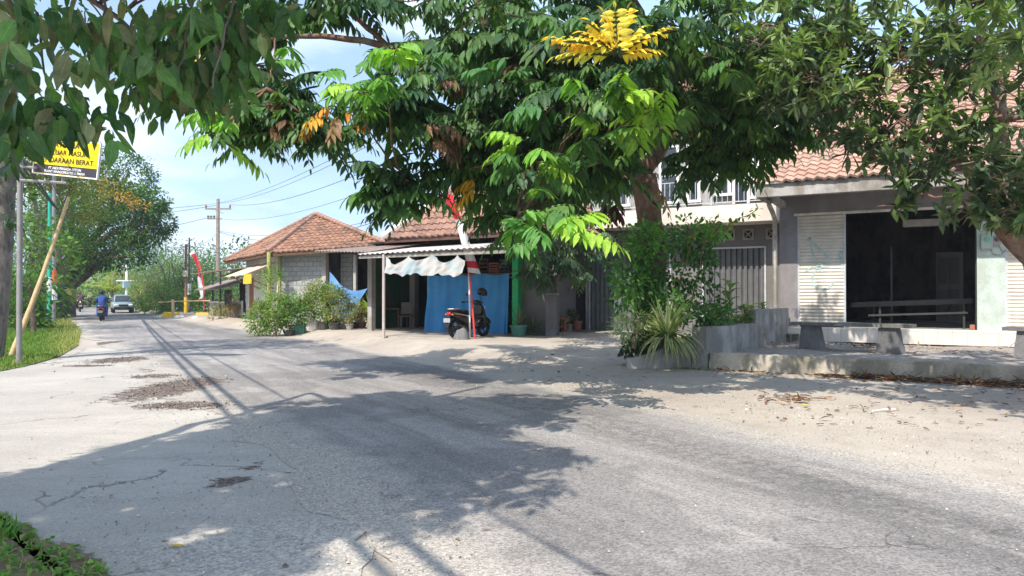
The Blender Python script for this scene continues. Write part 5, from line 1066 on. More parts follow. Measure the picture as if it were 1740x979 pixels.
# leaf litter
L=Leaves(); LC=[(.24,.11,.06),(.28,.15,.08),(.18,.095,.065),(.36,.24,.13),(.13,.085,.065)]
def litter(n, fn, zf, s0=.10, s1=.2):
    for _ in range(n):
        x,y=fn(); L.add((x,y,zf(x,y)+random.uniform(.008,.03)),Vector((random.gauss(0,1),random.gauss(0,1),random.uniform(-.05,.3))),Vector((0,0,1))+rv(.35),random.uniform(s0,s1),(lambda q_:q_)(random.uniform(.05,.10)),jit(random.choice(LC),.25))
def along(a,b,wd,off=0):
    def f():
        s_=random.random(); p=Vector(a).lerp(Vector(b),s_); d=(Vector(b)-Vector(a)).normalized(); nn=Vector((-d.y,d.x)); return tuple(p+nn*(off-abs(random.gauss(0,wd))))
    return f
KA=C0+CD*1.9; KB=C0+CD*6.5
litter(330,along(KA,KB,.13,-.03),gz,.14,.26); litter(420,along(C0+CD*2.7,C0+CD*7.5,.22,-.02),lambda x,y:gz(x,y)+random.random()*.06,.12,.24); litter(160,along(C0+CD*.4,C0+CD*7,.6,-.1),gz,.05,.14); litter(110,along(C0+CD*2.6,C0+CD*3.9,.1,-.02),gz); litter(40,along(C0+CD*.1,C0+CD*1.2,.15),gz)
litter(110,lambda:(lambda p:(p.x+random.gauss(0,.6),p.y+random.gauss(0,.35)))(Vector(G(random.uniform(1400,1760),random.uniform(665,722))[:2])),gz,.06,.16)
litter(60,lambda:(lambda p:(p.x+random.gauss(0,.1),p.y+random.gauss(0,.08)))(Vector(G(1300+random.random()*90,672+random.random()*14)[:2])),gz)
litter(60,lambda:tuple(Vector(G(random.uniform(1180,1740),random.uniform(640,720))[:2])),gz,.03,.1)
litter(110,lambda:(lambda a_,b_:(RO.x+.871*a_+.491*b_,RO.y-.491*a_+.871*b_))(random.uniform(-.2,6),random.uniform(-3.6,-.5)),lambda x,y:.30)
litter(130,lambda:(lambda a_,b_:(RO.x+.871*a_+.491*b_,RO.y-.491*a_+.871*b_))(random.gauss(2.4,.5),random.gauss(-1.6,.35)),lambda x,y:.30,.08,.16)
litter(60,lambda:tuple(Vector(G(random.uniform(850,1100),random.uniform(570,640),.1)[:2])),gz,.04,.12)
tag(L.build('leaf_litter',MT['litter'],bend=0),'dry brown fallen leaves along the yard wall and verge','fallen leaves',kind='stuff')
c=G(286,932); L=Leaves(); L.add((c.x,c.y,.02),(1,.2,.03),(0,0,1),.10,.09,(.62,.40,.06)); L.build('fallen_leaf',MT['litter']); o=bpy.context.scene.objects['fallen_leaf']; tag(o,'single yellow leaf lying in the shade on the concrete','leaf')
c=G(1360,692,.0); L=Leaves(); L.add((c.x,c.y,.03),(1,.2,.03),(0,0,1),.15,.14,(.75,.6,.06)); o=L.build('fallen_leaf',MT['litter']); tag(o,'single yellow leaf on the verge in front of the yard wall','leaf')
m=MB(); a=G(1482,701); m.tube([a+Vector((0,0,.02)),a+Vector((.2,.08,.03)),a+Vector((.34,.1,.03))],.012,6); tag(m.build('pale_stick',MT['white_wall']),'short pale stick lying among the leaves on the verge','stick')
c=G(1088,615,.1); m=MB(); m.sheet(lambda s_,u:(s_*.3,u*.2,.02*math.sin(s_*9)+.03*math.sin(u*8+s_*4)),8,6); o=m.build('crumpled_wrapper',MT['red']); o.location=(c.x,c.y,.21); tag(o,'scrap of red wrapper on the low end of the planter','wrapper')
# ---------------------------------------------------------------- the big street tree (large pinnate leaves)
random.seed(21)
def blob(px,py,Y,rx,rz,n): q=P(px,py,Y); return (q,(rx,rx*.8,rz),n)
mt=thing('street_tree','large street tree with drooping feathered leaves rising from the concrete planter','tree',(0,0,0))
tb=MB(); base=Vector((3.05,16.2,-.1)); fork=P(1092,300,15.9)
tr=[base,base+Vector((-.05,0,1.2)),P(1112,440,16.1),P(1104,375,16.0),P(1100,335,15.9),fork]; tb.tube(tr,[.36,.30,.27,.27,.29,.30],12)
limbs={}
def br(nm,a,b,r0,r1,wob=.1,seg=8,sag=0): limbs[nm]=limb(tb,a,b,r0,r1,wob,seg,sag); return limbs[nm]
br('l',fork,P(1010,190,13.6),.20,.13,.12); br('l2',P(1010,190,13.6),P(830,60,12.2),.13,.07,.12); br('l3',P(1010,190,13.6),P(900,260,12.4),.09,.05); br('r',fork,P(1150,200,15.4),.20,.14); br('r2',P(1150,200,15.4),P(1330,40,13.6),.12,.06,.1)
br('r3',P(1150,200,15.4),P(1060,-40,13.5),.13,.07); br('r4',P(1110,145,13.2),P(1240,70,12.6),.08,.05,.08)
br('far',P(830,60,12.2),P(660,80,11.6),.075,.06,.05); br('far2',P(660,80,11.6),P(480,62,11.5),.06,.035,.05,8,.05); br('far3',P(480,62,11.5),P(330,90,11.8),.035,.02,.08); br('s1',P(660,80,11.6),P(560,-10,11.6),.05,.035)
br('v1',P(805,-60,11.4),P(840,190,12.1),.07,.09,.05); br('v2',P(840,190,12.1),P(920,330,13),.05,.03)
br('dead',P(470,60,11.4),P(452,150,11.2),.018,.006,.2); br('low',P(900,260,12.4),P(690,330,11.6),.05,.02,.08); br('low2',P(900,300,13),P(880,380,12),.03,.015)
blobs=[ # where the crown hangs: px, py, distance, radius, half height, rosettes
 blob(360,40,12.2,.8,.6,7),blob(440,20,12.0,.7,.35,6),blob(330,130,12.4,.8,.5,7),blob(420,180,12.1,.8,.5,10),blob(500,210,11.9,.7,.45,9),blob(560,225,11.6,.5,.25,5),blob(480,160,12.2,.5,.25,4),blob(400,230,12.3,.6,.3,4),
 blob(560,-5,11.6,.7,.2,3),blob(650,0,11.4,.8,.25,4),blob(645,165,11.2,.65,.35,7),blob(700,140,10.8,.8,.5,9),blob(735,205,11.0,.6,.3,6),blob(780,60,11.4,.8,.7,9),blob(800,180,11.0,.8,.6,10),blob(780,280,11.4,.65,.4,7),blob(840,300,11.6,.6,.45,7),
 blob(655,315,11.3,.45,.3,6),blob(700,345,11.2,.3,.2,3),blob(880,60,11.2,.9,.7,10),blob(900,180,10.8,.9,.7,11),blob(880,370,11.8,.5,.35,4),
 blob(980,50,10.6,.9,.7,10),blob(990,180,10.2,.8,.6,9),blob(970,290,10.8,.7,.5,7),blob(1060,60,10.4,.9,.7,9),blob(1060,180,10.0,.7,.6,7),blob(1030,255,10.6,.5,.25,4),
 blob(1150,60,11.4,.9,.7,9),blob(1170,150,12.4,.9,.6,9),blob(1205,225,13.6,.75,.45,7),blob(1195,275,14.0,.45,.3,3),blob(1240,270,13.8,.4,.25,3),blob(1250,60,12.2,1.0,.7,10),blob(1260,170,12.8,.9,.6,10),blob(1270,250,13.2,.8,.35,7),blob(1350,60,12.8,1.,.7,8),blob(1360,170,13.2,.9,.5,9),blob(1340,235,13.4,.7,.25,5),
 blob(760,-60,12.4,1.4,.7,10),blob(960,-70,12.4,1.6,.8,12),blob(1180,-70,13,1.6,.8,12),blob(1350,-60,13.4,1.4,.8,9),blob(560,-90,12.4,1.2,.6,8),blob(380,-70,12.6,1.1,.6,8),
 blob(850,120,13.4,1.2,.8,10),blob(1000,120,13.6,1.3,.9,12),blob(1120,110,14.2,1.3,.9,10),blob(1280,120,14.6,1.3,.8,10),blob(720,80,13.2,.9,.6,5),blob(920,230,13.2,.9,.6,8),blob(450,110,13.2,.9,.4,4),blob(865,322,19.6,.9,.5,7),blob(905,300,19,1.0,.6,8),blob(965,325,18.6,.9,.5,7),blob(835,300,19.2,.8,.4,5),blob(1010,290,17,1.,.6,7),blob(930,240,16.5,1.3,.8,9),blob(1160,-110,8.6,1.0,.4,8),blob(1260,-120,8.4,.9,.4,7)]
L=Leaves()
for q,r,n in blobs:
    q.z=max(q.z,2.4)
    for i in range(n):
        c=inball(q,r); rosette(L,c,random.randint(5,7),random.uniform(.5,.78),random.choice((DARK,DARK,DARK,MID,DARK+MID)),random.uniform(.17,.26),.2,.5,5,.9)
        if random.random()<.4: limb(tb,q+rv(.1),c,.014,.006,.15,4)
    best=min((p for l_ in limbs.values() for p in l_),key=lambda p:(p-q).length)
    limb(tb,best,q,.03,.014,.14,6)
def special(px,py,Y,n,length,cols,ll,up=.6,pairs=6,hang=.5,spread=.06):
    q=P(px,py,Y)
    for i in range(n): rosette(L,q+rv(spread),1,length,cols,ll,up,.4,pairs,hang)
def fr(px,py,Y,ex,ey,length,cols,ll,dy=0.,droop=.3,pairs=7,hang=.5):        # one frond from a point towards a photo direction
    q=P(px,py,Y); frond(L,q,(ex,dy,-ey),length,cols,ll,droop,pairs,hang)
# the young gold leaves at the top and the fresh green ones below
Yg=8.6
for a in (-82,-68,-52,-35,-15,10,35,55,75,-5): fr(1050,92,Yg,math.sin(R(a)),-math.cos(R(a))*.95-.15,random.uniform(.5,.78),YEL,.17,random.uniform(-.3,.2),.25,8,.35)
for a in (-75,-60): fr(1030,85,Yg,math.sin(R(a)),-.35,.7,ORG+YEL[:1],.15,.1,.1,8,.4)
for (px,py,Y,n,cl) in ((1040,150,8.8,5,LIME),(1000,165,9.0,4,LIME+MID),(1110,160,8.9,4,LIME),(1095,185,8.9,3,LIME),(985,215,9.2,4,MID),(1040,215,9.1,3,LIME+MID),(900,255,9.4,4,LIME),(930,275,9.5,4,LIME+MID),(880,250,9.4,2,MID),
     (690,100,9.6,4,LIME),(650,150,9.8,5,[(.12,.30,.06),(.15,.33,.06)]),(600,130,10,4,[(.12,.30,.06),(.10,.25,.06)]),(740,110,9.8,3,MID),(600,165,10,3,LIME),(860,115,9.8,4,[(.07,.19,.06)]),(940,180,9.6,4,[(.07,.19,.06)]),(1100,240,10.4,3,MID),(1010,275,9.8,4,[(.06,.16,.05)]),
     (960,385,8.8,4,LIME),(985,375,8.7,3,LIME),(885,360,9.0,4,[(.14,.33,.06)]),(905,395,9.0,3,[(.10,.27,.06)]),(925,365,9.0,3,LIME+MID),(1240,115,10.6,3,MID),(375,215,10.8,4,LIME),(355,205,10.9,3,[(.16,.36,.07)]),(470,100,11,2,[(.12,.28,.06)])):
    special(px,py,Y,n,.55,cl,.23,.35,5,.7,.1)
    best=min((p for l_ in limbs.values() for p in l_),key=lambda p:(p-P(px,py,Y)).length); limb(tb,best,P(px,py,Y),.022,.008,.1,6)
for (px,py,Y,n,cl) in ((780,140,10.6,2,BROWN),(760,210,10.4,3,BROWN),(740,225,10.4,2,BROWN),(470,215,11.4,3,BROWN),(440,190,11.4,2,BROWN),(575,185,11.1,3,ORG+BROWN),(555,200,11.1,2,ORG),(905,105,10.6,3,BROWN),(945,260,10.6,1,BROWN),(815,300,10.8,2,[(.55,.33,.03)]),(1045,345,12.4,4,[(.10,.03,.025),(.06,.025,.02)]),(1130,310,12.8,1,BROWN),(300,70,11,4,ORG+YEL),(320,60,11,2,YEL),(1160,195,13,3,BROWN)):
    special(px,py,Y,n,.42,cl,.19,-.8,4,1.3,.08)
# the leafy shoots that hang beside the folding gate
L.build('crown',MT['leaf'],mt,bend=.15); tb.build('trunk',MT['bark_red'],mt,smooth=70)
# small sapling between the shop and the gate
sp=thing('sapling','slender sapling with pale arching branches between the shop and the gate','tree',(0,0,0)); m=MB(); L=Leaves()
b0=P(944,0,22.6); b0.z=.25; h0=P(938,462,22.2); m.tube([b0,b0.lerp(h0,.5)+Vector((.06,0,0)),h0],[.035,.03,.02],7)
for px,py in ((915,470),(900,420),(940,390),(985,400),(1010,430),(1020,395),(965,440),(905,460),(990,465),(930,430),(975,375),(890,395)):
    q=P(px,py,21.4+random.uniform(-.6,.5)); limb(m,h0.lerp(b0,random.random()*.2),q,.014,.006,.18,5,.12); rosette(L,q,5,.62,[(.06,.12,.06),(.09,.16,.08),(.05,.10,.05)],.22,-.1,.7,6,1.)
    rosette(L,q.lerp(h0,.45),3,.5,[(.06,.12,.06),(.12,.18,.10)],.2,-.2,.7,5,1.)
L.build('crown',MT['leaf'],sp); m.build('trunk',MT['bark_grey'],sp,smooth=60)
# ---------------------------------------------------------------- mango tree on the right
random.seed(5)
mg_=thing('mango_tree','grey green lance leaved tree leaning in from the right edge','tree',(0,0,0)); tb=MB()
m0=Vector((8.4,11.2,.0)); k1=P(1775,440,10.6); k2=P(1712,375,10.4); k3=P(1672,300,10.4); k4=P(1610,262,10.3)
tb.tube([m0,m0.lerp(k1,.5)+Vector((.1,0,0)),k1,P(1735,400,10.5),k2,P(1690,335,10.4),k3],[.34,.31,.27,.25,.22,.17,.13],12)
limbs={'a':limb(tb,k3,k4,.12,.07,.05),'b':limb(tb,k2,P(1690,120,10.6),.15,.09,.05),'c':limb(tb,P(1690,120,10.6),P(1650,-60,10.8),.09,.06),'d':limb(tb,k4,P(1500,180,10.6),.07,.03,.08),'e':limb(tb,P(1690,150,10.6),P(1480,60,10.6),.06,.03,.1),'f':limb(tb,k4,P(1560,330,9.8),.035,.015,.1),'g':limb(tb,k1+Vector((0,0,.1)),P(1860,100,10.6),.2,.1),
 'h':limb(tb,P(1690,200,10.5),P(1860,190,10),.06,.03),'j':limb(tb,k1,P(1850,150,7.6),.12,.06),'k':limb(tb,P(1850,150,7.6),P(1790,-60,7.2),.05,.03),'i':limb(tb,P(1480,60,10.6),P(1300,40,11.2),.03,.015)}
MG=[(.075,.12,.065),(.095,.14,.075),(.06,.10,.052),(.085,.125,.072)]; MG_SUNLIT=[(.17,.26,.09),(.22,.30,.13),(.14,.22,.08)]  # second list: paler greens, sunlight put into the leaf colour
mbl=[(1290,60,11,.9,.5,22),(1380,50,10.8,.9,.6,34),(1380,140,10.8,.8,.5,26),(1320,130,11.2,.6,.4,12),(1470,60,10.6,.9,.6,30),(1460,170,10.5,.8,.6,30),(1540,120,10.4,.9,.6,30),(1540,220,10.2,.8,.5,30),(1480,250,10.6,.45,.3,9),(1600,80,10.4,.8,.7,24),(1620,200,10.0,.5,.5,16),(1560,300,9.8,.5,.35,13),(1590,270,9.9,.6,.4,16),(1680,270,9.6,.5,.3,11),(1720,300,9.2,.6,.35,16),(1650,340,9.4,.45,.25,10),(1700,370,9.4,.35,.2,7),(1735,360,9.2,.5,.3,12),(1540,345,9.6,.25,.1,4),(1700,60,9.6,.9,.6,26),(1720,140,9.4,.6,.5,10),(1680,0,9,1,.4,14),(1600,-60,10.6,1.4,.6,20),(1420,-50,11,1.3,.6,20),(1740,-40,9.6,1.,.6,18),(1780,200,9.6,.7,.7,14),(1640,120,11.6,.9,.7,22),(1700,150,12,.9,.8,22),(1640,-60,7.4,.5,.3,12),(1740,-70,7.2,.6,.35,16),(1840,-40,7.2,.7,.4,18),(1800,40,7.0,.4,.4,10),(1900,60,7.0,.7,.5,14),(1760,-160,6.9,.8,.4,18),(1620,-150,7.0,.7,.3,14),(1980,-60,7.2,.8,.5,16),(1570,-140,7.2,.9,.35,22),(1470,-150,7.7,.9,.35,20),(1380,-160,8.1,.8,.35,16),(1690,-150,6.8,.8,.35,18),(1870,-140,6.2,.8,.4,18)]
L=Leaves()
for px,py,Y,rx,rz,n in mbl:
    q=P(px,py,Y)
    for i in range(n):
        c=inball(q,(rx,rx*.8,rz)); sunlit=random.random()<.22+.25*(py<120)  # more of the sunlit-coloured leaves towards the top
        whorl(L,c,random.randint(11,15),random.uniform(.20,.28),MG_SUNLIT if sunlit else MG,1.15,.25); 
        if random.random()<.5: limb(tb,q+rv(.15),c,.010,.004,.15,4)
    best=min((p for l_ in limbs.values() for p in l_),key=lambda p:(p-q).length); limb(tb,best,q,.022,.008,.12,6)
for px,py,Y in ((1385,60,9.8),(1350,75,9.8),(1440,110,9.8),(1390,95,9.7),(1560,20,9),(1660,30,8.2),(1700,45,8),(1730,20,7.8),(1690,85,8.2),(1735,85,8),(1640,10,8.2),(1340,120,9.8),(1420,150,9.8),(1290,20,10),(1600,160,9.4),(1580,200,9.4),(1720,110,8)): 
    for i in range(3): whorl(L,P(px,py,Y)+rv(.13),10,.21,MG_SUNLIT,1.1,.1)
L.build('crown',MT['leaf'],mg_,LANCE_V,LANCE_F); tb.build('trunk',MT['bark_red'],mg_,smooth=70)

# ---------------------------------------------------------------- near tree overhead, its crown shades the road
random.seed(9)
nt=thing('roadside_tree','big leaved tree overhanging from the upper left and shading the road','tree',(0,0,0)); tb=MB(); L=Leaves()
t0=Vector((-7.0,1.2,0)); tk=[t0,t0+Vector((.1,.1,2)),t0+Vector((.3,.3,3.8)),t0+Vector((.7,.6,5.2))]; tb.tube(tk,[.34,.28,.25,.2],12)
hub=tk[3]; limbs=[limb(tb,hub,Vector(p),.13,.04,.08,9) for p in ((-4.6,4.6,5.6),(-3.0,7.6,6.2),(-2.2,3.4,5.8),(-5.2,7.5,5.2),(-1.6,5.6,6.2),(-5.0,1.5,5.9),(-3.4,6.0,5.9))]
limbs.append(limb(tb,Vector((-4.6,4.6,5.6)),P(60,70,5.4),.04,.02,.08,8)); limbs.append(limb(tb,Vector((-5.2,7.5,5.2)),P(230,60,6.8),.05,.02,.08,8))
SP=[Vector(G(*q)[:2]) for q in ((-60,880),(0,862),(130,800),(280,752),(400,728),(520,692),(620,674),(720,666),(800,674),(880,674),(945,688),(905,712),(868,738),(930,768),(945,782),(880,800),(820,838),(700,880),(640,890),(560,895),(480,935),(380,985),(250,1150),(-300,1300),(-500,1000))]
OFF=Vector((SUN.x,SUN.y))*COT; n=0; GRN=[(.045,.10,.04),(.06,.125,.045),(.05,.11,.04)]
xs_=[p.x for p in SP]; ys_=[p.y for p in SP]
while n<330:
    x=random.uniform(min(xs_),max(xs_)); y=random.uniform(min(ys_),max(ys_))
    if not inpoly(x,y,SP):
        if random.random()>.10 or not any(inpoly(x+dx_,y+dy_,SP) for dx_,dy_ in ((.4,0),(-.4,0),(0,.55),(0,-.5))): continue
    h=random.uniform(4.7,6.3); c=Vector((x,y,h))-Vector((OFF.x,OFF.y,0))*h
    lim=1.5+.40*c.y+.25                                                    # keep the underside above the open view of the street
    if c.y>0 and c.z<lim and c.x/c.y>-.42: c=c+Vector((-OFF.x,-OFF.y,1))*(lim-c.z+.1)
    n+=1; rosette(L,c,random.randint(5,6),random.uniform(.42,.6),GRN,.22,.2,.45,4,.6)
    if n%2==0: bp_=min((p for l_ in limbs for p in l_),key=lambda p:(p-c).length); limb(tb,bp_,c,.014,.006,.1,5)
def hangleaves(px,py,Y,n,sx,sy,ll,cols,hang=1.2):
    for i in range(n):
        q=P(px+random.gauss(0,sx),py+random.gauss(0,sy),Y+random.gauss(0,.3)); L.add(q,rv(.62)+Vector((0,0,-hang)),rv(.6)+Vector((0,-1,.5)),ll*random.uniform(.65,1.05),ll*random.uniform(.75,1.05),jit(random.choice(cols),.25))
UL=[(.07,.16,.055),(.09,.19,.06),(.06,.13,.05),(.12,.21,.075),(.18,.19,.10)]; UL_SUNLIT=[(.12,.26,.07),(.16,.27,.10),(.10,.22,.06)]  # second list: the leaf greens lightened to look sunlit
for a in ((110,20,5.0,34,50,20,.24,UL),(60,110,5.2,14,34,34,.24,UL+UL_SUNLIT),(105,190,4.8,40,32,15,.22,DARK),(85,165,4.8,16,32,20,.24,UL),(180,75,5.4,26,30,28,.23,UL+UL_SUNLIT),(240,40,5.8,44,45,30,.23,UL),(470,8,6.6,40,50,12,.2,UL),(300,100,6.2,85,36,32,.22,UL),(260,120,6.0,45,30,26,.22,UL),(360,118,6.6,95,36,32,.21,UL),(310,150,6.4,55,46,18,.21,UL),(400,60,6.8,90,36,34,.22,UL),(370,20,6.6,80,60,24,.22,UL),(10,60,4.6,30,20,40,.24,UL),(5,160,4.8,16,14,40,.2,UL),(185,215,5.0,8,8,14,.2,UL_SUNLIT),(120,150,4.8,16,24,30,.26,UL_SUNLIT+[(.26,.28,.16)]),(150,90,5.0,16,50,26,.23,[(.20,.30,.13),(.28,.30,.17)]),(300,60,5.6,16,60,30,.2,[(.16,.34,.09),(.24,.30,.12)]),(215,70,5.2,16,30,22,.25,UL_SUNLIT),(10,60,4.3,8,10,20,.22,UL_SUNLIT),(330,20,5.6,14,28,14,.26,UL_SUNLIT),(405,140,6.6,14,16,22,.2,UL_SUNLIT),(25,200,4.8,16,12,22,.24,DARK),(12,250,4.6,5,8,30,.22,DARK)): hangleaves(*a)  # the pale groups carry sunlight in their leaf colour
for a,b_ in (((330,-30),(300,140)),((170,-30),(190,120)),((60,20),(90,200)),((230,20),(170,150)),((20,60),(70,230)),((400,-20),(360,150))): limb(tb,P(*a,5.6),P(*b_,5.3),.012,.005,.12,7)
L.build('crown',MT['leaf'],nt,bend=.15); tb.build('trunk',MT['bark'],nt,smooth=70)
# tree whose trunk stands at the left edge
def simple_tree(name,label,base,trunk_pts,r0,r1,bl,n,ll,cols,bark,limbs_=(),sub=.22,per=18,group=None,hang=.3,cat='tree',w=1.,mat_='leaf_soft'):
    t=thing(name,label,cat,(0,0,0),0,group); m=MB(); pts=[Vector(base)]+[Vector(p) for p in trunk_pts]; N_=len(pts); m.tube(pts,[r0+(r1-r0)*i/(N_-1) for i in range(N_)],9)
    for c,r in bl: limb(m,pts[-1] if random.random()<.6 else pts[-2],Vector(c),r1*.7,r1*.2,.1,6)
    m.build('trunk',bark,t,smooth=70); L=Leaves(); cloud(L,bl,n,ll,cols,w,hang,sub,per); L.build('crown',MT[mat_],t,OVAL_V,OVAL_F); return t
def bb_(px,py,Y,rx,rz,ry=None): q=P(px,py,Y); return ((q.x,q.y,q.z),(rx,ry or rx,rz))
lt=thing('verge_tree','grey barked tree trunk cut by the left edge of the photo','tree',(0,0,0)); m=MB(); m.tube([(-11.66,16.3,-.1),(-11.48,16.3,1.0),(-11.36,16.3,2.6),(-11.28,16.3,4.2),(-11.26,16.3,6.0),(-11.2,16.2,7.6)],[.33,.28,.26,.25,.24,.2],14); limb(m,(-11.3,16.2,6.8),(-13.5,15,8.5),.12,.05); limb(m,(-11.3,16.2,7.0),(-9.9,15.5,9),.1,.05)
m.build('trunk',MT['bark_grey'],lt,smooth=70); L=Leaves(); cloud(L,[((-12.5,15.5,9),(2.4,2.2,1.4)),((-10.6,15.2,9.4),(1.6,1.6,1.0)),bb_(8,330,16,.5,.6)],2600,.2,DARK+MID,1.,.3,.22,18); L.build('crown',MT['leaf'],lt,OVAL_V,OVAL_F)
# ---------------------------------------------------------------- trees along the left of the road and beyond
GT=[(.075,.16,.04),(.10,.20,.05),(.14,.25,.06),(.085,.18,.045)]; GD=[(.04,.09,.04),(.055,.12,.05)]; GF=[(.14,.24,.07),(.18,.28,.09),(.23,.32,.10)]; FL=[(.50,.30,.04),(.45,.20,.05)]
def base_(px,Y): return Vector((P(px,0,Y).x,Y,-.1))
b=base_(115,50)
simple_tree('flame_tree','huge spreading dark green tree over the road, right of the striped pole',b,[P(113,495,50),P(118,455,50)],.55,.4,[bb_(190,370,50,3.2,2.3),bb_(150,330,51,2.8,2.0),bb_(215,300,52,1.8,1.6),bb_(245,375,49,1.8,1.7),bb_(270,375,49,1.0,1.0),bb_(190,425,49,2.6,1.2),bb_(130,430,50,2.2,1.6),bb_(225,430,48,1.0,.7),bb_(130,265,52,2.0,1.3),bb_(258,345,49,1.1,1.0),bb_(205,345,50,2.2,1.6)],24000,.21,GT+GD+GD,MT['bark'],sub=.17)
t=[x for x in bpy.data.objects if x.get('label','').startswith('huge spreading')][0]; L=Leaves(); cloud(L,[bb_(195,330,47.2,.9,.5),bb_(215,345,47,.6,.4),bb_(240,350,47.3,.5,.3),bb_(180,310,48,.7,.4),bb_(60,360,46,.5,.5)],420,.2,FL,1.,.2,.3,10); L.build('blossom',MT['leaf_soft'],t,OVAL_V,OVAL_F)
m=MB(); m.lathe([(.56,1.0),(.54,1.9)],10,(b.x,b.y,0)); m.build('painted_band',plain('yellow_green_band',(.36,.36,.10),.8),t)
simple_tree('verge_tree','second dark trunked tree just behind the striped pole',base_(97,44),[P(98,500,44),P(100,450,44)],.42,.3,[bb_(98,420,46,1.6,1.4),bb_(76,400,47,1.4,1.3),bb_(100,380,45,1.6,1.3)],3600,.19,GD+GT,MT['bark'])
t=[x for x in bpy.data.objects if x.get('label','').startswith('second dark')][0]; m=MB(); m.box(-.25,.25,-.62,-.55,1.0,1.7); o=m.build('blue_notice',plain('blue_notice_board',(.03,.30,.55),.5),t); o.location=(base_(102,44).x,44,0)
simple_tree('verge_tree','light green feathery tree on the far left behind the sign post',base_(45,42),[P(48,480,42),P(55,430,42)],.26,.17,[bb_(60,330,42,2.0,1.8),bb_(40,400,41,1.9,1.5),bb_(95,300,43,1.6,1.2),bb_(120,350,43,1.5,1.4),bb_(20,350,40,1.7,1.8),bb_(75,440,42,1.6,1.),bb_(30,460,41,1.3,.9),bb_(110,410,43,1.3,1.)],9500,.15,GF+[(.20,.25,.07)],MT['bark_grey'],sub=.26)
simple_tree('verge_tree','olive yellow flowering tree behind the yellow sign',base_(66,43),[P(62,470,43),P(75,400,40)],.25,.15,[bb_(90,270,40,2.0,1.4),bb_(130,290,41,1.5,1.2),bb_(40,280,39,1.6,1.2),bb_(20,230,38,1.5,1.5),bb_(140,340,41,1.4,1.3)],7500,.17,[(.24,.25,.07),(.18,.22,.06),(.30,.26,.07),(.14,.2,.06)],MT['bark_grey'],sub=.26)
simple_tree('verge_tree','slim young tree with a crooked stem beside the left trunk',base_(58,27),[P(56,520,27),P(52,490,27)],.10,.07,[bb_(36,470,27,.6,.5),bb_(52,505,27.5,.3,.3),bb_(20,500,27,.8,.5)],2000,.09,GT,MT['bark'])
def hedge(label,px,py,Y,rx,rz,n,ll,cols,group='bushes along the far right of the road',sub=.24,name='bush',cat='bush'):
    t=thing(name,label,cat,(0,0,0),0,group); q=P(px,py,Y); L=Leaves(); cloud(L,[((q.x,q.y,q.z),(rx,rx,rz)),((q.x-rx*.5,q.y,q.z-rz*.3),(rx*.7,rx*.7,rz*.7)),((q.x+rx*.55,q.y,q.z-rz*.2),(rx*.6,rx*.6,rz*.8))],n,ll,cols,1.,.3,sub,14); L.build('foliage',MT['leaf_soft'],t,OVAL_V,OVAL_F)
    m=MB(); [limb(m,(q.x+random.uniform(-.3,.3)*rx,q.y,0),(q.x+random.uniform(-.7,.7)*rx,q.y,q.z+rz*.4),.06,.03,.1,5) for _ in range(5)]; m.build('stem',MT['bark'],t)
hl=['yellow green bush with golden flowers nearest the oncoming car','mid green bush behind the white post','grey green feathery bush in the middle of the far hedge','tall grey green bush left of the yellow footed pole','dark green bush behind the yellow footed pole','bright green low bush under the bamboo rail','dusty green bush behind the far flag','dark bush under the stall roof']
for i,(px,py,Y,rx,rz,cols) in enumerate(((250,503,62,1.6,1.3,GF+[(.5,.36,.05)]),(246,482,76,2.2,2.2,GT),(270,478,60,2.2,2.1,[(.16,.21,.10),(.20,.25,.13)]),(300,468,58,2.1,2.4,[(.17,.22,.11),(.22,.27,.14)]),(322,492,56,1.7,1.7,GT),(285,508,54,1.8,1.0,GF),(342,480,56,1.8,2.0,[(.15,.2,.1),(.12,.17,.07)]),(372,500,50,1.6,1.4,GD+GT))): hedge(hl[i],px,py,Y,rx,rz,2400,.17,cols,sub=.18)
for i,(px,py,Y,rx,rz,cols,lb) in enumerate(((160,488,85,3.6,2.3,GF,'rounded light green tree at the end of the road'),(240,462,95,5,2.6,GT,'broad green tree far behind the white post'),(300,455,110,6,3.2,GT,'far tree crown left of the poles'),(350,462,100,5,3,GT,'far tree crown behind the tall pole'),(395,455,80,3.5,2.6,GD+GT,'dark far tree right of the tall pole'),(260,440,150,10,5,[(.10,.15,.07)],'hazy distant wood on the skyline'),(200,480,120,6,2.6,GF,'distant green tree under the big tree'),(158,497,98,2.4,1.7,GT,'dark green tree by the road end'),(175,468,130,5,2.2,GT,'distant crown behind the coconut palm'),(48,500,50,2.6,1.6,GT,'dense bush filling the far left verge'),(30,505,42,2.4,1.5,GD+GT,'dark bush behind the bamboo pole'),(62,510,60,1.8,1.5,GT,'green bush beyond the striped pole'),(-20,440,30,3,2.2,GT,'leafy bush cut by the left edge'),(10,540,30,1.4,.9,GT,'low bush at the foot of the left bank'))):
    hedge(lb,px,py,Y,rx,rz,1500 if Y<110 else 1800,.2+.0022*Y,cols,'trees and bushes in the distance',.26,'distant_tree','tree')
# far tree masses all round, beyond the houses
L=Leaves()
for i in range(60):
    a=random.uniform(-.9,.95); d=random.uniform(150,240); 
    if -.55<a<-.5: continue
    q=Vector((a*d,d,random.uniform(1.5,4))); r=random.uniform(6,11); cloud(L,[((q.x,q.y,q.z),(r,r*.7,random.uniform(3.,5.5)))],260,.75,[(.10,.15,.06),(.13,.18,.08),(.08,.13,.055)],1.,.3,.22,12)
tag(L.build('far_woods',MT['leaf_soft'],tv=OVAL_V,tf=OVAL_F),'far off green treeline closing the horizon','wood',kind='stuff')
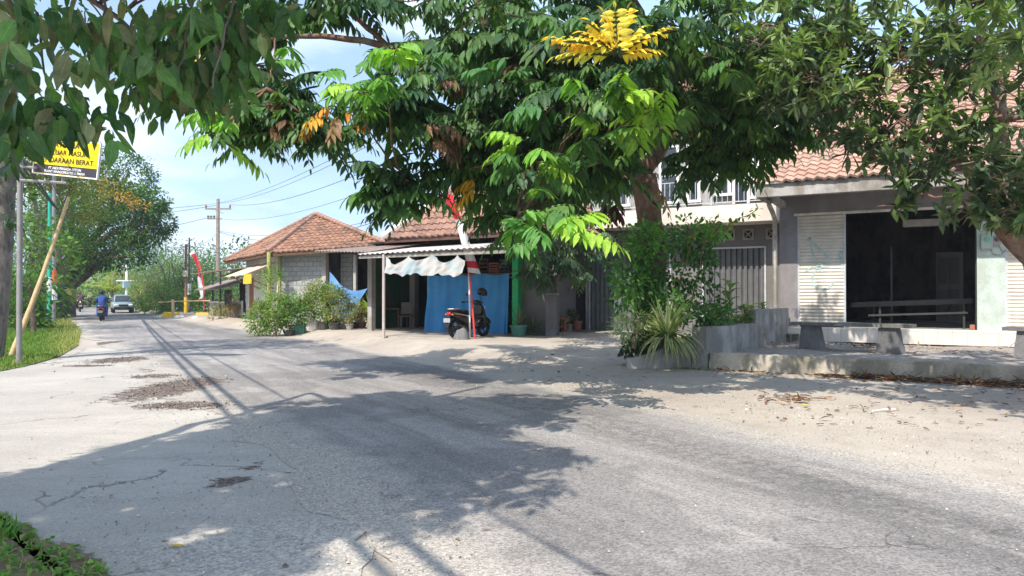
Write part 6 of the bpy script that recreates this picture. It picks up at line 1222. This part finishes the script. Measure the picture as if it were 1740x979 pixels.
# coconut palm
q=base_(190,72); t=thing('coconut_palm','yellow green coconut palm beyond the oncoming traffic','palm',q); m=MB(); m.tube([(0,0,0),(.1,0,1.2),(0,0,1.9)],[.2,.16,.14],8); m.build('trunk',MT['bark_grey'],t); L=Leaves()
for i in range(15):
    a=i*2.4; e=random.uniform(.4,1.45); d=Vector((math.cos(a)*math.cos(e),math.sin(a)*math.cos(e)*.7,math.sin(e))); side=d.cross(Vector((0,0,1))).normalized() if abs(d.z)<.99 else Vector((1,0,0)); p=Vector((0,0,1.9)); ln=random.uniform(2.4,3.2); cl=random.choice([(.34,.40,.08),(.26,.36,.08),(.42,.38,.10)])
    for k_ in range(22):
        u=k_/21; r_=p+d*ln*u+Vector((0,0,-.9*u*u))
        for sg in (-1,1): L.add(r_,side*sg+d*.5+Vector((0,0,-.45)),Vector((0,0,1)),.55*(1-.5*u),.35,jit(cl))
L.build('fronds',MT['leaf_soft'],t,LANCE_V,LANCE_F)
# ---------------------------------------------------------------- vehicles and people
def wheel(par, x, z, r, w_, rimmat=None, name='wheel', y=0):
    m=MB(); prof=[(r*.72,-w_/2),(r*.95,-w_/2),(r,-w_*.25),(r,w_*.25),(r*.95,w_/2),(r*.72,w_/2)]
    T=Matrix.Translation((x,y,z))@Euler((R(90),0,0)).to_matrix().to_4x4(); m.T=T; n=20; prev=None
    rings=[[m.av((a*math.cos(2*PI*i/n),a*math.sin(2*PI*i/n),b)) for i in range(n)] for a,b in prof]; rings.append(rings[0])
    for A_,B_ in zip(rings,rings[1:]):
        for i in range(n): j=(i+1)%n; m.af((A_[i],A_[j],B_[j],B_[i]))
    o=m.build(name,MT['black_matt'],par,smooth=40)
    m=MB(); m.T=T; m.lathe([(r*.70,-w_*.3),(r*.74,-w_*.3),(r*.74,w_*.3),(r*.70,w_*.3)],20)
    m2=MB(); m2.T=T
    for i in range(5): m2.cbox((math.cos(i*1.2566)*r*.36,math.sin(i*1.2566)*r*.36,0),(r*.72,.03,.04),(0,0,i*1.2566))
    m2.lathe([(r*.14,-w_*.45),(r*.14,w_*.45)],10); m2.build('rim',rimmat or MT['dark_steel'],o); return o
def scooter(label, loc, rz, body, group=None, name='scooter', cat='scooter', tailc=None):
    t=thing(name,label,cat,loc,rz,group); wheel(t,-.62,.28,.28,.11); wheel(t,.62,.28,.28,.09)
    def hull(nm,secs,mat_,sm=50):                                          # cross sections along x: (x, z_low, z_high, half_width)
        m=MB(); prev=None; n=12
        for x,z0,z1,hw in secs:
            ring=[m.av((x,hw*math.copysign(abs(math.cos(a))**.7,math.cos(a)),(z0+z1)/2+(z1-z0)/2*math.copysign(abs(math.sin(a))**.8,math.sin(a)))) for a in [2*PI*i/n for i in range(n)]]
            if prev:
                for i in range(n): j=(i+1)%n; m.af((prev[i],prev[j],ring[j],ring[i]))
            else: m.af(ring[::-1])
            prev=ring
        m.af(prev); return m.build(nm,mat_,t,smooth=sm)
    hull('rear_body',[(-.92,.72,.78,.05),(-.8,.6,.78,.11),(-.55,.5,.76,.15),(-.25,.36,.72,.17),(-.02,.26,.60,.15),(.06,.24,.40,.13)],body)
    hull('seat',[(-.86,.76,.81,.07),(-.6,.74,.84,.13),(-.3,.70,.81,.14),(-.08,.66,.76,.11),(-.02,.66,.70,.06)],MT['black_matt'])
    hull('engine_case',[(-.72,.22,.34,.05),(-.5,.18,.42,.10),(-.15,.18,.40,.12),(.0,.2,.34,.09)],MT['dark_steel'])
    hull('floorboard',[(-.05,.24,.32,.16),(.3,.24,.31,.17),(.42,.26,.36,.14)],MT['black'])
    m=MB()
    def ap_(s_,u): z=.26+.70*u; w_=.10+.13*math.sin(PI*min(1,u*1.02))**.7; x=.50-.16*u-.09*math.cos((s_-.5)*2.6)*-1; return (x,(s_-.5)*2*w_,z)
    m.sheet(ap_,10,12); m.build('leg_shield',body,t,smooth=60,thick=.05)
    hull('front_cowl',[(.36,.66,.98,.15),(.48,.60,.94,.16),(.58,.62,.84,.11),(.64,.66,.76,.05)],body); hull('handlebar_cover',[(.18,.98,1.05,.10),(.3,.94,1.08,.16),(.42,.95,1.05,.12)],MT['black'])
    m=MB(); m.tube([(.12,-.34,1.02),(.24,-.2,1.03),(.28,0,1.0),(.24,.2,1.03),(.12,.34,1.02)],.018,7); hb=m.build('handlebar',MT['dark_steel'],t,smooth=40)
    for s_ in (-1,1):
        m=MB(); m.tube([(.13,.30*s_,1.02),(.09,.40*s_,1.01)],.024,8); m.build('grip',MT['black_matt'],hb)
        m=MB(); m.tube([(.24,.19*s_,1.03),(.22,.27*s_,1.2)],.008,5); m.ball((.22,.29*s_,1.24),(.02,.06,.045),10,6); m.build('mirror',MT['black'],t,smooth=40)
    m=MB(); m.tube([(.60,.06,.30),(.46,.06,.75)],.02,6); m.tube([(.60,-.06,.30),(.46,-.06,.75)],.02,6); m.build('fork',MT['chrome'],t)
    m=MB(); m.sheet(lambda s_,u:(.62+math.cos(R(20)+R(140)*u)*.31,(s_-.5)*.13,.28+math.sin(R(20)+R(140)*u)*.31),4,10); m.build('front_fender',body,t,smooth=60,thick=.012)
    m=MB(); m.sheet(lambda s_,u:(-.66+math.cos(R(60)+R(125)*u)*.33,(s_-.5)*.14,.28+math.sin(R(60)+R(125)*u)*.33),4,10); m.build('rear_fender',MT['black'],t,smooth=60,thick=.012)
    m=MB(); m.ball((-.90,0,.70),(.05,.09,.055),10,6); m.build('tail_light',MT['tail'],t,smooth=60); m=MB(); m.ball((.60,0,.86),(.06,.10,.06),10,6); m.build('headlight',MT['lens'],t,smooth=60)
    for s_ in (-1,1): m=MB(); m.ball((-.88,.12*s_,.68),(.03,.035,.025),8,5); m.build('indicator',plain('amber',(.6,.2,.02),.3) if 'amber' not in MT else MT['amber'],t)
    m=MB(); m.box(-.99,-.98,-.12,.12,.46,.58); m.build('number_plate',MT['steel'],t); m=MB(); m.tube([(-.05,-.13,.24),(-.3,-.16,.24),(-.5,-.17,.30),(-.82,-.18,.40)],[.02,.03,.05,.045],8); m.build('exhaust',MT['dark_steel'],t,smooth=40)
    m=MB(); m.tube([(-.9,0,.83),(-.84,.11,.84),(-.6,.13,.84)],.014,6); m.tube([(-.9,0,.83),(-.84,-.11,.84),(-.6,-.13,.84)],.014,6); m.build('grab_rail',MT['chrome'],t,smooth=40)
    m=MB(); m.tube([(-.1,.08,.22),(-.06,.22,.02)],.012,6); m.build('side_stand',MT['dark_steel'],t); return t
def bike_stripe(t): m=MB(); m.sheet(lambda s_,u:(-.86+.72*s_,-.165-.012*math.sin(PI*s_),.735-.10*s_-.035*u),8,1); m.build('silver_stripe',MT['chrome'],t)
MT['amber']=plain('amber_lens',(.6,.2,.02),.3)
q=P(798,0,21.3); rzS=math.atan2(.80,.60); t=scooter('black parked scooter with a red tail light before the blue tarpaulin',(q.x,21.3,.25),rzS,MT['black']); bike_stripe(t)
# its helmet, hung on the mirror
hm=thing('helmet','black helmet hung on the mirror of the parked scooter','helmet',(0,0,0)); m=MB()
M_=Matrix.Translation((q.x,21.3,.25))@Matrix.Rotation(rzS,4,'Z')@Matrix.Translation((.24,-.27,1.30)); m.T=M_@Euler((0,R(18),0)).to_matrix().to_4x4(); nn_=14
m.sheet(lambda s_,u:(.155*math.cos(2*PI*s_)*math.sin(R(118)*u+.001),.13*math.sin(2*PI*s_)*math.sin(R(118)*u+.001),.13*math.cos(R(118)*u)),16,9); m.build('helmet_shell',MT['black'],hm,smooth=60,thick=.02)
m=MB(); m.T=M_@Euler((0,R(18),0)).to_matrix().to_4x4(); m.sheet(lambda s_,u:(.168*math.cos(R(-62)+R(124)*s_)*math.sin(R(62)+R(46)*u)+.02*u,.143*math.sin(R(-62)+R(124)*s_)*math.sin(R(62)+R(46)*u),.135*math.cos(R(62)+R(46)*u)),10,5); m.build('visor',MT['glass'],hm,smooth=60)
# people: one skinned body each, clothing and hair as children
def person(label, loc, rz, cloth, pants, hair, z_seat, lean=.15, scale=1., arms=True, helmet=None, group=None, armto=(.46,.26,1.06)):
    t=thing('person',label,'person',loc,rz,group)
    hip=Vector((0,0,z_seat+.10)); ch=hip+Vector((lean*1.2,0,.42)); nk=ch+Vector((lean*.4,0,.14)); hd=nk+Vector((.03,0,.17))
    V=[hip,hip+Vector((lean*.5,0,.2)),ch,nk,nk+Vector((.01,0,.06))]; Rr=[.15,.135,.15,.06,.055]; E=[(0,1),(1,2),(2,3),(3,4)]
    for s_ in (-1,1):
        b0=len(V); sh_=ch+Vector((.0,.18*s_,.05)); el=sh_+Vector((.12,.07*s_,-.24)); ha=Vector((armto[0],armto[1]*s_,armto[2])); V+=[sh_,el,ha.lerp(el,.12),ha]; Rr+=[.07,.048,.036,.032]; E+=[(2,b0),(b0,b0+1),(b0+1,b0+2),(b0+2,b0+3)]
        b0=len(V); kn=hip+Vector((.40,.20*s_,-.06)); an=Vector((.30,.20*s_,max(.32,hip.z-.56))); V+=[hip+Vector((.04,.09*s_,-.02)),kn,an,an+Vector((.16,.02*s_,-.05))]; Rr+=[.10,.066,.045,.035]; E+=[(0,b0),(b0,b0+1),(b0+1,b0+2),(b0+2,b0+3)]
    me=bpy.data.meshes.new('body'); me.from_pydata([tuple(v_) for v_ in V],E,[]); o=bpy.data.objects.new('body',me); COL.objects.link(o); o.parent=t
    md=o.modifiers.new('skin','SKIN'); 
    for v_,r_ in zip(me.skin_vertices[0].data,Rr): v_.radius=(r_,r_)
    me.skin_vertices[0].data[0].use_root=True; md.use_smooth_shade=True; sb_=o.modifiers.new('sub','SUBSURF'); sb_.levels=1; sb_.render_levels=2
    for i,mm in enumerate((cloth,)): me.materials.append(mm)
    m=MB(); m.ball(hd,(.085,.075,.115),14,10); m.ball(hd+Vector((.085,0,-.01)),(.02,.014,.022),6,4); [m.ball(hd+Vector((0,.076*s_,-.01)),(.02,.012,.03),6,4) for s_ in (-1,1)]; m.build('head',MT['skin'],t,smooth=60)
    m=MB(); 
    if helmet: m.ball(hd+Vector((-.01,0,.03)),(.135,.12,.125),14,9); m.build('riding_helmet',helmet,t,smooth=60)
    else: m.ball(hd+Vector((-.02,0,.03)),(.09,.085,.105),12,8); m.build('hair',hair,t,smooth=60)
    m=MB()
    for s_ in (-1,1):
        kn=hip+Vector((.40,.20*s_,-.06)); an=Vector((.30,.20*s_,max(.32,hip.z-.56))); m.tube([hip+Vector((.02,.10*s_,-.01)),kn.lerp(hip,.4)+Vector((0,.06*s_,.02)),kn,kn.lerp(an,.55),an+Vector((0,0,.02))],[.118,.105,.082,.07,.06],10)
    m.build('trousers',pants,t,smooth=70)
    m=MB()
    for s_ in (-1,1):
        a_=Vector((armto[0],armto[1]*s_,armto[2])); m.ball(a_,(.05,.03,.03),8,6)
        for f_ in range(4): m.tube([a_+Vector((.03,(.022*f_-.033),.0)),a_+Vector((.065,(.022*f_-.033),-.012)),a_+Vector((.06,(.022*f_-.033),-.04))],[.009,.0085,.007],5)
    m.build('hand',MT['skin'],t,smooth=60); return t
RZ=math.atan2(.85,-.53)
def rider_bike(px,Y,rz,body,blabel,people,group='motorbikes on the road'):
    q=Vector((P(px,0,Y).x,Y,.015)); b_=scooter(blabel,q,rz,body,group,'motorbike','motorbike')
    for off,lb,cl,pa,he,lean,arm in people:
        p_=q+Vector((math.cos(rz)*off,math.sin(rz)*off,0)); person(lb,p_,rz,cl,pa,MT['black'],.74,lean,helmet=he,armto=arm)
rider_bike(174,41.5,RZ-.16,plain('maroon_bike_paint',(.16,.03,.03),.35),'motorbike carrying two people in blue away down the road',[(-.18,'rider in a blue jacket steering the two up motorbike',MT['denim2'],MT['darkcloth'],MT['black'],.18,(.40,.28,1.03)),(-.55,'pillion passenger in bright blue jacket on the same motorbike',MT['denim'],MT['denim'],MT['black'],.10,(.26,.14,.98))])
rider_bike(124,66,RZ,MT['black'],'dark motorbike on the left of the distant pair',[(-.28,'rider in black on the left distant motorbike',MT['darkcloth'],MT['darkcloth'],MT['black'],.15,(.46,.28,1.03))])
rider_bike(136,62,RZ,plain('maroon_bike',(.12,.03,.04),.35),'maroon motorbike on the right of the distant pair',[(-.28,'rider in plum on the right distant motorbike',MT['purplecloth'],MT['darkcloth'],MT['purplecloth'],.15,(.46,.28,1.03))])
rider_bike(153,84,RZ+PI,MT['black'],'oncoming motorbike far down the road',[(-.28,'rider in a pale top on the oncoming motorbike',MT['pinkcloth'],MT['darkcloth'],MT['white'],.12,(.46,.28,1.03))])
# car
def car(label,loc,rz,paint,L_=4.0,W_=1.62,Hh=1.45,cat='car',name='car',van=False):
    t=thing(name,label,cat,loc,rz); hw=W_/2
    secs=[(L_/2,.30,.62,.86),(L_/2-.08,.25,.72,.94),(L_/2-.5,.22,.84,1),(L_*.18,.22,.90,1),(0,.22,.90,1),(-L_*.3,.22,.92,1),(-L_/2+.1,.25,.92,.97),(-L_/2,.32,.8,.9)]
    if van: secs=[(L_/2,.3,.75,.92),(L_/2-.1,.25,.95,.97),(L_/2-.3,.22,1.0,1),(0,.22,1.0,1),(-L_/2+.1,.25,1.,1),(-L_/2,.3,.95,.95)]
    def loft(nm,secs_,mat_,par,k_=.55):
        m=MB(); prev=None; n=16
        for x,z0,z1,ws in secs_:
            ring=[]
            for i in range(n):
                a=2*PI*(i+.5)/n; ring.append(m.av((x,hw*ws*math.copysign(abs(math.cos(a))**k_,math.cos(a)),(z0+z1)/2+(z1-z0)/2*math.copysign(abs(math.sin(a))**k_,math.sin(a)))))
            if prev:
                for i in range(n): j=(i+1)%n; m.af((prev[i],prev[j],ring[j],ring[i]))
            else: m.af(ring[::-1])
            prev=ring
        m.af(prev); return m.build(nm,mat_,par,smooth=50)
    b_=loft('body',secs,paint,t)
    cx=[(L_*.20,.80,.92,.86),(L_*.06,.8,Hh-.03,.80),(-.05,.8,Hh,.80),(-L_*.36,.8,Hh-.02,.79),(-L_*.44,.8,1.0,.84)] if not van else [(L_*.43,.85,1.0,.92),(L_*.33,.85,Hh-.04,.86),(0,.85,Hh,.87),(-L_*.46,.85,Hh,.86),(-L_*.49,.85,1.,.9)]
    loft('cabin',cx,paint,t,.5)
    m=MB(); x0,z0,_,w0=cx[0][0],cx[0][2],0,cx[0][3]; x1,z1,w1=cx[1][0],cx[1][2],cx[1][3]
    m.poly([(x0+.03,-hw*w0*.86,z0+.02),(x0+.03,hw*w0*.86,z0+.02),(x1+.05,hw*w1*.80,z1-.06),(x1+.05,-hw*w1*.80,z1-.06)]); m.build('windscreen',MT['glass'],t,thick=.02)
    for s_ in (-1,1):
        for xa_,xb_ in ((L_*.05,-L_*.13),(-L_*.15,-L_*.35)):
            m=MB(); m.poly([(xa_+.1,s_*(hw*.865),.96),(xb_,s_*(hw*.865),.96),(xb_,s_*(hw*.79),Hh-.12),(xa_-.05,s_*(hw*.79),Hh-.12)]); m.build('side_window',MT['glass'],t,thick=.02)
        m=MB(); m.ball((L_/2-.03,s_*hw*.66,.62),(.05,.17,.09),10,6); m.build('headlight',MT['lens'],t,smooth=60)
        m=MB(); m.ball((L_*.17,s_*(hw+.03),.98),(.05,.07,.06),8,6); m.build('door_mirror',MT['black'],t,smooth=60)
        for xw in (L_*.31,-L_*.30): wheel(t,xw,.30,.30,.20,MT['chrome'],y=s_*(hw-.11))
    m=MB(); m.box(L_/2-.04,L_/2+.03,-hw*.42,hw*.42,.55,.68); m.build('grille',MT['black'],t,bev=.01); m=MB(); m.box(L_/2-.1,L_/2+.07,-hw*.92,hw*.92,.30,.48); m.build('bumper',MT['black'] ,t,bev=.03); m=MB(); m.box(L_/2+.075,L_/2+.09,-.22,.22,.34,.45); m.build('number_plate',MT['dark_steel'],t)
    m=MB(); m.poly([(-L_*.46,-hw*.68,1.0),(-L_*.46,hw*.68,1.0),(-L_*.385,hw*.62,Hh-.1),(-L_*.385,-hw*.62,Hh-.1)]); m.build('rear_window',MT['glass'],t,thick=.02); return t
car('grey blue family car coming towards the viewer on the far road',(P(202,0,59).x,59.5,.015),RZ+PI-.02,MT['car'],3.9,1.52,1.45)
car('white van on the left far down the road',(P(117,0,82).x,82,.015),RZ+PI,MT['vanw'],4.6,1.75,1.95,'van','van',True)
# distant houses glimpsed between the trees
def farhouse(label,px,Y,w_,h_,roofh,wallm,roofm,rz=0):
    c=P(px,0,Y); t=thing('distant_house',label,'house',(c.x,Y,0),rz,'distant houses'); MB().box(-w_/2,w_/2,-2.5,2.5,-.1,h_).build('wall',wallm,t); m=MB(); o_=.5
    a,b,c_,d=(-w_/2-o_,-3,h_),(w_/2+o_,-3,h_),(w_/2+o_,3,h_),(-w_/2-o_,3,h_); e,f=(-w_/2+2,0,h_+roofh),(w_/2-2,0,h_+roofh); m.poly([a,b,f,e]); m.poly([c_,d,e,f]); m.poly([d,a,e]); m.poly([b,c_,f]); m.build('roof',roofm,t)
    for x in (-w_/4,w_/4): MB().box(x-.5,x+.5,-2.56,-2.5,1.,2.2).build('window',MT['glass'],t)
farhouse('far house with a dark red roof above the oncoming car',203,125,9,3.0,2.2,MT['white_wall'],plain('dark_red_roof',(.20,.07,.06),.8),.1)
farhouse('far grey roofed house left of the coconut palm',165,110,8,2.8,1.6,MT['white_wall'],plain('grey_far_roof',(.20,.18,.17),.8),-.1)
farhouse('small shed with pale wall behind the leaning bamboo pole',40,46,2.6,1.9,.8,plain('pale_shed_wall',(.42,.40,.36),.8),MT['oldtin'],.3)
farhouse('low shaded hut beyond the striped pole',72,70,2.6,2.2,.8,plain('tan_hut_wall',(.42,.30,.18),.8),MT['oldtin'],.2)
